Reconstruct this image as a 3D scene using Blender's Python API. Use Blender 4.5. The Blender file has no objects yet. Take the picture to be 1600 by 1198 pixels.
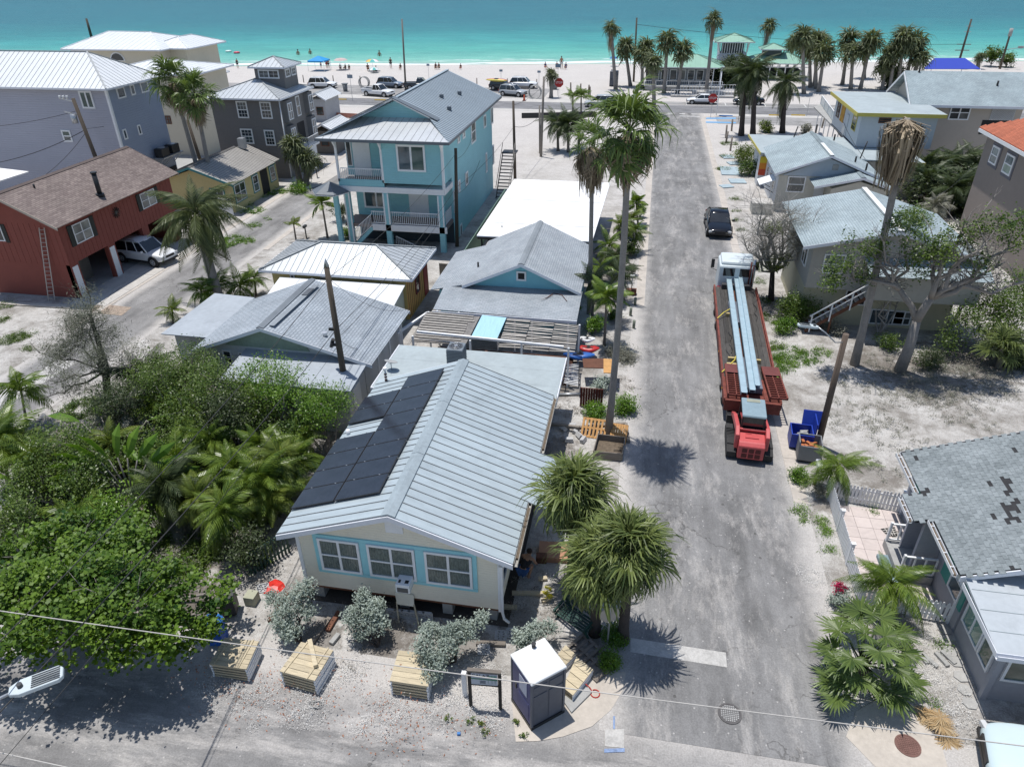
import bpy,bmesh,math,random
import numpy as np
from mathutils import Vector,Matrix
R=math.radians
random.seed(7)
S=bpy.context.scene
C=S.collection
HC,FPX,PITCH,YAW,ROLL=20.0,1110.0,R(31),R(10.5),R(0.6)
cfw=Vector((-math.sin(YAW)*math.cos(PITCH),math.cos(YAW)*math.cos(PITCH),-math.sin(PITCH)))
cr0=Vector((math.cos(YAW),math.sin(YAW),0));cu0=cr0.cross(cfw)
crt=cr0*math.cos(ROLL)-cu0*math.sin(ROLL);cup=cu0*math.cos(ROLL)+cr0*math.sin(ROLL)
cam_d=bpy.data.cameras.new('camera');cam=bpy.data.objects.new('camera',cam_d);C.objects.link(cam)
cam_d.sensor_fit='HORIZONTAL';cam_d.sensor_width=36;cam_d.lens=36*FPX/1600
cam_d.clip_start=0.2;cam_d.clip_end=6000
m=Matrix((crt,cup,-cfw)).transposed().to_4x4();m.translation=(0,0,HC);cam.matrix_world=m
S.camera=cam
S.render.engine='CYCLES'
w=bpy.data.worlds.new('World');S.world=w;w.use_nodes=True
nt=w.node_tree;sky=nt.nodes.new('ShaderNodeTexSky');sky.sky_type='NISHITA';sky.sun_disc=False
sd=Vector((-0.16,0.11,1.0)).normalized()
sun_el=math.asin(sd.z);sun_az=math.atan2(sd.x,sd.y)
sky.sun_elevation=sun_el;sky.sun_rotation=sun_az
sky.air_density=1.0;sky.dust_density=0.6;sky.ozone_density=1.0
bg=nt.nodes['Background'];bg.inputs[1].default_value=0.12
nt.links.new(sky.outputs[0],bg.inputs[0])
sun_d=bpy.data.lights.new('sun','SUN');sun_d.energy=4.4;sun_d.angle=R(0.53);sun_d.color=(1,0.965,0.92)
sun=bpy.data.objects.new('sun',sun_d);C.objects.link(sun);sun.rotation_euler=sd.to_track_quat('Z','Y').to_euler()
S.view_settings.view_transform='Standard';S.view_settings.look='None';S.view_settings.gamma=1
S.view_settings.exposure=0.05
S.view_settings.use_curve_mapping=False
def ray(px,py):return cfw*FPX+crt*(px-800)-cup*(py-599)
def P(px,py,z=0.0):
 d=ray(px,py);t=(z-HC)/d.z;return Vector((d.x*t,d.y*t,z))
def PY(px,py,y):
 d=ray(px,py);t=y/d.y;return Vector((d.x*t,y,HC+d.z*t))
def PX(px,py,x):
 d=ray(px,py);t=x/d.x;return Vector((x,d.y*t,HC+d.z*t))
def depth(v):return(Vector(v)-Vector((0,0,HC))).dot(cfw)
def hgt(bx,by,ty):
 b=P(bx,by);lo,hi=0.0,19.9
 for _ in range(30):
  z=(lo+hi)/2;v=Vector((b.x,b.y,z-HC));k=v.dot(cfw);y=599-FPX*v.dot(cup)/k
  if y>ty:lo=z
  else:hi=z
 return lo
ORG={}
def tag(o,label=None,cat=None,group=None,kind=None):
 if label:o['label']=label
 if cat:o['category']=cat
 if group:o['group']=group
 if kind:o['kind']=kind
 return o
def thing(name,label,cat,loc=(0,0,0),rz=0.0,group=None,local=False,scale=None):
 o=bpy.data.objects.new(name,None);C.objects.link(o);o.empty_display_size=0.3
 o.location=loc;o.rotation_euler=(0,0,rz)
 if scale:o.scale=(scale,)*3 if not hasattr(scale,'__len__')else scale
 ORG[o.name]=Vector((0,0,0))if local else Vector(loc)
 return tag(o,label,cat,group)
def obj(name,me,parent=None,loc=None):
 o=bpy.data.objects.new(name,me);C.objects.link(o)
 if parent is not None:
  o.parent=parent;ORG[o.name]=ORG.get(parent.name,Vector((0,0,0)))
 if loc is not None:o.location=loc
 return o
CHILD={}
def kids(o):return[c for c in o.children]
def dup(root,loc,rz=0.0,label=None,group=None,scale=None):
 r=root.copy();C.objects.link(r);r.location=loc;r.rotation_euler=(0,0,rz)
 if scale:r.scale=(scale,)*3 if not hasattr(scale,'__len__')else scale
 if label:r['label']=label
 if group:r['group']=group
 for ch in list(root.children):
  c=ch.copy();C.objects.link(c);c.parent=r
  for g in list(ch.children):
   d=g.copy();C.objects.link(d);d.parent=c
 return r
class MB:
 def __init__(s):s.v=[];s.f=[];s.mi=[];s.uv={};s.sm=[]
 def add(s,vs,fs,mi=0,smooth=False):
  n=len(s.v);s.v+=[tuple(v)for v in vs]
  for f in fs:s.f.append(tuple(i+n for i in f));s.mi.append(mi);s.sm.append(smooth)
  return s
 def box(s,x0,x1,y0,y1,z0,z1,mi=0):
  v=[(x0,y0,z0),(x1,y0,z0),(x1,y1,z0),(x0,y1,z0),(x0,y0,z1),(x1,y0,z1),(x1,y1,z1),(x0,y1,z1)]
  return s.add(v,[(3,2,1,0),(4,5,6,7),(0,1,5,4),(1,2,6,5),(2,3,7,6),(3,0,4,7)],mi)
 def obox(s,c,size,rz=0,rx=0,ry=0,mi=0):
  M=Matrix.Translation(c)@Matrix.Rotation(rz,4,'Z')@Matrix.Rotation(ry,4,'Y')@Matrix.Rotation(rx,4,'X')
  a,b,h=size[0]/2,size[1]/2,size[2]/2
  v=[M@Vector(p)for p in[(-a,-b,-h),(a,-b,-h),(a,b,-h),(-a,b,-h),(-a,-b,h),(a,-b,h),(a,b,h),(-a,b,h)]]
  return s.add(v,[(3,2,1,0),(4,5,6,7),(0,1,5,4),(1,2,6,5),(2,3,7,6),(3,0,4,7)],mi)
 def beam(s,a,b,wd,hd,mi=0,up=(0,0,1)):
  a=Vector(a);b=Vector(b);d=(b-a).normalized();u=Vector(up)
  if abs(d.dot(u))>0.98:u=Vector((0,1,0))
  r=d.cross(u).normalized();u=r.cross(d)
  v=[]
  for p in(a,b):
   for i,j in((-1,-1),(1,-1),(1,1),(-1,1)):v.append(p+r*wd/2*i+u*hd/2*j)
  return s.add(v,[(3,2,1,0),(4,5,6,7),(0,1,5,4),(1,2,6,5),(2,3,7,6),(3,0,4,7)],mi)
 def tube(s,pts,rad,n=6,mi=0,cap=True,smooth=True):
  pts=[Vector(p)for p in pts];k=len(pts)
  if not hasattr(rad,'__len__'):rad=[rad]*k
  n0=len(s.v);prev=None
  for i,p in enumerate(pts):
   d=(pts[min(i+1,k-1)]-pts[max(i-1,0)])
   d=d.normalized()if d.length>1e-9 else Vector((0,0,1))
   ref=prev if prev is not None else(Vector((1,0,0))if abs(d.x)<0.9 else Vector((0,1,0)))
   a=(ref-d*ref.dot(d)).normalized();b=d.cross(a);prev=a
   for j in range(n):
    t=2*math.pi*j/n;s.v.append(tuple(p+(a*math.cos(t)+b*math.sin(t))*rad[i]))
  for i in range(k-1):
   for j in range(n):
    q=(j+1)%n
    s.f.append((n0+i*n+j,n0+i*n+q,n0+(i+1)*n+q,n0+(i+1)*n+j));s.mi.append(mi);s.sm.append(smooth)
  if cap:
   s.f.append(tuple(n0+j for j in range(n))[::-1]);s.mi.append(mi);s.sm.append(False)
   s.f.append(tuple(n0+(k-1)*n+j for j in range(n)));s.mi.append(mi);s.sm.append(False)
  return s
 def cyl(s,c,r,h,n=16,mi=0,r2=None):return s.tube([c,(c[0],c[1],c[2]+h)],[r,r if r2 is None else r2],n,mi)
 def prism(s,poly,z0,z1,mi=0):
  n=len(poly);v=[(p[0],p[1],z0)for p in poly]+[(p[0],p[1],z1)for p in poly]
  return s.add(v,[tuple(range(n))[::-1],tuple(range(n,2*n))]+[(i,(i+1)%n,n+(i+1)%n,n+i)for i in range(n)],mi)
 def slab(s,pts,t,mi=0,uv=None):
  pts=[Vector(p)for p in pts];nrm=Vector((0,0,0))
  for i in range(len(pts)):nrm+=pts[i].cross(pts[(i+1)%len(pts)])
  nrm.normalize()
  if nrm.z<0:pts=pts[::-1];nrm=-nrm;uv=uv[::-1]if uv else None
  n=len(pts);v=pts+[p-nrm*t for p in pts]
  if uv:s.uv[len(s.f)]=uv
  return s.add(v,[tuple(range(n)),tuple(range(n,2*n))[::-1]]+[(i,n+i,n+(i+1)%n,(i+1)%n)for i in range(n)],mi)
 def ext(s,pts,d,mi=0):
  n=len(pts);d=Vector(d);pts=[Vector(p)for p in pts]
  return s.add(pts+[p+d for p in pts],[tuple(range(n)),tuple(range(n,2*n))[::-1]]+[(i,(i+1)%n,n+(i+1)%n,n+i)for i in range(n)],mi)
 def mesh(s,name,mats,org=None):
  me=bpy.data.meshes.new(name);v=s.v
  if org is not None and org.length>0:v=[(a-org.x,b-org.y,c-org.z)for a,b,c in v]
  me.from_pydata(v,[],s.f)
  if not isinstance(mats,(list,tuple)):mats=[mats]
  for m_ in mats:me.materials.append(m_)
  if any(s.mi):me.polygons.foreach_set('material_index',s.mi)
  if any(s.sm):me.polygons.foreach_set('use_smooth',s.sm)
  if s.uv:
   ul=me.uv_layers.new(name='UVMap')
   for fi,uvs in s.uv.items():
    ls=me.polygons[fi].loop_start
    for k,c in enumerate(uvs):ul.data[ls+k].uv=c
  me.update();return me
 def build(s,name,mats,parent=None,bevel=0,loc=None,fix=True):
  org=ORG.get(parent.name)if parent is not None else None
  me=s.mesh(name,mats,org);o=obj(name,me,parent,loc)
  if fix:
   bm=bmesh.new();bm.from_mesh(me);bmesh.ops.recalc_face_normals(bm,faces=bm.faces);bm.to_mesh(me);bm.free()
  if bevel:
   b=o.modifiers.new('bevel','BEVEL');b.width=bevel;b.segments=2;b.limit_method='ANGLE'
  return o
def fpt(side,c,u,z,d):
 return{'S':(u,c-d,z),'N':(u,c+d,z),'E':(c+d,u,z),'W':(c-d,u,z)}[side]
def fbox(m,side,c,u0,u1,z0,z1,d0,d1,mi=0):
 a=fpt(side,c,u0,z0,d0);b=fpt(side,c,u1,z1,d1)
 return m.box(min(a[0],b[0]),max(a[0],b[0]),min(a[1],b[1]),max(a[1],b[1]),z0,z1,mi)
MT={}
class NG:
 def __init__(s,name):
  s.m=bpy.data.materials.new(name);s.m.use_nodes=True;s.t=s.m.node_tree;s.b=s.t.nodes['Principled BSDF']
 def n(s,typ,**kw):
  nd=s.t.nodes.new('ShaderNode'+typ)
  for k,v in kw.items():
   if k.startswith('i_'):
    k2=k[2:];k2=int(k2)if k2.isdigit()else k2
    nd.inputs[k2].default_value=v
   else:setattr(nd,k,v)
  return nd
 def l(s,a,b):s.t.links.new(a,b)
 def noise(s,co,sc,det=4,rough=0.6,dist=0):
  nd=s.n('TexNoise');nd.inputs['Scale'].default_value=sc;nd.inputs['Detail'].default_value=det
  nd.inputs['Roughness'].default_value=rough;nd.inputs['Distortion'].default_value=dist
  if co is not None:s.l(co,nd.inputs['Vector'])
  return nd.outputs['Fac']
 def ramp(s,fac,a,b,ca=(0,0,0,1),cb=(1,1,1,1),mid=None):
  nd=s.n('ValToRGB');e=nd.color_ramp.elements
  e[0].position=a;e[0].color=ca;e[1].position=b;e[1].color=cb
  if mid:
   for p_,c_ in mid:k=e.new(p_);k.color=c_
  s.l(fac,nd.inputs[0]);return nd.outputs[0]
 def mix(s,fac,a,b,mode='MIX'):
  nd=s.n('Mix',data_type='RGBA',blend_type=mode)
  for sock,v in((nd.inputs[0],fac),(nd.inputs[6],a),(nd.inputs[7],b)):
   if hasattr(v,'links'):s.l(v,sock)
   else:sock.default_value=v
  return nd.outputs[2]
 def math(s,op,a,b=0.0,c=None):
  nd=s.n('Math',operation=op)
  for k,v in enumerate((a,b)if c is None else(a,b,c)):
   if hasattr(v,'links'):s.l(v,nd.inputs[k])
   else:nd.inputs[k].default_value=v
  return nd.outputs[0]
 def bump(s,h,st=0.3,d=0.02,nrm=None):
  nd=s.n('Bump');nd.inputs['Strength'].default_value=st;nd.inputs['Distance'].default_value=d
  s.l(h,nd.inputs['Height'])
  if nrm is not None:s.l(nrm,nd.inputs['Normal'])
  s.l(nd.outputs[0],s.b.inputs['Normal']);return nd.outputs[0]
 def sep(s,co):
  nd=s.n('SeparateXYZ');s.l(co,nd.inputs[0]);return nd.outputs
 def pos(s):return s.n('NewGeometry').outputs['Position']
 def oco(s):return s.n('TexCoord').outputs['Object']
 def uvc(s):return s.n('TexCoord').outputs['UV']
 def scale(s,co,v):
  nd=s.n('Mapping');nd.inputs['Scale'].default_value=v;s.l(co,nd.inputs['Vector']);return nd.outputs[0]
def c4(c,k=1.0):return(c[0]*k,c[1]*k,c[2]*k,1)
def pm(name,col,rough=0.6,var=0.12,sc=1.2,fine=8.0,bump=0.0,bsc=30,metal=0.0,spec=0.4,col2=None,dirt=0.0,stretch=None,orand=0.0,lap=0,lapax=2):
 if name in MT:return MT[name]
 g=NG(name);co=g.oco();c0=co
 if stretch:co=g.scale(co,stretch)
 a=g.noise(co,sc,5,0.65);b=g.noise(co,sc*fine,3,0.6)
 k=g.math('ADD',g.math('MULTIPLY',a,0.65),g.math('MULTIPLY',b,0.35))
 hi=c4(col2)if col2 else c4(col,1+var)
 cc=g.ramp(k,0.33,0.67,c4(col,1-var),hi)
 if dirt:
  dn=g.ramp(g.noise(c0,sc*0.7,6,0.75,1.5),0.5,0.72)
  cc=g.mix(g.math('MULTIPLY',dn,dirt),cc,c4(col,0.45))
 if orand:
  oi=g.n('ObjectInfo');hs=g.n('HueSaturation');g.l(cc,hs.inputs['Color'])
  g.l(g.math('ADD',g.math('MULTIPLY',oi.outputs['Random'],orand*2),1-orand),hs.inputs['Value']);cc=hs.outputs[0]
 g.l(cc,g.b.inputs['Base Color'])
 g.b.inputs['Roughness'].default_value=rough;g.b.inputs['Metallic'].default_value=metal
 g.b.inputs['Specular IOR Level'].default_value=spec
 nrm=None
 if lap:
  z=g.sep(c0)[lapax];f=g.math('FRACT',g.math('DIVIDE',z,lap))
  if lapax==2:h=g.math('SUBTRACT',1.0,f)
  else:h=g.ramp(f,0.03,0.10)
  nrm=g.bump(h,0.9,lap*0.16)
 if bump:g.bump(g.noise(c0,bsc,4,0.6),bump,0.02,nrm)
 MT[name]=g.m;return g.m
def leafmat(name,col,col2,rough=0.45,trans=0.25,nsc=0.9):
 if name in MT:return MT[name]
 g=NG(name);co=g.pos()
 a=g.noise(co,nsc,2,0.5);at=g.n('Attribute',attribute_name='lr')
 k=g.math('ADD',g.math('MULTIPLY',a,0.55),g.math('MULTIPLY',at.outputs['Fac'],0.45))
 cc=g.ramp(k,0.25,0.75,c4(col),c4(col2))
 g.l(cc,g.b.inputs['Base Color']);g.b.inputs['Roughness'].default_value=rough;g.b.inputs['Specular IOR Level'].default_value=0.35
 tr=g.n('BsdfTranslucent');g.l(g.mix(1.0,cc,(1.3,1.35,0.6,1),'MULTIPLY'),tr.inputs[0])
 mx=g.n('MixShader');mx.inputs[0].default_value=trans
 g.l(g.b.outputs[0],mx.inputs[1]);g.l(tr.outputs[0],mx.inputs[2]);g.l(mx.outputs[0],g.t.nodes['Material Output'].inputs[0])
 MT[name]=g.m;return g.m
def shingle(name,col,col2,w_=0.3,h_=0.14,dark=0.55,dirt=0.25):
 if name in MT:return MT[name]
 g=NG(name);uv=g.uvc();br=g.n('TexBrick');g.l(uv,br.inputs['Vector'])
 br.inputs['Scale'].default_value=1;br.inputs['Brick Width'].default_value=w_;br.inputs['Row Height'].default_value=h_
 br.inputs['Mortar Size'].default_value=0.011;br.inputs['Mortar Smooth'].default_value=0.3;br.inputs['Bias'].default_value=0
 br.inputs['Color1'].default_value=c4(col);br.inputs['Color2'].default_value=c4(col2);br.inputs['Mortar'].default_value=c4(col,dark)
 a=g.ramp(g.noise(g.pos(),0.5,5,0.7),0.35,0.7,(0.82,0.82,0.82,1),(1.12,1.12,1.12,1))
 cc=g.mix(1.0,br.outputs['Color'],a,'MULTIPLY')
 f=g.noise(uv,26,3,0.7);cc=g.mix(1.0,cc,g.ramp(f,0.3,0.7,(0.8,0.8,0.8,1),(1.15,1.15,1.15,1)),'MULTIPLY')
 g.l(cc,g.b.inputs['Base Color']);g.b.inputs['Roughness'].default_value=0.85;g.b.inputs['Specular IOR Level'].default_value=0.25
 v=g.sep(uv)[1];fr=g.math('SUBTRACT',1.0,g.math('FRACT',g.math('DIVIDE',v,h_)))
 g.bump(g.math('SUBTRACT',fr,g.math('MULTIPLY',br.outputs['Fac'],0.8)),0.7,0.02)
 MT[name]=g.m;return g.m
def glassmat(name,col=(0.03,0.04,0.045),rough=0.06,spec=0.8):
 if name in MT:return MT[name]
 g=NG(name);a=g.noise(g.pos(),0.8,2,0.5)
 g.l(g.ramp(a,0.3,0.7,c4(col,0.6),c4(col,1.5)),g.b.inputs['Base Color'])
 g.b.inputs['Roughness'].default_value=rough;g.b.inputs['Specular IOR Level'].default_value=spec
 g.bump(g.noise(g.pos(),1.3,2,0.5),0.05,0.05)
 MT[name]=g.m;return g.m
def clearglass(name):
 if name in MT:return MT[name]
 g=NG(name);g.b.inputs['Base Color'].default_value=(0.02,0.025,0.03,1);g.b.inputs['Roughness'].default_value=0.04
 g.b.inputs['Specular IOR Level'].default_value=0.9
 tr=g.n('BsdfTransparent');tr.inputs[0].default_value=(0.85,0.9,0.9,1)
 mx=g.n('MixShader');mx.inputs[0].default_value=0.8
 g.l(g.b.outputs[0],mx.inputs[1]);g.l(tr.outputs[0],mx.inputs[2]);g.l(mx.outputs[0],g.t.nodes['Material Output'].inputs[0])
 g.bump(g.noise(g.pos(),1.5,2,0.5),0.04,0.05)
 MT[name]=g.m;return g.m
white=pm('white_paint',(0.74,0.75,0.76),0.5,0.05,1.5,dirt=0.10)
trim_w=pm('white_trim',(0.68,0.70,0.74),0.5,0.05,2)
dark=pm('dark_void',(0.02,0.02,0.022),0.8,0.2)
black=pm('black_metal',(0.025,0.026,0.028),0.45,0.2,3)
rubber=pm('tyre_rubber',(0.022,0.022,0.022),0.85,0.2,4)
galv=pm('galvanised_steel',(0.42,0.44,0.46),0.4,0.12,3,metal=0.7)
alu=pm('aluminium',(0.6,0.61,0.62),0.35,0.08,3,metal=0.6)
polewood=pm('pole_wood',(0.085,0.068,0.052),0.85,0.3,2,stretch=(4,4,0.4),bump=0.4)
polegrey=pm('grey_pole_wood',(0.20,0.18,0.16),0.85,0.25,2,stretch=(4,4,0.4),bump=0.4)
newwood=pm('new_lumber',(0.47,0.40,0.275),0.7,0.22,3,stretch=(1,6,6),orand=0.14,bump=0.15)
oldwood=pm('weathered_wood',(0.20,0.175,0.15),0.85,0.3,3,stretch=(1,6,6),orand=0.2,bump=0.3)
brownwood=pm('brown_wood',(0.13,0.055,0.032),0.8,0.3,3,orand=0.2,bump=0.3)
palletwood=pm('orange_pallet_wood',(0.46,0.25,0.09),0.75,0.2,3,orand=0.12)
conc=pm('concrete',(0.46,0.44,0.41),0.9,0.12,1.1,dirt=0.2,bump=0.2,bsc=20)
concd=pm('grey_concrete',(0.33,0.33,0.32),0.9,0.15,1.5,dirt=0.2,bump=0.2,bsc=20)
glass=glassmat('window_glass')
glassg=glassmat('green_window_glass',(0.05,0.085,0.075))
wire_m=pm('wire_black',(0.03,0.03,0.03),0.6,0.1)
wire_w=pm('wire_grey',(0.45,0.43,0.40),0.6,0.1)
# SETTING: ground, sea, roads
SH0,SHK=172.7,0.155
def struct(o):o['kind']='structure';return o
def sandmat(name,a,b,dirtc,dirt=0.5,sc=0.25):
 g=NG(name);co=g.pos()
 n1=g.noise(co,sc,6,0.7,0.6);n2=g.noise(co,3.2,5,0.75);n3=g.noise(co,22,3,0.8)
 cc=g.ramp(g.math('ADD',g.math('MULTIPLY',n1,0.5),g.math('MULTIPLY',n2,0.5)),0.36,0.62,c4(a),c4(b))
 dm=g.ramp(g.noise(co,0.42,7,0.72,0.25),0.52,0.68)
 cc=g.mix(g.math('MULTIPLY',dm,dirt),cc,c4(dirtc))
 cc=g.mix(1.0,cc,g.ramp(n3,0.35,0.68,(0.74,0.74,0.74,1),(1.14,1.14,1.14,1)),'MULTIPLY')
 sp=g.n('TexVoronoi');sp.inputs['Scale'].default_value=5.5;g.l(co,sp.inputs['Vector'])
 cc=g.mix(g.math('MULTIPLY',g.math('LESS_THAN',sp.outputs['Distance'],0.13),0.35),cc,c4(dirtc,0.7))
 g.l(cc,g.b.inputs['Base Color']);g.b.inputs['Roughness'].default_value=0.95;g.b.inputs['Specular IOR Level'].default_value=0.1
 h=g.math('ADD',g.math('MULTIPLY',g.noise(co,2.2,6,0.7),1.0),g.math('MULTIPLY',n3,0.25))
 g.bump(h,0.55,0.16);return g.m
g=NG('site_sand');co=g.pos();xyz=g.sep(co)
n1=g.noise(co,0.22,6,0.7,0.1);n2=g.noise(co,2.6,6,0.75);n3=g.noise(co,20,3,0.8)
cc=g.ramp(g.math('ADD',g.math('MULTIPLY',n1,0.45),g.math('MULTIPLY',n2,0.55)),0.36,0.62,(0.37,0.35,0.325,1),(0.58,0.565,0.54,1))
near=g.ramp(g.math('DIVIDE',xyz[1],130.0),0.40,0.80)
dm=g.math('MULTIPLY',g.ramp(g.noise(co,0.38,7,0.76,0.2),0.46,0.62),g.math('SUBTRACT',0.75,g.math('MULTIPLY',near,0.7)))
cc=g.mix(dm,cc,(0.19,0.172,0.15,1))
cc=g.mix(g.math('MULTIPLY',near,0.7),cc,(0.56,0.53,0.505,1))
cc=g.mix(1.0,cc,g.ramp(n3,0.33,0.68,(0.70,0.70,0.70,1),(1.16,1.16,1.16,1)),'MULTIPLY')
sp=g.n('TexVoronoi');sp.inputs['Scale'].default_value=4.5;g.l(co,sp.inputs['Vector'])
cc=g.mix(g.math('MULTIPLY',g.math('MULTIPLY',g.math('LESS_THAN',sp.outputs['Distance'],0.15),0.4),g.math('SUBTRACT',1.0,near)),cc,(0.16,0.12,0.09,1))
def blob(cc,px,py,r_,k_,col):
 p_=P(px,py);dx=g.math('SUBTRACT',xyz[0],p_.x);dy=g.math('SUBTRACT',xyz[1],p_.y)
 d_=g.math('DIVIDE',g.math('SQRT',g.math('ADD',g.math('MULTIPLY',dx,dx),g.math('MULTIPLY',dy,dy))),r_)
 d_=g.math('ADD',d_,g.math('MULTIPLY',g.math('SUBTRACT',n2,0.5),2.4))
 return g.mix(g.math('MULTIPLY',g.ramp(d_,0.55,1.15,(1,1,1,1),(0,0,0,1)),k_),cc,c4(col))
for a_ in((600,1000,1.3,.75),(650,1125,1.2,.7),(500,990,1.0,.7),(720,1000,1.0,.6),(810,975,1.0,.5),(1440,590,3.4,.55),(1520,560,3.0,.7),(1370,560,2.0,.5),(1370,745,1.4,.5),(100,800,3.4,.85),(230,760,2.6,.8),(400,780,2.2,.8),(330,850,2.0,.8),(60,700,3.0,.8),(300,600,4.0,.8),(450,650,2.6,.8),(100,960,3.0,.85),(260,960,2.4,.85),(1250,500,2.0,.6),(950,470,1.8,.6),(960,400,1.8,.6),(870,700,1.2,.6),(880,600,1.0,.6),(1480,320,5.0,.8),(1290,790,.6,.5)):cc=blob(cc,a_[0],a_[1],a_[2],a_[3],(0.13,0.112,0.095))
d_sh=g.math('SUBTRACT',g.math('SUBTRACT',xyz[1],g.math('MULTIPLY',xyz[0],SHK)),SH0)
wet=g.ramp(g.math('DIVIDE',g.math('ADD',d_sh,g.math('MULTIPLY',g.noise(co,0.06,3),5.0)),10.0),-0.35,0.15)
cc=g.mix(wet,cc,(0.36,0.33,0.28,1))
g.l(cc,g.b.inputs['Base Color']);g.b.inputs['Roughness'].default_value=0.95;g.b.inputs['Specular IOR Level'].default_value=0.1
g.bump(g.math('ADD',g.noise(co,1.8,6,0.72),g.math('MULTIPLY',n3,0.22)),0.6,0.2)
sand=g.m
m=MB();rows=[(-3000,0),(-60,0),(-16,0.0),(-6,-0.12),(0,-0.36),(25,-1.2),(4000,-3)]
vs=[]
for i,(dd,z)in enumerate(rows):
 for x in(-2500,2500):
  y=SH0+SHK*x+dd
  if i==0:y=-400
  vs.append((x,y,z))
m.add(vs,[(2*i,2*i+1,2*i+3,2*i+2)for i in range(len(rows)-1)])
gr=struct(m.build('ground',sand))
g=NG('sea_water');co=g.pos();xyz=g.sep(co)
d_sh=g.math('SUBTRACT',g.math('SUBTRACT',xyz[1],g.math('MULTIPLY',xyz[0],SHK)),SH0)
st=g.scale(co,(0.010,0.05,1));wob=g.math('MULTIPLY',g.math('SUBTRACT',g.noise(st,1.0,5,0.6),0.5),46.0)
k=g.math('DIVIDE',g.math('ADD',d_sh,g.math('MULTIPLY',wob,g.ramp(g.math('DIVIDE',d_sh,80.0),0.0,1.0))),400.0)
cc=g.ramp(k,0.0,1.0,(0.34,0.50,0.42,1),(0.010,0.125,0.165,1),mid=[(0.02,(0.17,0.46,0.38,1)),(0.07,(0.075,0.36,0.31,1)),(0.13,(0.040,0.29,0.285,1)),(0.19,(0.022,0.21,0.225,1)),(0.32,(0.013,0.150,0.188,1)),(0.6,(0.011,0.138,0.178,1))])
rip=g.noise(g.scale(co,(0.07,0.22,1)),1.0,8,0.85)
cc=g.mix(1.0,cc,g.ramp(rip,0.3,0.7,(0.60,0.67,0.72,1),(1.30,1.22,1.18,1)),'MULTIPLY')
fn=g.noise(g.scale(co,(0.12,0.5,1)),1.0,5,0.7)
d2=g.math('ADD',d_sh,g.math('MULTIPLY',g.math('SUBTRACT',g.noise(g.scale(co,(0.03,0.05,1)),1.0,3,0.5),0.5),9.0))
b1=g.math('MULTIPLY',g.math('LESS_THAN',g.math('ABSOLUTE',g.math('SUBTRACT',d2,1.0)),1.6),g.ramp(fn,0.30,0.45))
b2=g.math('MULTIPLY',g.math('LESS_THAN',g.math('ABSOLUTE',g.math('SUBTRACT',d2,6.5)),1.5),g.ramp(fn,0.52,0.62))
caps=g.math('MULTIPLY',g.ramp(g.noise(g.scale(co,(0.25,0.7,1)),1.0,2,0.5),0.76,0.80),0.6)
fm=g.math('MINIMUM',g.math('ADD',g.math('ADD',b1,b2),caps),1.0)
cc=g.mix(fm,cc,(0.78,0.80,0.80,1))
g.l(cc,g.b.inputs['Base Color']);g.b.inputs['Roughness'].default_value=0.35;g.b.inputs['Specular IOR Level'].default_value=0.15
h=g.math('ADD',g.noise(g.scale(co,(0.35,0.9,1)),1.0,5,0.65),g.math('MULTIPLY',g.noise(co,2.4,3,0.6),0.25))
g.bump(h,0.8,0.6)
m=MB();m.add([(-2500,SH0-2500*SHK-5,-0.3),(2500,SH0+2500*SHK-5,-0.3),(2500,5000,-0.3),(-2500,5000,-0.3)],[(0,1,2,3)])
struct(m.build('sea',g.m))
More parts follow.
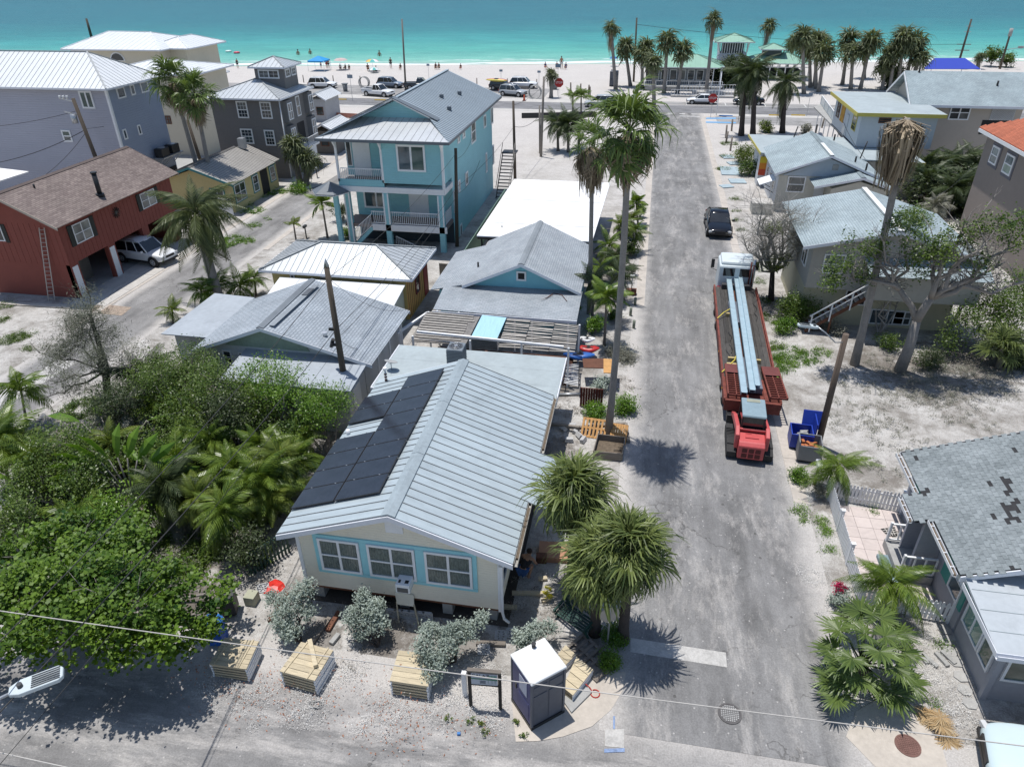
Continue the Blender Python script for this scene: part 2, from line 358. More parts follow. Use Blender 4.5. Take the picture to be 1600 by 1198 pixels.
def asphalt(name,col,x0=None,x1=None,sandy=0.4,axis='Y',edge=0.35,patch=0.5,y0=None,y1=None):
 g=NG(name);co=g.pos();xyz=g.sep(co)
 sc=(1.0,0.14,1)if axis=='Y' else(0.14,1.0,1)
 streak=g.noise(g.scale(co,sc),1.1,5,0.65);blot=g.noise(co,0.33,6,0.75,0.2);fine=g.noise(co,18,3,0.8)
 cc=g.ramp(g.math('ADD',g.math('MULTIPLY',streak,0.5),g.math('MULTIPLY',blot,0.5)),0.37,0.63,c4(col,0.70),c4(col,1.42))
 cc=g.mix(1.0,cc,g.ramp(fine,0.35,0.65,(0.84,0.84,0.84,1),(1.14,1.14,1.14,1)),'MULTIPLY')
 st=g.ramp(g.noise(co,0.9,5,0.7,1.0),0.60,0.72);cc=g.mix(g.math('MULTIPLY',st,0.35),cc,c4(col,0.5))
 cr=g.n('TexVoronoi',feature='DISTANCE_TO_EDGE');cr.inputs['Scale'].default_value=0.42;wn=g.n('TexNoise');wn.inputs['Scale'].default_value=1.3;wn.inputs['Detail'].default_value=5;g.l(co,wn.inputs['Vector']);wv=g.n('VectorMath',operation='MULTIPLY_ADD');g.l(wn.outputs['Color'],wv.inputs[0]);wv.inputs[1].default_value=(1.6,1.6,1.6);g.l(co,wv.inputs[2]);g.l(wv.outputs[0],cr.inputs['Vector'])
 ck=g.math('MULTIPLY',g.math('LESS_THAN',cr.outputs['Distance'],0.011),g.ramp(g.noise(co,0.25,3),0.48,0.6));cc=g.mix(g.math('MULTIPLY',ck,0.55),cc,(0.06,0.058,0.055,1))
 fl=g.n('TexVoronoi');fl.inputs['Scale'].default_value=3.2;g.l(co,fl.inputs['Vector']);cc=g.mix(g.math('MULTIPLY',g.math('LESS_THAN',fl.outputs['Distance'],0.09),0.6),cc,(0.5,0.48,0.46,1))
 vo=g.n('TexVoronoi');vo.inputs['Scale'].default_value=1.1;g.l(co,vo.inputs['Vector'])
 cc=g.mix(g.math('MULTIPLY',g.math('LESS_THAN',vo.outputs['Distance'],0.07),0.55),cc,(0.05,0.048,0.045,1))
 sandc=g.ramp(fine,0.3,0.7,(0.34,0.32,0.30,1),(0.52,0.50,0.475,1))
 msk=g.math('MULTIPLY',g.ramp(g.noise(g.scale(co,(1.0,0.30,1)if axis=='Y' else(0.30,1,1)),0.8,8,0.82,0.2),0.66-patch*0.22,0.82-patch*0.20),sandy)
 nz=g.math('MULTIPLY',g.math('SUBTRACT',g.noise(co,0.8,6,0.75),0.5),2.6*edge)
 def em(d,wd):
  return g.ramp(g.math('DIVIDE',g.math('ADD',d,nz),wd),0.0,1.0,(1,1,1,1),(0,0,0,1))
 for dd in([g.math('SUBTRACT',xyz[0],x0),g.math('SUBTRACT',x1,xyz[0])]if x0 is not None else[]):
  msk=g.math('MAXIMUM',msk,em(dd,edge*1.6))
 for dd in([g.math('SUBTRACT',y1,xyz[1])]if y1 is not None else[]):
  msk=g.math('MAXIMUM',msk,em(dd,edge*1.6))
 cc=g.mix(msk,cc,sandc)
 g.l(cc,g.b.inputs['Base Color']);g.b.inputs['Roughness'].default_value=0.9;g.b.inputs['Specular IOR Level'].default_value=0.2
 g.bump(g.math('ADD',fine,g.math('MULTIPLY',g.noise(co,3,4,0.7),0.5)),0.35,0.03);return g.m
def sheet(name,x0,x1,y0,y1,z,mat):
 m=MB();m.add([(x0,y0,z),(x1,y0,z),(x1,y1,z),(x0,y1,z)],[(0,1,2,3)]);return struct(m.build(name,mat))
def psheet(name,pts,z,mat):
 m=MB();m.add([P(px,py,z)for px,py in pts],[tuple(range(len(pts)))]);return struct(m.build(name,mat,fix=True))
AS=(0.185,0.183,0.181)
main_m=asphalt('main_asphalt',AS,0.35,7.75,0.7,'Y',0.6,0.72)
sheet('road',0.1,8.0,13.2,113.0,0.012,main_m)
cross_m=asphalt('cross_asphalt',(0.19,0.186,0.182),None,None,0.9,'X',0.9,0.9,y1=13.6)
sheet('cross_road',-120,120,1.0,14.6,0.004,cross_m)
alley_m=asphalt('alley_asphalt',(0.20,0.196,0.192),-34.4,-29.6,0.6,'Y',0.45,0.4)
sheet('alley',-34.6,-29.4,14.6,113.0,0.008,alley_m)
beach_m=asphalt('beach_asphalt',(0.18,0.18,0.185),None,None,0.25,'X',0.3,0.1)
sheet('beach_road',-200,200,113.0,119.2,0.012,beach_m)
park_m=asphalt('parking_asphalt',(0.26,0.255,0.25),None,None,0.7,'X',0.8,0.5)
sheet('parking_lane',-90,-17,122.5,132.5,0.008,park_m)
sheet('parking_lane',-14,62,119.6,122.2,0.008,park_m)
sheet('parking_lane',9.6,46,105.6,111.2,0.008,park_m)
verge=pm('pale_kerb_strip',(0.47,0.455,0.43),0.9,0.12,0.8,dirt=0.25,bump=0.3)
sheet('verge',-200,-5.0,119.2,122.5,0.016,verge)
sheet('verge',-200,-1.0,111.4,113.0,0.016,verge);sheet('verge',9.5,200,111.2,113.0,0.016,verge)
kerb_m=pm('beige_kerb',(0.46,0.42,0.375),0.9,0.14,0.7,dirt=0.35,bump=0.3)
def kerb(pts,wd,z0=0.0,h=0.03,name='kerb'):
 m=MB();k=len(pts)
 for i in range(k-1):
  a,b=Vector((*pts[i],0)),Vector((*pts[i+1],0));L=(b-a).length;n=max(1,int(L/3.0));d=(b-a)/n
  nn=Vector((-d.y,d.x,0)).normalized()*wd/2
  for j in range(n):
   p,q=a+d*j,a+d*(j+1)-d.normalized()*0.02
   m.slab([(p+nn+Vector((0,0,h+z0))),(p-nn+Vector((0,0,h*0.6+z0))),(q-nn+Vector((0,0,h*0.6+z0))),(q+nn+Vector((0,0,h+z0)))],0.05)
 return struct(m.build(name,kerb_m))
kerb([(0.55,44),(0.75,78),(0.8,108.5),(0.2,110.6),(-1.4,111.3)],0.6)
kerb([(7.8,25),(7.75,60),(7.75,108.5),(8.4,110.4),(10,111.1)],0.6)
kerb([(-34.9,35.6),(-34.9,84)],0.45);kerb([(-29.3,50),(-29.3,96)],0.45)
apron=pm('apron_concrete',(0.47,0.425,0.37),0.9,0.12,0.8,dirt=0.3,bump=0.3)
psheet('corner_apron',[(806,1158),(800,1098),(846,1082),(900,1066),(948,1046),(978,1050),(973,1078),(955,1108),(925,1134),(880,1150),(840,1157)],0.022,apron)
psheet('corner_apron',[(1322,1150),(1338,1110),(1372,1092),(1432,1116),(1470,1160),(1490,1230),(1400,1230)],0.022,apron)
patch_w=pm('worn_white_patch',(0.44,0.43,0.41),0.9,0.22,1.8,dirt=0.5,bump=0.3)
psheet('road_patch',[(985,996),(1134,1019),(1136,1042),(985,1018)],0.018,patch_w)
psheet('road_patch',[(945,1139),(975,1138),(975,1168),(945,1165)],0.018,patch_w)
psheet('sidewalk',[(0,640),(0,612),(96,560),(120,566)],0.014,patch_w)
bluep=pm('blue_spray_paint',(0.20,0.27,0.42),0.9,0.3,3)
psheet('road_marking',[(958,1118),(961,1118),(961,1138),(958,1138)],0.024,bluep)
psheet('road_marking',[(944,1169),(976,1168),(976,1174),(944,1175)],0.024,bluep)
m0=thing('driveway',None,None,(-35.7,44,0));m0['kind']='structure'
for i in range(5):
 for j in range(2):
  y=38.2+i*2.75;x=-37.6+j*1.35
  m=MB();m.box(x,x+1.33,y,y+2.72,-0.05,0.045+random.uniform(0,.004));m.build('slab',conc,m0)
m=MB();m.box(-44,-37.65,39,51.5,-0.05,0.03);struct(m.build('garage_floor',concd))
psheet('rock_bed',[(140,488),(150,474),(206,480),(190,493)],0.02,pm('river_rock',(0.30,0.24,0.19),0.9,0.5,6,bump=0.8,bsc=14))
kerb([(-50,37.2),(-37.0,37.6)],0.3,0.0,0.14)
psheet('driveway',[(476,286),(540,246),(545,262),(500,290),(478,296)],0.02,conc)
ys=pm('yellow_paint',(0.55,0.36,0.03),0.6,0.15,3);bs=pm('blue_paint',(0.03,0.16,0.42),0.5,0.15,3)
k=0
for px,py,mt,nm in[(533,156,ys,'yellow'),(675,156,ys,'yellow'),(594,157,ys,'yellow'),(1212,181,ys,'yellow'),(1247,181,ys,'yellow'),(1134,182,bs,'blue')]:
 p=P(px,py);m=MB()
 m.ext([(p.x-.95,p.y-.12,0),(p.x-.95,p.y+.12,0),(p.x-.95,p.y+.07,.14),(p.x-.95,p.y-.07,.14)],(1.9,0,0))
 where={533:'left of the white pickup, leftmost of the yellow ones',675:'behind the blue house ridge, rightmost in the left car park',594:'in front of the white pickup',1212:'between the two shaggy palms by the beach road',1247:'right of the shaggy leaning palm',1134:'at the street corner'}[px]
 tag(m.build('wheel_stop',mt),f'{nm} wheel stop {where}','wheel stop','painted wheel stops along the beach road')
lw=pm('line_paint',(0.62,0.62,0.6),0.8,0.15,2);lb=pm('blue_line_paint',(0.14,0.33,0.55),0.8,0.15,2)
for i in range(12):
 sheet('road_marking',-14+i*5.9+8,-14+i*5.9+8.12,119.7,122.1,0.020,lw)
sheet('road_marking',10,60,119.3,119.5,0.020,lw)
psheet('road_marking',[(1103,184),(1150,184),(1150,186),(1103,186)],0.02,lb)
psheet('road_marking',[(1103,190),(1150,191),(1150,193),(1103,192)],0.02,lb)
for i in range(4):sheet('road_marking',1.2+i*1.7,1.95+i*1.7,111.9,112.25,0.026,lw)
sheet('road_marking',4.6,7.4,110.2,110.5,0.02,lw)
iron=pm('cast_iron',(0.09,0.085,0.085),0.6,0.25,4,bump=0.3);rust=pm('rusty_iron',(0.16,0.085,0.07),0.75,0.25,4,bump=0.4)
def manhole(px,py,r,mat,label):
 p=P(px,py);t=thing('manhole_cover',label,'manhole',(p.x,p.y,0),local=True)
 m=MB();n=28
 for i in range(n):
  a,b=2*math.pi*i/n,2*math.pi*(i+1)/n
  q=[(math.cos(a)*r,math.sin(a)*r),(math.cos(b)*r,math.sin(b)*r),(math.cos(b)*r*.87,math.sin(b)*r*.87),(math.cos(a)*r*.87,math.sin(a)*r*.87)]
  m.prism(q,0.0,0.040)
 m.build('ring',mat,t)
 m=MB();m.cyl((0,0,0),r*.86,0.032,28)
 m.build('cover',mat,t)
 m=MB()
 st=r*0.17
 for i in range(-5,6):
  for j in range(-5,6):
   if math.hypot(i*st,j*st)<r*.78:m.box(i*st-st*.33,i*st+st*.33,j*st-st*.33,j*st+st*.33,0.032,0.044)
 m.build('grip_pattern',concd if mat is iron else mat,t)['kind']='stuff'
manhole(1140,1115,0.36,iron,'round grey manhole cover in the asphalt of the street')
manhole(1418,1165,0.36,rust,'round rusty manhole cover in the concrete apron by the fan palm')
# BUILDING HELPERS
def PL(px,py,p0,n):
 d=ray(px,py);n=Vector(n);t=(Vector(p0)-Vector((0,0,HC))).dot(n)/d.dot(n);return Vector((0,0,HC))+d*t
def clip(poly,ax,lo,hi):
 def half(ps,f):
  out=[]
  for i in range(len(ps)):
   a,b=ps[i],ps[(i+1)%len(ps)];fa,fb=f(a),f(b)
   if fa>=0:out.append(a)
   if(fa>0 and fb<0)or(fa<0 and fb>0):out.append(a.lerp(b,fa/(fa-fb)))
  return out
 ps=half(poly,lambda p:p.dot(ax)-lo)
 return half(ps,lambda p:hi-p.dot(ax))if ps else ps
def roof_plane(parent,pts,mat,spacing=None,th=0.05,rib=0.026,ribm=None,name='roof_panel',ribw=0.02):
 pts=[Vector(p)for p in pts];n=Vector((0,0,0))
 for i in range(len(pts)):n+=pts[i].cross(pts[(i+1)%len(pts)])
 n.normalize()
 if n.z<0:pts=pts[::-1];n=-n
 u=Vector((0,0,1)).cross(n);u=u.normalized()if u.length>1e-4 else Vector((1,0,0));v=n.cross(u)
 o0=pts[0]
 if spacing is None:
  m=MB();m.slab(pts,th,uv=[((p-o0).dot(u)+50,(p-o0).dot(v)+50)for p in pts])
  return m.build(name if name!='roof_panel' else 'roof',mat,parent)
 lo=min(p.dot(u)for p in pts);hi=max(p.dot(u)for p in pts);k=max(1,round((hi-lo)/spacing));s=(hi-lo)/k
 for i in range(k):
  q=clip(pts,u,lo+i*s,lo+(i+1)*s)
  if len(q)<3:continue
  m=MB();lift=n*random.uniform(0,0.004)
  m.slab([p+lift for p in q],th)
  e=[p for p in q if abs(p.dot(u)-(lo+(i+1)*s))<1e-4]
  if len(e)>=2:
   e.sort(key=lambda p:p.dot(v));a,b=e[0],e[-1]
   m.beam(a+n*rib/2+lift-u*ribw*.5,b+n*rib/2+lift-u*ribw*.5,ribw,rib,1,up=n)
  m.build(name,[mat,ribm or mat],parent)
def gable_walls(root,x0,x1,y0,y1,z0,ze,zr,mat,xr=None,name='wall',inset=0.0):
 xr=(x0+x1)/2 if xr is None else xr;m=MB()
 m.ext([(x0,y0,z0),(x1,y0,z0),(x1,y0,ze),(xr,y0,zr),(x0,y0,ze)],(0,y1-y0,0));return m.build(name,mat,root)
def box_walls(root,x0,x1,y0,y1,z0,z1,mat,name='wall'):
 m=MB();m.box(x0,x1,y0,y1,z0,z1);return m.build(name,mat,root)
def hip_roof(root,x0,x1,y0,y1,ze,zr,mat,spacing=None,ribm=None,ridge=None,**kw):
 W,D=x1-x0,y1-y0;k=min(W,D)/2
 a,b=ridge if ridge else(((x0+k,(y0+y1)/2),(x1-k,(y0+y1)/2))if W>=D else(((x0+x1)/2,y0+k),((x0+x1)/2,y1-k)))
 A=Vector((*a,zr));B=Vector((*b,zr));c=[Vector((x0,y0,ze)),Vector((x1,y0,ze)),Vector((x1,y1,ze)),Vector((x0,y1,ze))]
 if(B-A).length<0.01:
  for i in range(4):roof_plane(root,[c[i],c[(i+1)%4],A],mat,spacing,ribm=ribm,**kw)
 elif abs(B.x-A.x)>abs(B.y-A.y):
  for q in([c[0],c[1],B,A],[c[1],c[2],B],[c[2],c[3],A,B],[c[3],c[0],A]):roof_plane(root,q,mat,spacing,ribm=ribm,**kw)
 else:
  for q in([c[0],c[1],A],[c[1],c[2],B,A],[c[2],c[3],B],[c[3],c[0],A,B]):roof_plane(root,q,mat,spacing,ribm=ribm,**kw)
 m=MB();cap=0.14
 for p,q in[(c[0],A),(c[1],A if abs(B.y-A.y)>=abs(B.x-A.x)and(B-A).length>.01 else B),(c[2],B),(c[3],B if abs(B.y-A.y)>=abs(B.x-A.x)and(B-A).length>.01 else A)]+([(A,B)]if(B-A).length>.01 else[]):
  m.beam(p+Vector((0,0,.045)),q+Vector((0,0,.045)),cap,0.05)
 o=m.build('ridge_cap',ribm or mat,root);o['kind']='stuff'
 m=MB();t=0.16
 m.box(x0-.03,x1+.03,y0-.05,y0-.001,ze-t,ze-.01);m.box(x0-.03,x1+.03,y1+.001,y1+.05,ze-t,ze-.01);m.box(x1+.001,x1+.04,y0,y1,ze-t,ze-.01);m.box(x0-.04,x0-.001,y0,y1,ze-t,ze-.01)
 m.build('fascia',trim_w,root)['kind']='stuff'
def gable_roof(root,x0,x1,y0,y1,ze,zr,mat,spacing=None,ribm=None,xr=None,ze2=None,cap=True,fasc=trim_w,**kw):
 xr=(x0+x1)/2 if xr is None else xr;ze2=ze if ze2 is None else ze2
 roof_plane(root,[(x0,y0,ze),(xr,y0,zr),(xr,y1,zr),(x0,y1,ze)],mat,spacing,ribm=ribm,**kw)
 roof_plane(root,[(xr,y0,zr),(x1,y0,ze2),(x1,y1,ze2),(xr,y1,zr)],mat,spacing,ribm=ribm,**kw)
 if cap:
  m=MB();w_=0.2
  for sx,(xe,zz)in((-1,(x0,ze)),(1,(x1,ze2))):
   sl=(zr-zz)/abs(xe-xr)
   m.ext([(xr,y0-.01,zr+.05),(xr+sx*w_,y0-.01,zr+.05-sl*w_),(xr+sx*w_,y0-.01,zr+.02-sl*w_),(xr,y0-.01,zr+.02)],(0,y1-y0+.02,0))
  m.build('ridge_cap',ribm if(ribm and spacing)else mat,root)
 for yy,d in((y0,-0.035),(y1,0.035)):
  for xe,zz in((x0,ze),(x1,ze2)):
   m=MB();m.ext([(xe,yy+d*.03,zz-.01),(xr,yy+d*.03,zr-.01),(xr,yy+d*.03,zr-.2),(xe,yy+d*.03,zz-.2)],(0,d,0))
   m.build('fascia',fasc,root)
WRND=random.Random(21)
def window(root,side,c,u0,u1,z0,z1,cols=1,rows=2,fr=white,gl=glass,fw=0.07,sur=0.0,surm=None,mun=0,curtain=None,out=0.0,label=None,name='window'):
 if u0>u1:u0,u1=u1,u0
 if z0>z1:z0,z1=z1,z0
 m=MB();o=out
 fbox(m,side,c,u0,u0+fw,z0,z1,o+.002,o+.07);fbox(m,side,c,u1-fw,u1,z0,z1,o+.002,o+.07)
 fbox(m,side,c,u0+fw,u1-fw,z0,z0+fw,o+.002,o+.069);fbox(m,side,c,u0+fw,u1-fw,z1-fw,z1,o+.002,o+.069)
 W=(u1-u0-fw)/cols
 for i in range(1,cols):fbox(m,side,c,u0+i*W,u0+i*W+fw,z0+fw,z1-fw,o+.002,o+.066)
 Hh=(z1-z0-fw)/rows
 for j in range(1,rows):
  for i in range(cols):fbox(m,side,c,u0+i*W+fw,u0+(i+1)*W,z0+j*Hh+fw*.1,z0+j*Hh+fw*.8,o+.002,o+.058)
 f=m.build(name,fr,root)
 if label:f['label']=label
 for i in range(cols):
  for j in range(rows):
   m=MB();a,b=u0+i*W+fw,u0+(i+1)*W;q,r_=z0+j*Hh+(fw if j==0 else fw*.8),z0+(j+1)*Hh+(fw*.1 if j<rows-1 else 0)
   fbox(m,side,c,a,b,q,r_,o+(.003 if curtain is None else.034),o+.040)
   m.build('pane',gl if(curtain or WRND.random()<.62)else WRND.choice([glassmat('pane_blind',(.13,.135,.13),.15,.5),glassmat('pane_sky',(.06,.085,.10),.05,.9)]),f)
   if mun:
    m=MB()
    for k in range(1,mun+1):fbox(m,side,c,a+(b-a)*k/(mun+1)-.012,a+(b-a)*k/(mun+1)+.012,q,r_,o+.041,o+.052)
    fbox(m,side,c,a,b,(q+r_)/2-.012,(q+r_)/2+.012,o+.041,o+.05);m.build('muntin',fr,f)['kind']='stuff'
 if curtain:
  m=MB();nb=int((u1-u0)/0.05)
  for i in range(nb):
   d=.004+.012*(i%2);a=u0+fw+(u1-u0-2*fw)*i/nb;b=a+(u1-u0-2*fw)/nb
   fbox(m,side,c,a,b,z0+fw,z1-fw,o+.002,o+d+.01)
  m.build('curtain',curtain,f)['kind']='stuff'
 if sur:
  m=MB();s=sur
  fbox(m,side,c,u0-s,u0-.001,z0-s,z1+s,.002,.045);fbox(m,side,c,u1+.001,u1+s,z0-s,z1+s,.002,.045)
  fbox(m,side,c,u0,u1,z0-s,z0-.001,.002,.044);fbox(m,side,c,u0,u1,z1+.001,z1+s,.002,.044)
  m.build('surround',surm,f)
 return f
PLF={'S':lambda a,b,c:PY(a,b,c),'E':lambda a,b,c:PX(a,b,c),'W':lambda a,b,c:PX(a,b,c)}
def wpx(root,side,c,tl,br,**kw):
 a,b=PLF[side](*tl,c),PLF[side](*br,c)
 u=(a.x,b.x)if side=='S' else(a.y,b.y)
 return window(root,side,c,u[0],u[1],a.z,b.z,**kw)
def part_box(root,name,mat,*b,bevel=0):
 m=MB();m.box(*b);return m.build(name,mat,root,bevel=bevel)
def fpart(root,name,mat,side,c,u0,u1,z0,z1,d0,d1):
 m=MB();fbox(m,side,c,u0,u1,z0,z1,d0,d1);return m.build(name,mat,root)
def rail(root,a,b,h=0.95,sp=0.13,mat=white,bal=0.03,name='railing'):
 a=Vector(a);b=Vector(b);L=(b-a).length;n=max(2,int(L/sp));up=Vector((0,0,h));m=MB()
 m.beam(a+up,b+up,.08,.05);m.beam(a+Vector((0,0,.1)),b+Vector((0,0,.1)),.05,.05);o=m.build(name,mat,root)
 m=MB()
 for i in range(n+1):
  p=a.lerp(b,i/n);m.box(p.x-bal/2,p.x+bal/2,p.y-bal/2,p.y+bal/2,p.z+.12,p.z+h-.02)
 k=m.build('balusters',mat,root);k['kind']='stuff'
def corner_trim(root,x,y,z0,z1,mat=trim_w,w_=0.1):
 m=MB();m.box(x-w_/2-.01,x+w_/2,y-w_/2-.01,y+w_/2,z0,z1);m.build('corner_board',mat,root)
def vent(root,x,y,z,r=0.07,h=0.35,mat=None,name='vent_pipe'):
 m=MB();m.tube([(x,y,z-.1),(x,y,z+h)],r,8);return m.build(name,mat or black,root)
m_metal=pm('pale_blue_metal_roof',(0.40,0.465,0.495),0.42,0.10,0.5,metal=0.15,spec=0.4,stretch=(0.3,2.2,1),dirt=0.26,bump=0.05,bsc=6,orand=.035)
m_rib=pm('seam_metal',(0.17,0.18,0.19),0.6,0.15,3)
m_cap=pm('ridge_metal',(0.33,0.385,0.41),0.45,0.14,0.8,metal=0.2,dirt=0.3)
roll=pm('rolled_roofing',(0.34,0.39,0.405),0.75,0.10,0.5,dirt=0.3,bump=0.15,bsc=8)
rollg=pm('grey_rolled_roofing',(0.34,0.375,0.41),0.75,0.10,0.5,dirt=0.35,bump=0.15,bsc=8)
cream=pm('cream_siding',(0.76,0.71,0.58),0.7,0.04,0.8,lap=0.11,dirt=0.06)
aqua=pm('aqua_paint',(0.29,0.60,0.66),0.6,0.06,2)
sh_grey=shingle('grey_shingles',(0.30,0.34,0.38),(0.35,0.39,0.43),0.31,0.15)
sh_grey2=shingle('pale_grey_shingles',(0.31,0.345,0.375),(0.36,0.39,0.42),0.31,0.14,0.75)
sh_blue=shingle('blue_grey_shingles',(0.31,0.375,0.40),(0.36,0.43,0.455),0.30,0.15,0.65)
sh_brown=shingle('brown_shingles',(0.17,0.135,0.125),(0.25,0.205,0.185),0.36,0.15,0.7)
wm_white=pm('white_metal_roof',(0.70,0.72,0.73),0.4,0.05,0.6,metal=0.1,dirt=0.08)
wm_rib=pm('white_seam_metal',(0.30,0.32,0.33),0.5,0.08,3)
gm_roof=pm('grey_metal_roof',(0.36,0.42,0.46),0.45,0.08,0.6,metal=0.3)
gm_rib=pm('grey_seam_metal',(0.13,0.15,0.17),0.5,0.1,3)
curt=pm('lace_curtain',(0.62,0.57,0.52),0.8,0.45,5,stretch=(3,3,1))
cglass=clearglass('clear_window_glass')
# CREAM HOUSE WITH SOLAR PANELS (nearest)
h=thing('cream_house','cream raised bungalow with pale metal gable roof and black solar panels','house',(-7.1,16.5,0))
YW=16.55;ZB=0.78;k=1.45/4.05
def zr_(x):return 4.75-k*abs(x+7.1)
m=MB();m.ext([(-10.6,YW,ZB),(-3.55,YW,ZB),(-3.55,YW,zr_(-3.55)-.07),(-7.1,YW,4.68),(-10.6,YW,zr_(-10.6)-.07)],(0,9.9,0));m.build('wall',cream,h)
roof_plane(h,[(-11.2,16.28,3.3),(-7.1,16.28,4.75),(-7.1,26.6,4.75),(-11.2,26.6,3.3)],m_metal,0.40,ribm=m_rib)
roof_plane(h,[(-7.1,16.28,4.75),(-3.05,16.28,3.3),(-3.05,19.35,3.3),(-2.35,19.35,3.05),(-2.35,22.3,3.05),(-3.05,22.3,3.3),(-3.05,26.6,3.3),(-7.1,26.6,4.75)],m_metal,0.40,ribm=m_rib)if False else None
for y0_,y1_,xe in((16.28,19.35,-3.05),(19.35,22.3,-2.35),(22.3,26.6,-3.05)):
 roof_plane(h,[(-7.1,y0_,4.75),(xe,y0_,zr_(xe)),(xe,y1_,zr_(xe)),(-7.1,y1_,4.75)],m_metal,0.40,ribm=m_rib)
for y0_,y1_ in((16.26,19.6),(19.62,23.1),(23.12,26.62)):
 m=MB()
 for sx in(-1,1):m.ext([(-7.1,y0_,4.81),(-7.1+sx*.24,y0_,4.81-k*.24),(-7.1+sx*.24,y0_,4.77-k*.24),(-7.1,y0_,4.77)],(0,y1_-y0_,0))
 m.build('ridge_cap',m_cap,h)
for xe in(-11.2,-3.05):
 m=MB();m.ext([(xe,16.26,3.28),(-7.1,16.26,4.73),(-7.1,16.26,4.53),(xe,16.26,3.08)],(0,-.04,0));m.build('fascia',trim_w,h)
 m=MB();m.ext([(xe,26.62,3.28),(-7.1,26.62,4.73),(-7.1,26.62,4.53),(xe,26.62,3.08)],(0,.04,0));m.build('fascia',trim_w,h)
m=MB();m.ext([(-11.15,16.3,3.2),(-7.1,16.3,4.64),(-3.1,16.3,3.2),(-3.55,16.3,3.3),(-7.1,16.3,4.58),(-10.6,16.3,3.3)],(0,.24,0));m.build('soffit',trim_w,h)
gutter=pm('dirty_gutter',(0.34,0.33,0.30),0.7,0.35,5,dirt=0.5)
debris_g=pm('gutter_debris',(0.13,0.10,0.07),0.9,0.5,8,bump=0.8)
for y0_,y1_,x in((16.3,19.3,-3.03),(22.35,26.6,-3.03)):
 m=MB();m.box(x,x+.015,y0_,y1_,3.15,3.29);m.box(x+.12,x+.135,y0_,y1_,3.15,3.29);m.box(x+.015,x+.12,y0_,y1_,3.15,3.165)
 gt=m.build('gutter',gutter,h);m=MB();m.box(x+.016,x+.119,y0_+.3,y1_-.2,3.17,3.25);m.build('leaf_litter',debris_g,gt)
m=MB();m.tube([(-3.4,16.5,3.0),(-3.47,16.47,2.8),(-3.47,16.47,0.75),(-3.40,16.42,0.5),(-3.2,16.35,0.42)],0.055,6);m.build('downspout',white,h)
m=MB();m.box(-3.56,-3.42,16.40,16.545,2.72,2.95);m.build('downspout_head',white,h)
corner_trim(h,-3.55,YW,ZB-.05,2.95,white);corner_trim(h,-10.6,YW,ZB-.05,3.1,white)
for u0,u1 in((-9.86,-8.38),(-8.10,-6.43),(-6.09,-4.47)):
 window(h,'S',YW,u0,u1,1.70,3.16,cols=2,rows=2,gl=cglass,curtain=curt,out=.03,fw=.085)
m=MB();fbox(m,'S',YW,-10.02,-4.31,3.17,3.30,.002,.05);fbox(m,'S',YW,-10.02,-4.31,1.54,1.68,.002,.05)
for a,b in((-10.02,-9.87),(-8.37,-8.11),(-6.42,-6.10),(-4.46,-4.31)):fbox(m,'S',YW,a,b,1.69,3.165,.002,.05)
m.build('window_surround',aqua,h)
fpart(h,'gable_vent_cover',white,'S',YW,-7.35,-6.75,3.78,4.3,.002,.04)
window(h,'E',-3.55,16.8,17.7,1.7,2.9,cols=1,rows=2,sur=.1,surm=aqua)
m=MB();m.add([(-10.9,16.5,.02),(-3.3,16.5,.02),(-3.3,26.3,.02),(-10.9,26.3,.02)],[(0,1,2,3)]);struct(m.build('crawl_space_shade',pm('crawl_shade',(.07,.06,.05),.95,.3,2)))  # dark sheet on the ground, under-floor shade put into its colour
m=MB();m.box(-10.6,-3.6,18.6,18.7,.02,ZB-.2);m.build('light_block_board',pm('block_board_dark',(.06,.055,.05),.9,.2),h)  # dark board added to stop light coming through under the floor
for x in np.linspace(-10.3,-3.9,5):
 for y in(16.9,19.5,22.5,25.8):part_box(h,'pier',concd,x-.18,x+.18,y-.18,y+.18,0,ZB)
m=MB();m.box(-10.5,-3.65,YW+.1,26.3,ZB-.2,ZB-.001);m.build('floor_frame',brownwood,h)
pb=thing('propped_board','cream board propped on two battens below the window air conditioner','board',(-6.9,16.4,0))
m=MB();m.beam((-6.95,16.50,0.95),(-6.75,16.25,0.55),.55,.03,up=(1,0,0));m=MB();m.ext([(-7.3,16.52,.98),(-6.62,16.52,.98),(-6.60,16.40,.55),(-7.22,16.40,.55)],(0,-.03,0));m.build('board',cream,pb)
for a,b in(((-7.25,16.42,.62),(-7.1,16.05,0)),((-6.62,16.42,.62),(-6.35,16.0,0))):
 m=MB();m.beam(a,b,.05,.05);m.build('batten',newwood,pb)
ac=thing('window_air_conditioner','white air conditioner jutting from the middle window of the cream house','air conditioner',(-6.75,16.2,1.4))
m=MB();m.box(-7.05,-6.55,16.02,16.5,1.55,1.93);m.build('case',white,ac,bevel=.02)
m=MB();m.box(-6.99,-6.61,16.005,16.02,1.60,1.80);m.build('grille',pm('ac_grille',(0.10,0.10,0.10),.6,.2,20),ac)
m=MB();m.box(-6.98,-6.9,16.12,16.26,1.931,1.936);m.box(-6.75,-6.62,16.12,16.26,1.931,1.936);m.build('vent_slots',black,ac)
solar=pm('solar_cells',(0.018,0.021,0.030),0.17,0.35,1.5,spec=0.6)
sg=solar.node_tree;bsdf=sg.nodes['Principled BSDF']
sol_f=pm('solar_frame',(0.03,0.03,0.033),0.4,0.1)
nL=Vector((-k,0,1)).normalized();uL=Vector((1,0,k)).normalized()
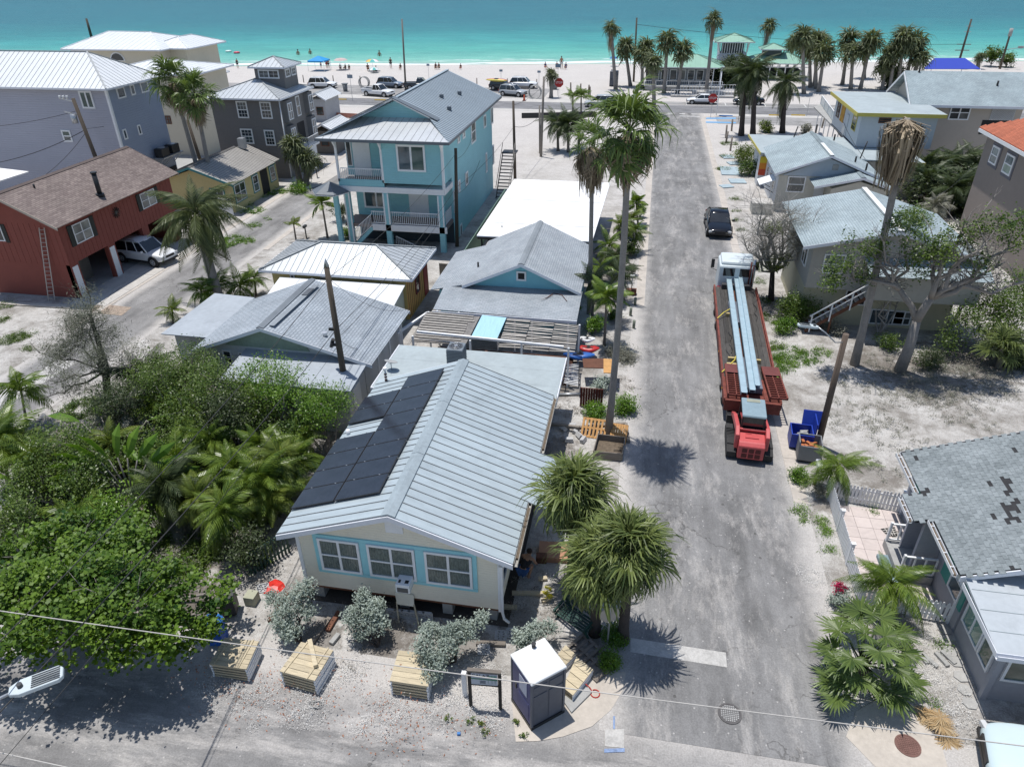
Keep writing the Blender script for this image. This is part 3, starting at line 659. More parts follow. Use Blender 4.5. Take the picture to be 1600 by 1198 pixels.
def solar_panel(xa,xb,y,label):
 t=thing('solar_panel',label,'solar panel',((xa+xb)/2,y+.53,zr_((xa+xb)/2)+.1),group='black solar panels on the cream house roof')
 h0=nL*0.13
 p=lambda x,yy:Vector((x,yy,zr_(x)))+h0
 m=MB();m.slab([p(xa,y+.01),p(xb,y+.01),p(xb,y+1.05),p(xa,y+1.05)],.04);m.build('frame',sol_f,t)
 h1=nL*0.134
 p2=lambda x,yy:Vector((x,yy,zr_(x)))+h1
 m=MB();m.slab([p2(xa+.02,y+.03),p2(xb-.02,y+.03),p2(xb-.02,y+1.03),p2(xa+.02,y+1.03)],.003);m.build('cells',solar,t)
 m=MB()
 for x in(xa+.35,xb-.35):
  c=Vector((x,y+1.055,zr_(x)))+nL*.14;m.obox(c,(.05,.025,.02));c=Vector((x,y+.2,zr_(x)))+nL*.05;m.obox(c,(.04,.04,.12))
 m.build('clamp',galv,t)['kind']='stuff'
ordn=['front','second','third','fourth','fifth','sixth','seventh','rear']
for i in range(8):solar_panel(-9.46,-7.78,17.45+i*1.065,f'solar panel in the upper row beside the ridge, {ordn[i]} of eight from the street end')
for i in(0,1,2,3,5,6):
 y=17.45+i*1.065+(0.02 if i>3 else 0)
 solar_panel(-11.16,-9.50,y,f'solar panel in the lower row along the eave, {["front", "second", "third", "fourth", "", "fifth", "rear"][i]} of six from the street end')
t=vent(h,-10.9,22.15,zr_(-10.9),.08,.22,white)
h2=thing('flat_roof_wing','low wing with flat pale blue roof joined behind the cream house','building',(-7.3,29,0))
part_box(h2,'wall',cream,-11.2,-3.4,26.75,30.6,0.3,2.72)
for i in range(3):
 y0_=26.68+i*1.42;m=MB();m.box(-11.6+(.0),-3.0,y0_,y0_+1.41,2.74,2.86-i*.001);m.build('roofing_strip',roll,h2)
m=MB();m.box(-11.64,-2.96,26.6,26.67,2.66,2.87);m.box(-2.99,-2.94,26.7,30.95,2.62,2.865);m.box(-11.66,-11.61,26.7,30.95,2.62,2.865);m.build('roof_edge',trim_w,h2)
def condenser(px,py,z,s,label,rz=0):
 p=P(px,py,z);t=thing('air_conditioner',label,'air conditioner',p,rz,local=True)
 m=MB();a=.42*s;m.box(-a,a,-a,a,0.04,.95*s);m.build('case',pm('condenser_case',(0.17,0.20,0.23),.5,.1),t,bevel=.03*s)
 m=MB()
 for i in range(9):
  z_=.12*s+i*.085*s;m.box(-a-.012,a+.012,-a-.012,a+.012,z_,z_+.025*s)
 m.build('louvre',pm('condenser_louvre',(0.07,0.085,0.10),.5,.1),t)['kind']='stuff'
 m=MB();m.cyl((0,0,.952*s),.34*s,.02,20);m.build('fan_opening',black,t)
 m=MB();m.cyl((0,0,.975*s),.1*s,.03,12)
 for i in range(8):
  an=i*math.pi/4;m.beam((math.cos(an)*.1*s,math.sin(an)*.1*s,.985*s),(math.cos(an)*.36*s,math.sin(an)*.36*s,.985*s),.02,.012)
 for r_ in(.2,.3,.37):m.tube([(math.cos(j*math.pi/10)*r_*s,math.sin(j*math.pi/10)*r_*s,.988*s)for j in range(21)],.008*s,4,cap=False)
 m.build('fan_guard',galv,t)
 m=MB();m.box(-a,a,-a,-a+.08,0,.04);m.box(-a,a,a-.08,a,0,.04);m.build('foot',black,t)
condenser(714,566,2.87,0.95,'grey condenser unit standing on the flat blue roof behind the ridge')
p=P(612,578,2.87)
t=thing('satellite_dish','grey satellite dish on the left edge of the flat roof','satellite dish',p,local=True,scale=.72)
m=MB();rings=[]
for i,r_ in enumerate((0.0,.18,.34,.46)):
 for j in range(20):rings.append((math.cos(j*math.pi/10)*r_*1.0,math.sin(j*math.pi/10)*r_*.8,.5+r_*r_*.5))
M_=Matrix.Translation((0,0,.55))@Matrix.Rotation(R(-18),4,'X')@Matrix.Rotation(R(8),4,'Y')@Matrix.Translation((0,0,-.5))
m.add([M_@Vector(v)for v in rings],[(i*20+j,i*20+(j+1)%20,(i+1)*20+(j+1)%20,(i+1)*20+j)for i in range(3)for j in range(20)],0,True)
m.build('dish',pm('dish_grey',(.33,.34,.34),.5,.1),t,fix=False).modifiers.new('solid','SOLIDIFY').thickness=.02
m=MB();m.tube([(0,0,0),(0,0,.55)],.03,6);m.tube([(0,0,.05),(.3,.1,0)],.015,5);m.tube([(0,.0,.45),(0,-.5,.8)],.012,5);m.build('mast',galv,t)
p=P(604,600,3.3)
t=thing('antenna_mast','short pole with stacked insulators on the roof beside the dish','antenna',p,local=True)
m=MB();m.tube([(0,0,-.4),(0,0,.75)],.035,6);m.build('mast',galv,t)
for i in range(4):
 m=MB();m.cyl((.0,0,.05+i*.15),.07,.06,8);m.build('insulator',brownwood,t)
m=MB();m.cyl((0,0,.75),.09,.12,10);m.build('cap',white,t)
# GREY SHINGLE HOUSE beside the pole
h=thing('grey_shingle_house','pale house with grey shingle gable roof behind the wooden pole','house',(-17.5,29,0))
wh_s=pm('white_siding',(0.56,0.57,0.57),.7,.05,1,lap=.14,dirt=.1)
gable_walls(h,-21.4,-12.9,29.1,34.6,0,2.85,4.35,wh_s,-17.9)
gable_roof(h,-21.9,-12.25,28.55,34.75,2.95,4.52,sh_grey,xr=-17.85)
roof_plane(h,[(-25.0,30.5,2.62),(-21.9,30.0,2.9),(-21.9,35.2,2.9),(-25.0,36.0,2.62)],rollg)
part_box(h,'wall',wh_s,-24.6,-21.4,31.0,35.2,0,2.5)
m=MB();m.ext([(-20.3,29.09,3.1),(-15.7,29.09,3.1),(-15.9,29.09,3.5),(-17.9,29.09,4.15),(-19.8,29.09,3.5)],(0,-.03,0));m.build('gable_panel',pm('green_panel',(.25,.32,.26),.8,.15),h)
m=MB();m.beam((-17.4,28.9,4.49),(-17.3,34.1,4.47),.28,.03);m.build('ridge_flashing',sh_grey2,h)
m=MB();m.beam((-17.35,32.6,4.51),(-17.33,33.5,4.51),.30,.03);m.build('roof_patch',pm('tar_patch',(.09,.10,.115),.8,.2),h)
wpx(h,'S',29.1,(347,546),(366,568),cols=1,rows=2)
wpx(h,'S',29.1,(372,549),(384,560),cols=1,rows=2)
m=MB();p=PL(508,524,(-12.25,30,2.95),(.29,0,1));m.cyl((p.x,p.y,p.z-.02),.12,.2,12);m.build('roof_vent',alu,h)
pr_=thing('porch','flat roofed white porch in front of the grey shingle house','porch',(-16,27.5,0))
roof_plane(pr_,[(-19.2,26.35,2.72),(-12.55,26.35,2.72),(-12.55,29.2,2.98),(-19.2,29.2,2.98)],rollg,th=.1)
part_box(pr_,'wall',wh_s,-18.9,-12.9,26.8,29.0,0,2.68)
window(pr_,'S',26.8,-17.9,-16.6,1.0,2.2,cols=2);window(pr_,'S',26.8,-15.5,-14.2,1.0,2.2,cols=2)
fpart(pr_,'door',white,'E',-12.9,27.3,28.2,0.2,2.2,.002,.05)
for yy in(29.8,31.6,33.6):part_box(pr_,'post',white,-12.55,-12.43,yy,yy+.12,0,2.75)
condenser(598,545,0,.8,'grey condenser on the ground between the two houses')
# YELLOW HOUSE, metal hip roof
h=thing('yellow_orange_house','small yellow and orange house under a silvery metal hip roof','house',(-18.5,42,0))
yel=pm('yellow_siding',(0.50,0.40,0.16),.7,.06,1,lap=.15,dirt=.1);orange=pm('orange_paint',(0.60,0.36,0.12),.7,.06,1,dirt=.1)
gm_l=pm('silver_metal_roof',(0.50,0.53,0.55),.38,.10,.5,metal=.35,dirt=.12)
box_walls(h,-23.0,-14.02,39.5,44.1,0,2.9,yel)
fpart(h,'side_wall',orange,'E',-14.0,39.5,44.1,0,2.9,-.015,.01)
hip_roof(h,-23.6,-13.45,39.05,44.6,3.0,4.05,gm_l,.42,pm('silver_seam',(.26,.28,.29),.5,.1),ridge=((-20.4,41.8),(-16.6,41.8)))
window(h,'E',-14.0,41.2,42.0,1.0,2.2,fr=pm('red_frame',(.20,.03,.03),.6,.1));fpart(h,'door',pm('red_door',(.30,.04,.04),.6,.1),'E',-14.0,43.1,43.9,.1,2.1,.005,.05)
wpx(h,'S',39.5,(453,428),(462,440),rows=1)
m=MB()
for i in range(12):m.box(-13.97,-13.95,39.6+i*.37,39.62+i*.37,.1,2.8)
m.build('battens',brownwood,h)['kind']='stuff'
h=thing('white_lean_to','white lean-to roof in front of the yellow house','lean-to',(-18,38,0))
roof_plane(h,[(-22.2,36.9,2.2),(-13.9,36.4,2.2),(-13.9,39.0,2.62),(-22.2,39.0,2.62)],wm_white,1.4,ribm=wm_white)
part_box(h,'wall',pm('pale_green_wall',(.50,.53,.45),.8,.08,dirt=.15),-21.8,-14.2,37.0,39.4,0,2.1)
# LIGHT BLUE HOUSE, grey shingles
h=thing('light_blue_house','light blue house with grey shingle gable and lower front roof','house',(-7,42,0))
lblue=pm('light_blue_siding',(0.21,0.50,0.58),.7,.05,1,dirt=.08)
gable_walls(h,-9.9,-3.4,39.35,46.5,0,2.75,4.3,lblue,-6.6)
box_walls(h,-11.9,-9.9,39.6,45.6,0,2.2,lblue)
gable_roof(h,-10.25,-3.0,38.9,46.9,2.88,4.5,sh_grey2,xr=-6.6)
roof_plane(h,[(-12.3,39.0,2.42),(-10.25,39.0,2.88),(-10.25,46.0,2.88),(-12.3,45.6,2.42)],sh_grey2)
roof_plane(h,[(-11.4,36.45,2.35),(-2.95,36.2,2.35),(-2.95,39.3,2.80),(-11.4,39.6,2.80)],sh_grey2)
m=MB();m.box(-11.4,-2.95,36.15,36.2,2.18,2.36);m.build('gutter',trim_w,h)
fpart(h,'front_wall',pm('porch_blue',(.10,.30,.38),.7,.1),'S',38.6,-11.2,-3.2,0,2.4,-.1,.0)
window(h,'S',39.35,-6.95,-6.35,3.25,3.85,rows=1,gl=dark,fw=.1)
for i,x in enumerate((-11.2,-9.9,-7.6,-6.6,-5.6,-3.5)):part_box(h,'post',white,x,x+.1,36.35,36.45,0,2.3)
for i in range(3):window(h,'S',38.6,-10.5+i*2.4,-9.1+i*2.4,.9,2.0,cols=2,rows=1)
m=MB();m.tube([(-9.8,41.5,3.0),(-9.8,41.5,3.4)],.06,8);m.build('vent_pipe',black,h)
m=MB();m.slab([(-9.9,39.1,3.02),(-6.6,38.85,4.36),(-6.6,39.34,4.36),(-9.9,39.34,3.02)],.03);m.build('soffit',trim_w,h)
t=thing('fallen_frond','dry brown palm frond lying on the grey lower roof of the light blue house','palm frond',(0,0,0))
m=MB();q=[PL(a,b,(-7,36.3,2.35),(0,-.145,1))+Vector((0,0,.05))for a,b in((853,467),(865,459),(878,462),(886,472))]
m.tube(q,.02,4)
for i in range(14):
 a=q[0].lerp(q[1],i/14);m.tube([a,a+Vector((-.25+.02*i,-.3,0))],.008,3)
m.build('frond_rib',brownwood,t)
# BRIGHT WHITE FLAT ROOF
h=thing('white_roof_building','low building under one bright white flat roof beside the lot','building',(-7,55,0))
brt=pm('bright_white_membrane',(0.78,0.78,0.78),.6,.04,.4,dirt=.07)
for i in range(5):
 a_,b_=i/5,(i+1)/5-.004;L_=lambda f,s_:(-11.25+.05*f+s_*(8.2+.3*f),47.5+15.2*f,3.0+.004*(i%2));m=MB();m.slab([L_(a_,0),L_(a_,1),L_(b_,1),L_(b_,0)],.08);m.build('membrane_strip',brt,h)
part_box(h,'wall',pm('dark_brown_wall',(.06,.045,.04),.8,.2),-10.6,-3.6,48.2,62,0,2.92)
m=MB();m.box(-11.2,-3.1,47.5,47.62,2.75,2.919);m.box(-3.22,-3.1,47.62,62.5,2.75,2.918);m.build('beam',pm('beam_brown',(.07,.05,.04),.8,.2),h)
for x in(-11.0,-8.3,-5.7,-3.3):part_box(h,'post',black,x,x+.1,47.7,47.8,0,2.74)
vent(h,-9.8,49.5,3.0,.05,.15,concd)
t=thing('green_fence','pale green slatted fence between the blue house and the white roof','fence',(-12.3,50,0))
gf=pm('green_fence_paint',(.20,.33,.26),.7,.15,2)
for i in range(44):part_box(t,'board',gf,-12.32,-12.28,46.5+i*.4,46.5+i*.4+.37,0,1.7)
t=thing('grey_fence','tan board fence between the yellow house and the light blue house','fence',(-13,46,0))
for i in range(5):part_box(t,'board',pm('tan_fence',(.30,.26,.22),.8,.1),-13.6+i*.62,-13.6+i*.62+.6,45.6,45.66,0,1.5)
# BLUE THREE-LEVEL HOUSE
h=thing('blue_beach_house','tall turquoise house with stacked porches and grey metal roof','house',(-18.8,60,0))
teal=pm('turquoise_siding',(0.27,0.54,0.58),.65,.05,1,lap=.18,dirt=.05)
gx0,gx1,gy=-23.1,-14.6,51.6
box_walls(h,-22.6,gx1,gy+2.3,69.6,0,5.3,teal)
box_walls(h,-19.3,gx1,gy,69.6,5.3,8.45,teal,'upper_wall')
box_walls(h,-22.9,-19.3,gy+1.9,69.6,5.3,8.45,teal,'upper_wall')
part_box(h,'porch_floor',pm('deck_boards',(.22,.17,.15),.8,.15),-22.9,gx1-.02,gy+.06,gy+2.3,1.75,2.0)
part_box(h,'balcony_floor',pm('deck_boards',(.22,.17,.15),.8,.15),-22.9,-19.35,gy+.06,gy+1.9,5.05,5.2)
fpart(h,'balcony_edge',teal,'S',gy,-22.95,-19.3,4.98,5.5,-.06,.02)
fpart(h,'floor_band',white,'S',gy,-22.95,gx1+.02,4.55,4.97,-.1,.05)
fpart(h,'floor_band',white,'E',gx1,gy,54.0,4.55,4.97,.002,.05)
fpart(h,'porch_beam',white,'S',gy,-20.6,gx1+.05,1.55,2.05,-.05,.05)
m=MB();m.box(-22.9,gx1-.01,gy+.06,gy+2.3,4.6,4.97);m.build('porch_ceiling',white,h)
for x,z0,z1 in((-22.65,0,4.55),(-19.5,0,4.55),(-15.15,0,4.55)):
 part_box(h,'column',teal if z0==0 else white,x,x+.42,gy-.05,gy+.3,z0 if x!=-15.15 else 0,z1)
 for dx in(0,.36):
  m=MB();m.box(x+dx-.03,x+dx+.08,gy-.08,gy-.051,2.1 if x>-22 else.1,4.5);m.build('column_trim',white,h)
for x in(-22.98,-19.42,-14.72):part_box(h,'post',white,x,x+.16,gy-.02,gy+.12,5.3 if x<-19 else 4.98,8.4)
for x in(-22.9,-14.65,-19.35):
 m=MB();m.ext([(x,gy-.02,7.7),(x,gy-.02,8.4),(x,gy-.62,8.45),(x,gy-.5,8.3)],(.1,0,0));m.build('bracket',white,h)
rail(h,(-22.7,gy+.05,5.3),(-19.5,gy+.05,5.3),1.0,.15)
rail(h,(-19.05,gy+.05,2.05),(-15.15,gy+.05,2.05),1.0,.15)
rail(h,(-20.6,gy+.05,2.05),(-19.5,gy+.05,2.05),1.0,.15)
rail(h,(-14.75,gy+.3,2.05),(-14.75,gy+2.2,2.05),1.0,.15)
for i in range(10):
 x=-20.6-i*.2;z=1.85-i*.2;m=MB();m.box(x-.24,x,gy+.1,gy+1.2,z-.04,z);m.build('stair_tread',concd,h)
m=MB();m.beam((-20.6,gy+.1,1.75),(-22.5,gy+.1,-.1),.06,.28);m.beam((-20.6,gy+1.2,1.75),(-22.5,gy+1.2,-.1),.06,.28);m.build('stringer',teal,h)
rail(h,(-20.6,gy+.05,1.85),(-22.3,gy+.05,.4),1.0,.15);rail(h,(-22.3,gy+.05,.25),(-22.6,gy+.05,.25),1.0,.12)
rail(h,(-18.9,gy+.4,.1),(-17.3,gy+.4,-.6),.9,.15)
window(h,'S',gy,-18.1,-15.9,6.25,8.2,cols=2,rows=1,fw=.14,gl=glassg,out=.01)
window(h,'S',gy+2.3,-22.0,-19.9,2.6,4.4,cols=2,rows=1,fw=.14,gl=glassmat('grey_glass',(.14,.17,.17)))
fpart(h,'door',white,'S',gy+2.3,-18.2,-16.6,2.02,4.5,.002,.06)
fpart(h,'door',white,'S',gy+1.9,-22.3,-20.9,5.3,8.2,.002,.06)
window(h,'S',gy+1.9,-22.85,-22.4,6.0,8.0,cols=1,rows=1)
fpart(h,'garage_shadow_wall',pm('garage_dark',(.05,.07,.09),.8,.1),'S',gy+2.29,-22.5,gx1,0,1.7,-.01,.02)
for tl,br,kw in[((735,190),(743,220),dict(cols=1,rows=2)),((755,185-4),(759,198),dict(cols=1,rows=1)),((766,168),(770,192),dict(cols=1,rows=1)),((714,211),(718,219),dict(cols=1,rows=1)),((722,204),(726,212),dict(cols=1,rows=1)),((758,240),(761,268),dict(cols=1,rows=1)),((769,228),(771,256),dict(cols=1,rows=1)),((726,271),(731,287),dict(cols=1,rows=1)),((715,283),(719,298),dict(cols=1,rows=1)),((718,360-8),(722,377-8),dict(cols=1,rows=1))]:
 a,b=PX(*tl,gx1),PX(*br,gx1);window(h,'E',gx1,a.y,max(b.y,a.y+.6),a.z,min(b.z,a.z-.7),fw=.13,gl=glassmat('grey_glass'),**kw)
window(h,'E',gx1,gy+2.5,gy+3.6,2.4,4.2,cols=1,rows=1,fw=.12)
corner_trim(h,gx1,gy,5.0,8.45,white,.16)
roof_plane(h,[(-24.05,50.9,8.6),(-19.05,55.0,10.8),(-19.05,70.9,10.8),(-24.05,70.9,8.6)],gm_roof,.42,ribm=gm_rib)
yv=55.0
roof_plane(h,[(-13.9,50.9,8.6),(-13.9,70.9,8.6),(-19.05,70.9,10.8),(-19.05,yv,10.8),(-16.6,yv,9.75)],gm_roof,.42,ribm=gm_rib)
roof_plane(h,[(-24.05,50.88,8.61),(-13.9,50.88,8.61),(-16.45,55.1,9.45),(-22.2,55.1,9.45)],pm('bright_silver_roof',(.55,.57,.58),.4,.08,.5,metal=.3),.55,ribm=wm_rib)
m=MB();m.ext([(-22.0,55.0,9.4),(-16.3,55.0,9.4),(-19.1,55.0,10.62)],(0,.1,0));m.build('gable',teal,h)
for xe in(-22.6,-15.6):
 m=MB();m.beam((xe,54.7,9.28),(-19.05,54.7,10.86),.5,.12);m.build('rake_board',white,h)
 m=MB();m.beam((xe,54.66,9.40),(-19.05,54.66,10.96),.7,.06);m.build('rake_cap',gm_rib,h)
m=MB();m.box(-24.1,-13.85,50.83,50.87,8.4,8.6);m.box(-13.88,-13.84,50.9,70.9,8.4,8.6);m.build('fascia',gm_rib,h)
m=MB();m.box(-24.0,-13.9,50.9,70.8,8.42,8.47);m.build('soffit',white,h)
m=MB();m.beam((-19.05,54.6,10.84),(-19.05,70.95,10.84),.25,.06);m.build('ridge_cap',gm_roof,h)
for px,py in((690,153),(718,148),(702,172)):
 q=PL(px,py,(-13.9,55,8.6),(.427,0,1));m=MB();m.obox((q.x,q.y,q.z+.15),(.35,.35,.25),rz=.3);m.build('roof_vent',gm_rib,h)
t=thing('stair_canopy','small hexagonal blue metal canopy at the corner of the blue house','canopy',(-23.5,50.9,4.6))
m=MB();c=Vector((-23.6,51.3,5.35));ring=[Vector((c.x+1.5*math.cos(i*math.pi/3),c.y+1.3*math.sin(i*math.pi/3),4.62))for i in range(6)]
for i in range(6):m.slab([ring[i],ring[(i+1)%6],c],.05)
m.build('roof',gm_rib,t)
m=MB();m.prism([(p_.x,p_.y)for p_ in ring],4.5,4.56);m.build('fascia',white,t)
m=MB();m.box(-23.3,-22.95,50.9,51.2,0,4.5);m.build('column',teal,t)
# RED HOUSE
h=thing('red_house','barn red house with brown shingle roof and garage openings below','house',(-40,45,0))
red=pm('red_siding',(0.23,0.062,0.046),.75,.07,1.2,dirt=.15)
g=red
m=MB();m.ext([(-42.9,38.2,2.6),(-36.6,38.2,2.6),(-36.6,38.2,5.5),(-39.6,38.2,7.6),(-42.9,38.2,5.8)],(0,12.3,0));m.build('upper_wall',red,h)
m=MB();m.box(-43,-36.65,38.25,38.6,0,2.59);m.box(-43,-42.7,38.6,50.3,0,2.59);m.box(-43,-37.2,50.1,50.4,0,2.59);m.build('lower_wall',red,h)
for yy in(38.25,42.0,45.9,49.4):
 part_box(h,'pier',red,-36.95,-36.62,yy,yy+.75,0,2.59)
 if yy in(38.25,42.0):fpart(h,'pale_board',white,'E',-36.62,yy+.1,yy+.6,0,2.4,.002,.03)
part_box(h,'inner_wall',pm('garage_wall',(.16,.15,.13),.8,.15),-38.6,-38.4,39.2,41.9,0,2.5)
m=MB()
for i in range(31):m.box(-36.6,-36.585,38.3+i*.4,38.33+i*.4,2.62,5.55)
for i in range(15):m.box(-42.8+i*.42,-42.77+i*.42,38.185,38.2,2.62,5.6)
m.build('battens',red,h)['kind']='stuff'
gable_roof(h,-43.6,-35.75,37.35,50.6,5.75,7.85,sh_brown,xr=-39.65,fasc=pm('beige_fascia',(.42,.36,.30),.7,.1))
roof_plane(h,[(-35.75,50.6,5.75),(-35.75,50.65,5.75),(-39.6,50.65,7.85),(-39.6,50.6,7.85)],sh_brown)
shut=pm('black_shutter',(.018,.022,.02),.6,.2)
for(a,b)in(((106,341),(147,373)),((214,295),(247,325))):
 p0,p1=PX(*a,-36.6),PX(*b,-36.6)
 y0_,y1_,z0_,z1_=p0.y,p1.y,min(p0.z,p1.z)-.1,min(5.35,max(p0.z,p1.z)+.2)
 z0_=3.75 if a[0]==106 else 3.9
 window(h,'E',-36.6,y0_,y1_,z0_,5.15,cols=2,rows=2,gl=glassmat('blind_glass',(.18,.19,.18)))
 fpart(h,'shutter',shut,'E',-36.6,y0_-.42,y0_-.02,z0_-.05,5.2,.003,.06);fpart(h,'shutter',shut,'E',-36.6,y1_+.02,y1_+.42,z0_-.05,5.2,.003,.06)
window(h,'S',38.2,-41.9,-40.75,4.2,5.35,cols=2,rows=1);fpart(h,'shutter',shut,'S',38.2,-40.73,-40.45,4.1,5.45,.003,.05)
RH=h
q=PX(181,333,-36.6);m=MB();m.ext([(-36.57,q.y+.13*math.cos(i*math.pi/8),q.z+.13*math.sin(i*math.pi/8))for i in range(16)],(.03,0,0))
for i in range(12):
 a=i*math.pi/6;m.beam((-36.55,q.y+.15*math.cos(a),q.z+.15*math.sin(a)),(-36.55,q.y+.42*math.cos(a),q.z+.42*math.sin(a)),.07,.02)
m.build('sun_ornament',pm('dark_bronze',(.05,.045,.04),.6,.2),RH)
q=PL(156,303,(-35.75,40,5.75),(.545,0,1));m=MB();m.tube([(q.x,q.y,q.z-.1),(q.x,q.y,q.z+1.65)],.16,12);m.tube([(q.x,q.y,q.z+1.65),(q.x,q.y,q.z+1.75)],.22,12)
m.cyl((q.x,q.y,q.z-.05),.28,.2,12);m.build('stove_pipe',black,h)
q=PL(52,288,(-35.75,40,5.75),(.545,0,1));vent(h,q.x,q.y,q.z,.06,.25)
RH.location=(-40*1.022,45*1.022,0);RH.scale=(1.022,1.022,.935)
t=thing('extension_ladder','long aluminium extension ladder leaning on the red gable wall','ladder',(-38.3,37.4,0))
b0,b1=P(76,470),P(86,470);t0,t1=PY(61,356,38.95),PY(69,356,38.95)
ladm=pm('pale_ladder',(.42,.37,.33),.6,.1)
for a,b in((b0,t0),(b1,t1)):m=MB();m.beam(a,b,.06,.03);m.build('stile',ladm,t)
for i in range(18):
 f=(i+.5)/18;m=MB();m.tube([b0.lerp(t0,f),b1.lerp(t1,f)],.022,5);m.build('rung',ladm,t)
t=thing('white_carport','white canopy roof left of the red house','canopy',(-46,47,0))
m=MB();m.slab([P(-30,292,4),P(45,268,4),P(-6,262,4),P(-60,270,4)],.1);m.build('roof',brt,t)
part_box(t,'post',white,-51,-50.9,50,50.1,0,3.9)
# LAVENDER GREY HOUSE
h=thing('lavender_house','very large lavender grey house with white standing-seam hip roof','house',(-52,62,0))
lav=pm('lavender_siding',(0.40,0.40,0.455),.7,.04,.8,lap=.2,dirt=.05)
lav_shaded=pm('lavender_siding_shaded',(0.29,0.33,0.41),.7,.04,.8,lap=.2,dirt=.05)  # darker copy of the siding, side wall's shade put into the colour
m=MB();m.box(-63.5,-46.7,58.9,66.1,0,10.45);m.build('wall',lav,h)
m=MB();m.box(-46.7,-46.66,58.92,66.08,0,10.4);m.build('side_wall',lav_shaded,h)
hip_roof(h,-64,-46.2,58.4,66.6,10.5,12.95,wm_white,.52,wm_rib)
corner_trim(h,-46.66,58.92,0,10.4,white,.2)
for tl,br,kw in[((122,142),(150,170),dict(cols=2,rows=1)),((95,203),(115,222),dict(cols=1,rows=2))]:wpx(h,'S',58.9,tl,br,fw=.14,gl=glassg,**kw)
for tl,br in[((180,138),(197,152)),((201,133),(212,148)),((217,129),(233,143)),((190,203),(200,217)),((213,196),(222,210))]:
 a,b=PX(*tl,-46.66),PX(*br,-46.66);window(h,'E',-46.66,a.y,b.y,b.z,a.z,fw=.12,rows=1)
q=PX(245,225,-46.66);m=MB();m.box(-46.6,-45.4,62.6,65.9,3.55,3.65);
for y in(62.7,64.2,65.8):m.beam((-46.6,y,2.6),(-45.5,y,3.55),.06,.06)
m.build('wall_shelf',galv,h)
for i,y in enumerate((63.4,65.1)):
 t=thing('air_conditioner',f'black condenser on the wall shelf of the lavender house, {"nearer" if i == 0 else "farther"} one','air conditioner',(-46,y,3.65),local=True,group='condensers on the lavender wall shelf')
 m=MB();m.box(-.42,.42,-.6,.6,0,.8);m.build('case',black,t,bevel=.05)
 m=MB();m.cyl((0,0,.8),.35,.05,14);m.build('fan_guard',galv,t)
part_box(h,'garage_door',dark,-46.65,-46.6,64.0,65.9,0,2.2)
# CREAM BEACH HOUSE behind
h=thing('cream_beach_house','cream house with two levels of white metal roof near the sea','house',(-68,96,0))
crm=pm('cream_stucco',(0.60,0.55,0.44),.8,.05,.6)
crmt=pm('tan_stucco',(0.48,0.43,0.33),.8,.05,.6)
box_walls(h,-76.6,-63.6,92.2,103,0,9.9,crm);box_walls(h,-63.6,-61.2,94.5,102.4,0,9.9,crm,'bay_wall')
hip_roof(h,-77.4,-62.8,91.4,103.8,10,11.6,wm_white,.8,wm_white,ridge=((-74.5,98),(-67.5,97)))
hip_roof(h,-66.5,-60.2,93.6,103.2,9.98,11.1,wm_white,.8,wm_white)
box_walls(h,-72,-59.6,91.9,99.9,0,6.3,crmt,'lower_wall')
hip_roof(h,-72.5,-59.0,91.4,100.5,6.4,7.5,wm_white,.8,wm_white)
box_walls(h,-60.5,-46.7,68,92,0,.01,concd,'yard_slab')
wpx(h,'S',94.5,(239,86),(252,99),fw=.14,rows=2,cols=1)
m=MB();q=PY(184,93,92.2);m.ext([(q.x+math.cos(i*math.pi/8)*1.1,92.19,q.z-.2+math.sin(i*math.pi/8)*1.1)for i in range(9)],(0,-.05,0));f=m.build('arched_window',white,h)
m=MB();m.ext([(q.x+math.cos(i*math.pi/8)*.9,92.13,q.z-.12+math.sin(i*math.pi/8)*.85)for i in range(9)],(0,-.03,0));m.build('pane',glass,f)
h=thing('cream_annex','tall cream annex with white roof between the lavender and the dark grey house','house',(-56,80,0))
box_walls(h,-62,-50.9,78.6,86,0,8.9,crm)
hip_roof(h,-62.6,-50.2,78.0,86.8,9.0,9.9,wm_white,.8,wm_white)
wpx(h,'S',78.6,(257,181),(269,194),fw=.1,rows=2,cols=2,fr=brownwood)
# DARK GREY HOUSE with tower room
h=thing('dark_grey_house','dark grey house with pale hip roof and square rooftop tower room','house',(-40,74,0))
dg=pm('dark_grey_siding',(0.18,0.17,0.165),.7,.05,1,lap=.18)
box_walls(h,-44.1,-36.6,70.4,77.6,0,7.9,dg)
lgm=pm('light_metal_roof',(.50,.53,.55),.4,.06,.5,metal=.3)
hip_roof(h,-44.7,-36.2,69.9,78.1,8.0,9.3,lgm,.5,wm_rib)
box_walls(h,-40.5,-37.3,73.8,76.9,8.2,10.5,dg,'tower_wall')
hip_roof(h,-40.9,-36.9,73.3,77.4,10.5,11.3,lgm,.5,wm_rib,ridge=((-38.9,75.3),(-38.9,75.3)))
window(h,'S',73.8,-40.1,-37.8,9.35,10.2,cols=2,rows=1,mun=1,fw=.12);
for y in(74.1,75.5):window(h,'E',-37.3,y,y+1.1,9.4,10.2,rows=1,cols=1,mun=1,fw=.12)
for tl,br in[((368,158),(390,185)),((405,159),(427,186)),((375,201),(398,225)),((412,203),(432,228))]:wpx(h,'S',70.4,tl,br,fw=.13,rows=2,cols=1,mun=2)
for y in(71.0,76.1):
 for z in(3.3,5.75):
  m=MB();m.prism([(-36.6,y-.1),(-36.15,y+.1),(-36.15,y+1.2),(-36.6,y+1.4)],z-.2,z+1.9);b_=m.build('bay',dg,h)
  window(h,'E',-36.15,y+.15,y+1.15,z,z+1.65,cols=2,rows=2,fw=.1)
window(h,'E',-36.6,74.0,74.9,5.6,7.6,cols=1,rows=2,fw=.12)
fpart(h,'doorway',dark,'E',-36.6,73.6,75.3,2.9,5.0,.002,.02)
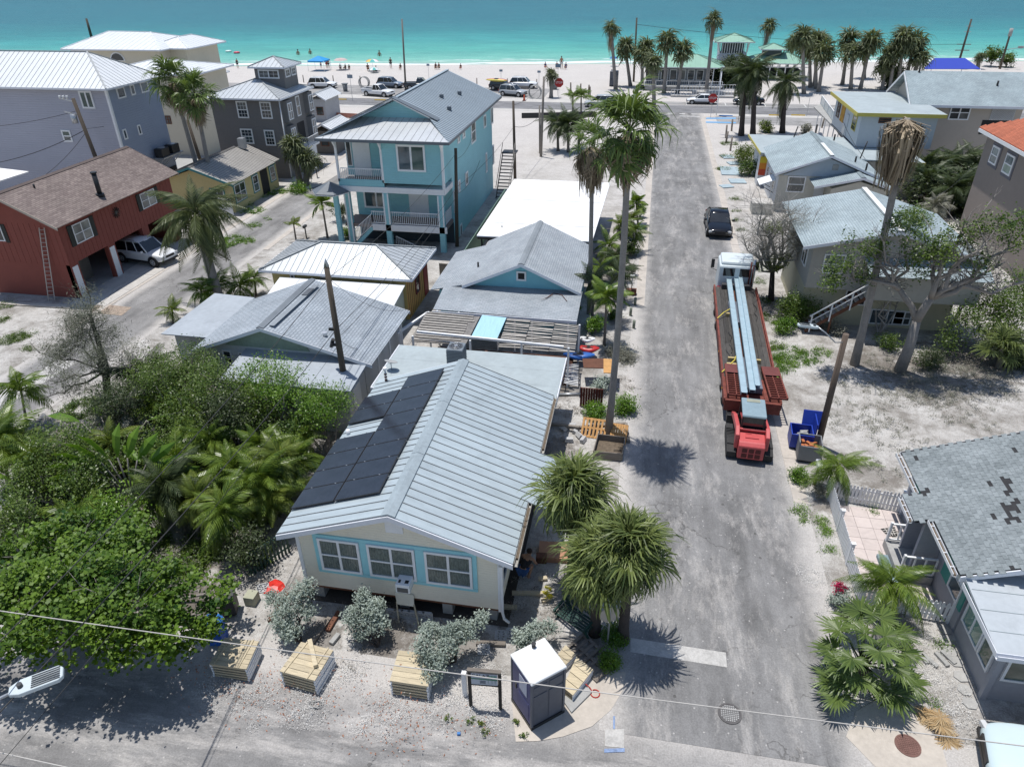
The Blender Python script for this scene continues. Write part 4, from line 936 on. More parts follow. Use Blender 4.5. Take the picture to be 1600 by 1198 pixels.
part_box(h,'balcony',white,-36.58,-35.4,73.2,75.9,2.5,2.7);rail(h,(-35.45,73.2,2.7),(-35.45,75.9,2.7),.9,.2);rail(h,(-36.5,73.2,2.7),(-35.45,73.2,2.7),.9,.2)
fpart(h,'garage_door',white,'E',-36.6,75.6,77.4,0,2.2,.002,.05)
m=MB();m.tube([(-36.5,70.3,7.8),(-36.5,70.3,.2)],.06,5);m.build('downspout',white,h)
# YELLOW BUNGALOW on the alley
h=thing('yellow_bungalow','yellow bungalow with teal window trim and ribbed grey metal roof','house',(-40,63,0))
yel2=pm('pale_yellow_stucco',(0.52,0.44,0.22),.8,.06,.8,dirt=.12);tealp=pm('teal_trim',(.045,.20,.21),.6,.1)
gable_walls(h,-43.4,-36.5,58.6,67.4,0,2.65,3.8,yel2,-40)
dgm=pm('ribbed_grey_roof',(.40,.38,.35),.5,.1,.6,metal=.3)
gable_roof(h,-44,-35.9,58.0,66.2,2.75,4.15,dgm,.33,pm('rib_dark',(.11,.105,.10),.6,.1),fasc=tealp)
gable_roof(h,-43.2,-36.3,66.2,68.0,2.62,4.05,dgm,.33,pm('rib_dark',(.11,.105,.10),.6,.1),fasc=tealp)
for y0_,y1_,z0_,z1_,c_ in((59.0,60.9,.8,2.35,2),(62.4,63.4,.8,2.3,1),(65.9,66.9,.9,2.3,1)):window(h,'E',-36.5,y0_,y1_,z0_,z1_,cols=c_,rows=2,fr=white,sur=.1,surm=tealp)
fpart(h,'doorway',dark,'E',-36.5,64.0,65.4,.1,2.4,.002,.03)
window(h,'S',58.6,-38.6,-37.3,.9,2.1,cols=2,rows=1,sur=.1,surm=tealp)
m=MB();q=PL(379,228,(-40,64,4.15),(0,0,1));m.box(q.x-.3,q.x+.3,q.y-.3,q.y+.3,3.9,4.9);m.build('chimney',galv,h)
part_box(h,'side_gate',white,-37.4,-36.0,57.3,57.36,0,1.7)
for px0,px1,py0,py1,zz,wl,lb in((487,513,163,190,3.0,pm('grey_white_lap',(.42,.42,.43),.7,.1,lap=.3),'small grey lap-sided cottage with white metal roof by the beach road'),(492,530,210,240,2.6,pm('shed_brown',(.14,.13,.12),.8,.1),'low dark cottage with pale blue roof beside the turquoise house')):
 a=P(px0,py1);b=P(px1,py1);hh=thing('cottage',lb,'cottage',a)
 box_walls(hh,a.x,b.x,a.y,a.y+5,0,zz,wl);gable_roof(hh,a.x-.4,b.x+.4,a.y-.4,a.y+5.4,zz,zz+.9,wm_white,.5,wm_rib)
 window(hh,'S',a.y,a.x+1.0,a.x+2.0,.9,2.0,rows=2,fr=brownwood)
# SHABBY PERGOLA between houses
h=thing('driftwood_pergola','sagging pergola of weathered slats, tar paper and a blue sheet','pergola',(-7,34,0))
A0,A1,B0,B1=Vector((-11.7,36.0,2.35)),Vector((-2.75,35.7,2.35)),Vector((-11.7,32.9,2.05)),Vector((-2.7,32.9,2.05))
def pp(u,v):return A0.lerp(A1,u).lerp(B0.lerp(B1,u),v)
slm=pm('driftwood_slat',(.34,.32,.29),.85,.25,3,orand=.22,bump=.3)
random.seed(3)
for sec in range(3):
 for i in range(16):
  v=(i+.5)/16+random.uniform(-.012,.012);u0=.54+sec*.153;u1=u0+.15
  m=MB();a,b=pp(u0,v),pp(u1,v+random.uniform(-.03,.03));a.z+=random.uniform(0,.08);b.z+=random.uniform(0,.08);m.beam(a,b,.10+random.uniform(-.03,.02),.02);m.build('slat',slm,h)
tarp=pm('worn_tar_roof',(.21,.20,.19),.9,.35,2,dirt=.4,bump=.6)
m=MB();m.slab([pp(0,.02),pp(.36,0),pp(.34,.98),pp(0,1)],.05);m.build('tar_sheet',tarp,h)
for i in range(12):
 m=MB();v=(i+.3)/12;m.beam(pp(.01,v)+Vector((0,0,.04)),pp(.33+random.uniform(-.03,.02),v+.01)+Vector((0,0,.04)),.12,.02);m.build('slat',slm,h)
m=MB();m.slab([pp(.375,.0)+Vector((0,0,.12)),pp(.535,.02)+Vector((0,0,.12)),pp(.52,.8)+Vector((0,0,.12)),pp(.36,.78)+Vector((0,0,.12))],.02);m.build('blue_sheet',pm('corrugated_blue',(.34,.56,.66),.5,.1,stretch=(8,1,1)),h)
m=MB();m.beam((-11.4,33.2,2.5),(-3.3,32.7,2.5),.12,.12);m.build('beam',white,h)
m=MB();m.beam((-11.7,36.2,2.2),(-12.6,33.4,2.2),.12,.12);m.build('beam',white,h)
for x,y in((-11.6,35.9),(-11.6,32.8),(-8.4,32.8),(-5.6,32.8),(-3.1,32.8),(-2.8,35.6),(-12.6,33.5)):part_box(h,'post',white,x,x+.1,y,y+.1,0,2.4)
m=MB();m.box(-11,-3,33,35.6,0,.35);m.build('deck',brownwood,h)
for i,(a,b)in enumerate((((600,330),(0,0)),)):pass
kay=pm('red_hull',(.45,.03,.03),.35,.1);blu=pm('blue_hull',(.03,.12,.40),.35,.1);wht=pm('white_hull',(.7,.7,.7),.35,.05)
def hull(px0,py0,px1,py1,z,mt,label,w_=.38):
 a,b=P(px0,py0,z),P(px1,py1,z);L=(b-a).length;t=thing('kayak',label,'kayak',a.lerp(b,.5),math.atan2(b.y-a.y,b.x-a.x),local=True,group='kayaks by the pergola')
 m=MB();n=9;sec=8
 for i in range(n):
  f=i/(n-1);x=(f-.5)*L;r_=w_*math.sin(math.pi*min(max(f,.03),.97))**.6
  for j in range(sec):
   an=2*math.pi*j/sec;m.v.append((x,r_*math.cos(an),r_*.5*math.sin(an)+.06*abs(f-.5)*4))
 for i in range(n-1):
  for j in range(sec):m.f.append((i*sec+j,i*sec+(j+1)%sec,(i+1)*sec+(j+1)%sec,(i+1)*sec+j));m.mi.append(0);m.sm.append(True)
 m.build('hull',mt,t)
 m=MB();m.box(-.35,.25,-.17,.17,w_*.42,w_*.52);m.build('seat',black,t)
hull(903,545,936,547,.6,kay,'red kayak poking out at the right end of the pergola')
hull(905,530,930,532,1.0,wht,'white kayak hull above the red one by the pergola',.3)
hull(880,556,929,557,.5,blu,'blue kayak lying below the red one')
# GREY HOUSE, damaged shingle roof (right front)
h=thing('grey_cottage','grey sided cottage with green shutters and storm-damaged shingle roof','house',(14,22,0))
gsd=pm('grey_violet_siding',(0.33,0.335,0.36),.7,.05,1,lap=.13,dirt=.08)
green=pm('green_shutter',(.05,.26,.22),.6,.06)
kS=.36
def zs(x):return 2.9+kS*(x-11.1)
XW=11.75
m=MB();m.ext([(XW,18.9,0),(20.4,18.9,0),(20.4,18.9,zs(11.5)),(16.0,18.9,zs(15.8)),(XW,18.9,zs(XW)-.08)],(0,6.1,0));m.build('wall',gsd,h)
m=MB();m.box(10.95,XW-.01,21.35,21.5,0,2.7);m.box(10.95,XW-.01,22.5,22.65,0,2.7);m.build('porch_cheek',gsd,h)
under=pm('tar_felt',(.030,.030,.032),.9,.3,4)
RP=[(11.1,18.6),(11.1,21.3),(10.55,21.3),(10.55,22.7),(11.1,22.7),(11.1,25.3),(16.2,25.3),(16.2,18.6)]
m=MB()
for x0_,x1_,y0_,y1_ in((11.1,16.2,18.6,25.3),(10.55,11.1,21.3,22.7)):m.slab([(x0_,y0_,zs(x0_)),(x1_,y0_,zs(x1_)),(x1_,y1_,zs(x1_)),(x0_,y1_,zs(x0_))],.08)
m.slab([(16.2,18.6,zs(16.2)),(21,18.6,3.1),(21,25.3,3.1),(16.2,25.3,zs(16.2))],.08)
m.build('roof_deck',under,h)
def tabmat():
 g=NG('tab_shingle');co=g.pos();oi=g.n('ObjectInfo')
 vo=g.n('TexVoronoi');vo.inputs['Scale'].default_value=3.6;g.l(co,vo.inputs['Vector']);sx=g.sep(vo.outputs['Color'])
 r_=g.math('FRACT',g.math('ADD',oi.outputs['Random'],sx[0]))
 st=g.noise(co,0.55,5,.75,1.0);cc=g.ramp(g.math('ADD',g.math('MULTIPLY',r_,.22),g.math('MULTIPLY',st,.78)),.3,.7,(.15,.172,.178,1),(.27,.30,.31,1))
 cc=g.mix(1.0,cc,g.ramp(g.noise(co,30,2,.8),.3,.7,(.82,.82,.82,1),(1.15,1.15,1.15,1)),'MULTIPLY')
 g.l(cc,g.b.inputs['Base Color']);g.b.inputs['Roughness'].default_value=.9;g.b.inputs['Specular IOR Level'].default_value=.2;return g.m
tabm=tabmat();nS=Vector((-kS,0,1)).normalized();uS=Vector((1,0,kS)).normalized()
miss=[]
for a,b in(((1430,715),(1436,722)),((1547,640+10),(1551,652)),((1585,700),(1592,707)),((1590,725),(1597,731)),((1545,750),(1551,757)),((1445,765),(1449,773)),((1560,782),(1572,792)),((1550,803),(1557,812)),((1568,812),(1577,820)),((1576,806),(1582,815)),((1585,808),(1592,818)),((1563,743),(1580,762)),((1567,760),(1588,780)),((1575,775),(1594,793)),((1583,790),(1600,806)),((1572,790),(1583,802))):
 q=[PL(px,py,(11.1,20,2.9),(-kS,0,1))for px,py in(a,b)];miss.append((q[0].lerp(q[1],.5),(q[1]-q[0]).length*.5))
protoT=None;tabs=[]
row=.152;tw=.30;dx=row/math.sqrt(1+kS*kS)
me_t=None;nrow=int(5.1/dx)
cand=[]
for r_ in range(-4,nrow):
 x=11.1+r_*dx
 off=(r_%2)*tw/2+random.uniform(-.02,.02)
 for c_ in range(-1,24):
  y=18.6+off+c_*tw
  ylo,yhi=(21.3,22.7)if r_<0 else(18.6,25.3)
  if y<ylo-.16 or y+tw>yhi+.16:continue
  p_=Vector((x+dx/2,y+tw/2,zs(x+dx/2)))
  if any((p_-q).length<min(.17,rr*.45+.04)for q,rr in miss):continue
  cand.append(p_)
cand.sort(key=lambda p_:depth(p_)if p_.x<13.6 else 99)
bm_=MB();bm_.add([(-.005,-.144,0),(.175,-.144,-.006),(.175,.144,-.006),(-.005,.144,0),(-.005,-.144,.016),(.175,-.144,.006),(.175,.144,.006),(-.005,.144,.016)],[(3,2,1,0),(4,5,6,7),(0,1,5,4),(1,2,6,5),(2,3,7,6),(3,0,4,7)])
me_t=bm_.mesh('shingle',tabm)
slope_ang=-math.atan(kS)
orgS=ORG[h.name]
rest=MB()
for i,p_ in enumerate(cand):
 o_=p_-uS*(row/2)+nS*.004
 if i<300:
  o=bpy.data.objects.new('shingle',me_t);C.objects.link(o);o.parent=h;o.location=o_-orgS;o.rotation_euler=(0,slope_ang,random.uniform(-.012,.012))
 else:
  M_=Matrix.Translation(o_)@Matrix.Rotation(slope_ang,4,'Y')@Matrix.Rotation(random.uniform(-.012,.012),4,'Z')
  rest.add([M_@Vector(v)for v in bm_.v],bm_.f)
rest.build('shingle',tabm,h)['kind']='stuff'
for x,y0_,y1_ in((11.05,18.65,21.25),(10.5,21.35,22.65),(11.05,22.75,25.25)):
 zz=zs(x);m=MB();m.box(x-.14,x-.125,y0_,y1_,zz-.14,zz-.01);m.box(x-.02,x-.005,y0_,y1_,zz-.14,zz-.01);m.box(x-.125,x-.02,y0_,y1_,zz-.14,zz-.125)
 for i in range(4):yy=y0_+(i+.5)*(y1_-y0_)/4;m.box(x-.125,x-.02,yy,yy+.03,zz-.03,zz-.012)
 gt=m.build('gutter',white,h);m=MB();m.box(x-.124,x-.021,y0_+.02,y1_-.02,zz-.124,zz-.08);m.build('leaf_litter',debris_g,gt)
m=MB();m.ext([(11.1,18.58,2.86),(16.2,18.58,zs(16.2)-.04),(16.2,18.58,zs(16.2)-.24),(11.1,18.58,2.66)],(0,-.04,0));m.build('fascia',trim_w,h)
m=MB();m.ext([(11.1,25.32,2.86),(16.2,25.32,zs(16.2)-.04),(16.2,25.32,zs(16.2)-.24),(11.1,25.32,2.66)],(0,.04,0));m.build('fascia',trim_w,h)
window(h,'W',XW,19.2,20.1,1.0,2.35,rows=2,cols=1);fpart(h,'shutter',green,'W',XW,20.15,20.75,.95,2.4,.004,.05);fpart(h,'shutter',green,'W',XW,18.92,19.15,.95,2.4,.004,.05)
window(h,'W',XW,23.2,23.9,1.0,2.35,rows=2,cols=1);fpart(h,'shutter',green,'W',XW,23.98,24.6,.95,2.4,.004,.05)
fpart(h,'door',white,'W',XW,21.6,22.4,.35,2.45,.004,.06);corner_trim(h,XW,25.0,0,2.7)
t=thing('porch_steps','small dark porch step with white railings at the grey cottage door','porch',(10.9,21.8,0))
part_box(t,'landing',concd,10.5,11.7,21.0,22.9,0,.38);part_box(t,'step',pm('blue_step',(.20,.27,.30),.8,.12,dirt=.3),10.1,10.49,20.7,22.2,0,.18)
rail(t,(10.55,22.8,.38),(11.65,22.8,.38),.85,.28,white,.05);rail(t,(10.55,21.05,.38),(11.65,21.05,.38),.85,.28,white,.05)
m=MB();m.box(10.5,10.58,22.76,22.84,.38,1.3);m.box(10.5,10.58,21.0,21.1,.38,1.3);m.build('newel',white,t)
h=thing('sun_room','low grey sun room with flat pale roof and large green-tinted windows','sun room',(14,17,0))
part_box(h,'wall',gsd,11.8,20,16.35,18.85,0,2.6)
m=MB();m.slab([(11.25,15.85,2.62),(20.5,15.85,2.62),(20.5,18.9,2.85),(11.25,18.9,2.85)],.08)
m.build('roof',pm('white_roll_roof',(.40,.435,.46),.7,.08,.6,dirt=.35),h)
for i in range(3):
 f=(i+1)/4;y=15.85+3.05*f;m=MB();m.box(11.3,20.4,y-.012,y+.012,2.63+.23*f,2.636+.23*f);m.build('roof_lap',roll,h)
window(h,'W',11.8,16.6,17.35,.85,2.2,rows=1,cols=1,gl=glassg,fw=.08);window(h,'W',11.8,17.40,18.7,.85,2.3,rows=1,cols=2,gl=glassmat('sea_glass',(.10,.20,.165)),fw=.08)
window(h,'S',16.35,12.0,13.4,.95,2.2,rows=1,cols=2,gl=glassg,fw=.08);window(h,'S',16.35,13.7,15.6,.95,2.2,rows=1,cols=2,gl=glassg,fw=.08)
corner_trim(h,11.8,16.35,0,2.6,gsd,.16)
m=MB();m.box(11.2,11.22,15.8,18.9,2.5,2.68);m.box(11.2,20.5,15.78,15.8,2.5,2.68);m.box(11.2,20.5,15.66,15.68,2.5,2.66);m.box(11.2,20.5,15.68,15.78,2.5,2.515);m.build('gutter',trim_w,h)
# picket fences + patio
def picket(a,b,label,n,h_=.95,rs=0):
 a,b=Vector(a),Vector(b);d=(b-a);L=d.length;u=d.normalized();ang=math.atan2(u.y,u.x)
 t=thing('picket_fence',label,'fence',a,ang,local=True)
 pk=MB();pk.ext([(-.045,0,.05),(.045,0,.05),(.045,0,h_-.07),(.025,0,h_),(-.025,0,h_),(-.045,0,h_-.07)],(0,.022,0));me=pk.mesh('picket',white)
 for i in range(n):
  o=obj('picket',me,t,(L*(i+.5)/n,random.uniform(0,.004),random.uniform(-.01,.01)));o.rotation_euler=(0,random.uniform(-.03,.03),0)
 for z in(.22,.70):m=MB();m.box(0,L,.024,.06,z,z+.08);m.build('fence_rail',white,t)
 for x in([0,L]if L<4 else[0,L/3,2*L/3,L]):
  m=MB();m.box(x-.06,x+.06,-.02,.10,0,h_+.12);m.prism([(x-.08,-.04),(x+.08,-.04),(x+.08,.12),(x-.08,.12)],h_+.12,h_+.16);m.build('fence_post',white,t)
picket((8.95,25.5,0),(11.7,25.1,0),'white picket fence at the far side of the pink patio',20)
picket((8.95,25.4,0),(8.85,19.7,0),'long white picket fence between the street and the pink patio',40)
picket((8.9,19.55,0),(11.75,19.25,0),'short white picket fence above the big fan palm',21)
t=thing('patio',None,None,(10,22,0));t['kind']='structure'
pink=pm('pink_pavers',(.54,.475,.45),.9,.07,.7,dirt=.35,bump=.15,orand=.06)
xs=[9.15+i*.62 for i in range(5)]
for i in range(4):
 for j in range(8):
  if i==3 and 3<j<6:continue
  m=MB();m.box(xs[i]+.006,xs[i+1]-.006,20.0+j*.64+.006,20.0+(j+1)*.64-.006,-.02,.03+random.uniform(0,.006));m.build('paver',pink,t)
t=thing('door_mat','dark lattice door mat on the pink patio','mat',(10.6,23.0,0))
q=[P(a,b,.04)for a,b in((1376,826),(1398,823),(1402,836),(1388,838))];m=MB();m.slab([(x_.x,x_.y,.05)for x_ in q],.01);m.build('mat',dark,t)
m=MB()
for i in range(1,4):
 f=i/4;m.beam(q[0].lerp(q[3],f)+Vector((0,0,.015)),q[1].lerp(q[2],f)+Vector((0,0,.015)),.03,.01);m.beam(q[0].lerp(q[1],f)+Vector((0,0,.017)),q[3].lerp(q[2],f)+Vector((0,0,.017)),.03,.01)
m.build('lattice',conc,t)['kind']='stuff'
t=thing('stepping_path',None,None,P(1500,1050));t['kind']='structure'
for px,py in((1515,1099),(1507,1078),(1501,1057),(1493,1034),(1484,1018),(1478,1000),(1476,984)):
 c=P(px,py);m=MB();r_=.24;a0=random.uniform(0,.3);m.prism([(c.x+r_*math.cos(a0+i*math.pi/3),c.y+r_*.95*math.sin(a0+i*math.pi/3))for i in range(6)],-.02,.045);m.build('stepping_stone',pm('stone_pad',(.36,.355,.34),.9,.12,2,dirt=.2,orand=.1),t)
for i,(px,py,rz)in enumerate(((1440,1027,1.9),(1452,1033,2.2),(1471,1031,2.0),(1481,1028,2.1))):
 c=P(px,py);m=MB();m.obox((c.x,c.y,.05),(.55,.14,.09),rz=rz);tag(m.build('kerb_stone',concd),f'grey kerb stone lying on shell gravel, {["leftmost","second from left","third from left","rightmost"][i]} of four by the stepping stones','stone','loose kerb stones')
# WHITE/CREAM HOUSE (right, middle)
h=thing('white_stucco_house','white house with two pale blue shingle gables beside the street','house',(16,70,0))
stc=pm('pale_stucco',(0.50,0.48,0.42),.85,.05,.6,dirt=.15);stw=pm('white_stucco',(0.55,0.56,0.57),.85,.05,.6,dirt=.12)
bwhite=pm('ridge_white',(.78,.78,.76),.6,.05,2)
gable_walls(h,12.0,20.0,67.0,75.6,0,3.05,4.6,stc,15.9)
fpart(h,'side_wall',stw,'W',12.0,67.0,75.6,0,3.0,.0,.03)
gable_roof(h,11.5,20.6,66.4,76.3,3.35,5.05,sh_blue,xr=15.95,ze2=3.2)
m=MB();m.beam((15.95,66.35,5.10),(15.95,71,5.10),.28,.05);m.build('ridge_board',bwhite,h)
m=MB();m.ext([(12.2,66.95,3.1),(19.9,66.95,3.1),(15.95,66.95,4.7)],(0,-.05,0));m.build('gable_panel',pm('pale_blue_gable',(.38,.44,.50),.7,.05),h)
fpart(h,'gable_vent',concd,'S',66.9,16.3,16.8,3.7,4.2,.01,.04)
gable_walls(h,16.1,20.6,64.9,67.0,0,2.6,3.3,stc,18.3)
gable_roof(h,14.6,21.0,64.5,67.1,2.85,3.75,sh_blue,xr=18.4)
wpx(h,'S',67,(1232,275),(1255,301),cols=1,rows=2,fw=.1)
window(h,'S',64.9,17.5,18.7,1.3,2.1,cols=1,rows=3)
fpart(h,'door',stw,'S',67.0,15.2,16.0,0,2.1,.01,.05)
for y in(68.2,70.3,72.4):window(h,'W',11.97,y,y+.9,1.3,2.4,rows=2,cols=1)
for px,py in((1304,215),(1337,250),(1354,261)):
 q=P(px,py,4.2);vent(h,q.x,q.y,4.0,.08,.5)
t=thing('side_awning','small white sloping awning over the side door of the white house','awning',(11.5,69,2));m=MB();m.slab([(10.6,68.0,1.9),(10.6,70.0,1.9),(11.95,70.0,2.4),(11.95,68.0,2.4)],.08);m.build('panel',white,t);m=MB();m.beam((10.7,68.1,1.85),(11.9,68.1,1.2),.05,.05);m.beam((10.7,69.9,1.85),(11.9,69.9,1.2),.05,.05);m.build('brace',black,t)
t=thing('concrete_box','plain cream concrete enclosure beside the street at the white house','enclosure',(10.4,66,0));part_box(t,'wall',stc,9.9,11.6,65.2,66.8,0,.95);part_box(t,'cap',conc,9.85,11.65,65.15,66.85,.951,1.0)
bsl=pm('blue_grey_slab',(.33,.41,.45),.8,.15,2,dirt=.3)
for i,(px,py,w_,d_)in enumerate(((1140,268,1.9,3.4),(1152,284,1.6,1.6),(1137,246,1.3,1.5),(1146,256,1.2,1.2),(1135,292,1.2,1.0))):
 m=MB();m.obox((0,0,.06),(w_,d_,.08),rz=.1*i);o=m.build('broken_slab',bsl);o.location=P(px,py);tag(o,['largest pale blue slab lying right of the street','pale blue slab nearest the white house','farthest pale blue slab near the corner posts','small blue slab between the larger ones','small blue slab nearest the camera on the verge'][i],'slab','broken blue slabs beside the street')
h=thing('motel_wing','low flat roofed wing with yellow fascia and painted orange stripes','building',(18,78,0))
yf=pm('yellow_fascia',(.50,.43,.10),.6,.06)
m=MB();m.slab([(10.9,82.4,3.4),(11.2,74.0,3.4),(20.5,72.5,3.4),(25.5,72.0,3.4),(25.5,82.0,3.4)],.12);m.build('roof',roll,h)
part_box(h,'wall',stw,11.7,25,76.4,82,0,3.2);part_box(h,'rear_wall',stc,20.7,25,72.6,76.3,0,3.2)
m=MB();m.beam((10.85,82.4,3.3),(11.15,73.95,3.3),.05,.25);m.beam((21.5,72.4,3.25),(25.5,71.9,3.25),.05,.3);m.build('fascia',yf,h)
for i,(nm,c_)in enumerate((('yellow_stripe',(.62,.48,.04)),('orange_stripe',(.65,.24,.03)),('red_stripe',(.50,.07,.03)))):fpart(h,'painted_stripe',pm(nm,c_,.7,.05),'S',74.6,11.3,12.0,2.3-i*.6,2.9-i*.6,0,.05)
part_box(h,'corner_wall',stw,11.35,12.0,74.66,76.3,0,3.2)
h=thing('motel_upper_unit','pale blue upstairs motel unit with yellow fascia and flat roof','building',(23,83,3.4))
pbw=pm('pale_blue_stucco',(.46,.50,.53),.8,.05,.6)
part_box(h,'wall',pbw,20.6,27.5,77.6,89.2,3.45,6.55)
m=MB();m.slab([(20.0,77.0,6.75),(28,77.0,6.75),(28,89.8,6.75),(20.0,89.8,6.75)],.1);m.build('roof',roll,h)
m=MB();m.box(19.96,28,76.94,76.98,6.42,6.76);m.box(19.94,19.98,77,89.8,6.42,6.76);m.build('fascia',yf,h)
window(h,'W',20.6,79.0,80.6,4.6,6.0,cols=1,rows=3,fr=yf);window(h,'W',20.6,86.6,87.9,4.5,6.1,cols=1,rows=3,fr=brownwood)
fpart(h,'painted_mural',pm('orange_mural',(.55,.12,.03),.7,.5,3,col2=(.62,.42,.04)),'W',20.6,84.3,86.0,4.4,6.1,.004,.03)
fpart(h,'door',pbw,'W',20.6,82.2,83.1,3.5,5.6,.004,.06)
wpx(h,'S',77.6,(1374,184),(1391,193),cols=1,rows=2,fr=brownwood)
h=thing('raised_deck','raised wooden deck on posts with pale glass railing','deck',(21,90,0))
q0,q1=P(1282,163,3.4),P(1318,214,3.4)
m=MB();m.slab([q0,q1,(20.55,78.5,3.4),(20.55,100,3.4)],.12);m.build('deck_floor',concd,h)
m=MB();m.beam(q0-Vector((0,0,.2)),q1-Vector((0,0,.2)),.1,.2);m.build('edge_beam',oldwood,h)
pg=pm('rail_glass',(.42,.50,.54),.2,.05)
for i in range(6):
 a,b=q0.lerp(q1,i/6),q0.lerp(q1,(i+.92)/6);m=MB();m.beam(a+Vector((0,0,.5)),b+Vector((0,0,.5)),.03,.9);m.build('rail_panel',pg,h)
 m=MB();m.box(a.x-.05,a.x+.05,a.y-.05,a.y+.05,0,4.4);m.build('post',white,h)
m=MB();m.beam(q0+Vector((0,0,1.02)),q1+Vector((0,0,1.02)),.08,.06);m.build('top_rail',white,h)
# BEIGE BIG HOUSE (top right)
h=thing('beige_house','large beige house with pale blue shingle roof and white lattice corner','house',(31,86,0))
bei=pm('beige_stucco',(0.42,0.375,0.325),.85,.04,.6,dirt=.08)
m=MB();m.ext([(26.8,83,0),(26.8,90.5,0),(26.8,90.5,6.5),(26.8,86.8,8.9),(26.8,83,6.5)],(10.2,0,0));m.build('wall',bei,h)
roof_plane(h,[(26.2,82.3,6.75),(37.6,82.3,6.75),(37.6,86.8,9.35),(26.2,86.8,9.35)],sh_blue)
roof_plane(h,[(26.2,91.3,6.75),(37.6,91.3,6.75),(37.6,86.8,9.35),(26.2,86.8,9.35)],sh_blue)
m=MB();m.ext([(26.18,82.3,6.7),(26.18,86.8,9.3),(26.18,91.3,6.7),(26.18,91.3,6.45),(26.18,86.8,9.05),(26.18,82.3,6.45)],(-.05,0,0));m.build('rake_board',white,h)
m=MB();m.box(26.2,37.6,82.24,82.28,6.5,6.75);m.build('fascia',trim_w,h)
wpx(h,'S',83,(1487,164),(1512,188),cols=2,rows=2,fw=.12);wpx(h,'W',26.8,(1404,155),(1412,175),cols=2,rows=2,fw=.1)if False else window(h,'W',26.8,85.6,87.6,4.6,6.2,cols=2,rows=2)
a,b=PY(1553,164,83),PY(1582,188,83);m=MB();fbox(m,'S',83,a.x,b.x,b.z,a.z,.01,.03);m.build('lattice_back',concd,h)
m=MB();n=9;W_,H_=b.x-a.x,a.z-b.z
for i in range(-n,n):
 for sgn in(1,-1):
  x0_=a.x+(i/n)*W_ if sgn==1 else a.x+W_-(i/n)*W_
  pts=[]
  f0=max(0,-i/n);f1=min(1,1-i/n)
  if f1<=f0:continue
  m.beam((x0_+sgn*f0*W_,82.95,b.z+f0*H_),(x0_+sgn*f1*W_,82.95,b.z+f1*H_),.09,.02,up=(0,1,0))
m.build('lattice',white,h)['kind']='stuff'
fpart(h,'dark_opening',dark,'S',83,a.x-.6,b.x+.2,3.9,b.z-.05,.003,.02)
for px,py in((1436,113),(1558,134)):
 q=PL(px,py,(30,82.3,6.75),(0,-.578,1));vent(h,q.x,q.y,q.z,.1,.45)
# TAN HOUSE with red tile roof
h=thing('tan_tile_roof_house','tan stucco house with red barrel tile roof and shuttered windows','house',(30,60,0))
tan=pm('tan_stucco_wall',(0.245,0.21,0.185),.85,.05,.5,dirt=.06)
part_box(h,'wall',tan,26.6,40,52,63.9,0,7.75)
tile=pm('red_tile',(.42,.13,.07),.75,.18,2,orand=.15)
ke=.45
def zt(x):return 8.0+ke*(x-26.0)
part_box(h,'fascia',white,25.95,26.05,51.5,64.3,7.75,8.0)
m=MB();m.slab([(26.0,51.5,7.98),(26.0,64.4,7.98),(31,60.5,10.2),(31,51.5,10.2)],.05);m.build('roof_deck',tile,h)
tm=MB();
for a_ in range(5):
 t0_,t1_=math.pi*a_/5,math.pi*(a_+1)/5
 tm.add([(0,math.cos(t0_)*.12,math.sin(t0_)*.08),(.46,math.cos(t0_)*.10,math.sin(t0_)*.07+.02),(.46,math.cos(t1_)*.10,math.sin(t1_)*.07+.02),(0,math.cos(t1_)*.12,math.sin(t1_)*.08)],[(0,1,2,3)])
tme=tm.mesh('roof_tile',tile)
cnt=0;rest=MB();ang=-math.atan(ke)
for r_ in range(11):
 for c_ in range(46):
  x=26.0+r_*.4;y=64.3-c_*.27
  if(64.4-y)<(x-26)*.8:continue
  pt=Vector((x,y,zt(x)+.02))
  if cnt<298:o=bpy.data.objects.new('roof_tile',tme);C.objects.link(o);o.parent=h;o.location=pt-ORG[h.name];o.rotation_euler=(0,ang,0);cnt+=1
  else:
   M_=Matrix.Translation(pt)@Matrix.Rotation(ang,4,'Y');rest.add([M_@Vector(v)for v in tm.v],tm.f)
if rest.v:rest.build('roof_tile',tile,h)['kind']='stuff'
fr2=pm('slate_frame',(.13,.13,.15),.7,.1);shl=glassmat('shutter_pane',(.28,.33,.27),.5,.3)
for y0_,y1_,z0_,z1_ in((60.9,62.2,5.9,7.2),(58.2,59.6,5.8,7.2)):
 fpart(h,'window_surround',fr2,'W',26.6,y0_-.2,y1_+.2,z0_-.25,z1_+.2,.003,.04);window(h,'W',26.56,y0_,y1_,z0_,z1_,rows=2,cols=1,gl=shl,fw=.12)
# CREAM TWO-STOREY with outside stair, behind the bare trees
h=thing('two_storey_house','grey two-storey house with blue shingle roof and outside stair behind bare trees','house',(14.5,46,0))
crg=pm('grey_cream_wall',(0.36,0.345,0.31),.85,.06,.6,dirt=.15)
yct=pm('yellow_cream_wall',(0.46,0.43,0.31),.85,.06,.6,dirt=.15)
m=MB();m.ext([(10.3,42.5,2.6),(19.2,42.5,2.6),(19.2,42.5,4.9),(14.6,42.5,6.3),(10.3,42.5,5.2)],(0,8,0));m.build('upper_wall',crg,h)
part_box(h,'lower_wall',yct,10.4,19.1,43.2,50.4,0,2.59)
gable_roof(h,9.6,19.6,42.0,50.8,5.35,6.5,sh_blue,xr=14.65,ze2=5.0)
m=MB();m.beam((14.65,41.95,6.56),(14.65,50.8,6.56),.3,.05);m.build('ridge_board',bwhite,h)
fpart(h,'gable_vent',concd,'S',42.5,14.2,14.9,5.3,5.8,.003,.03)
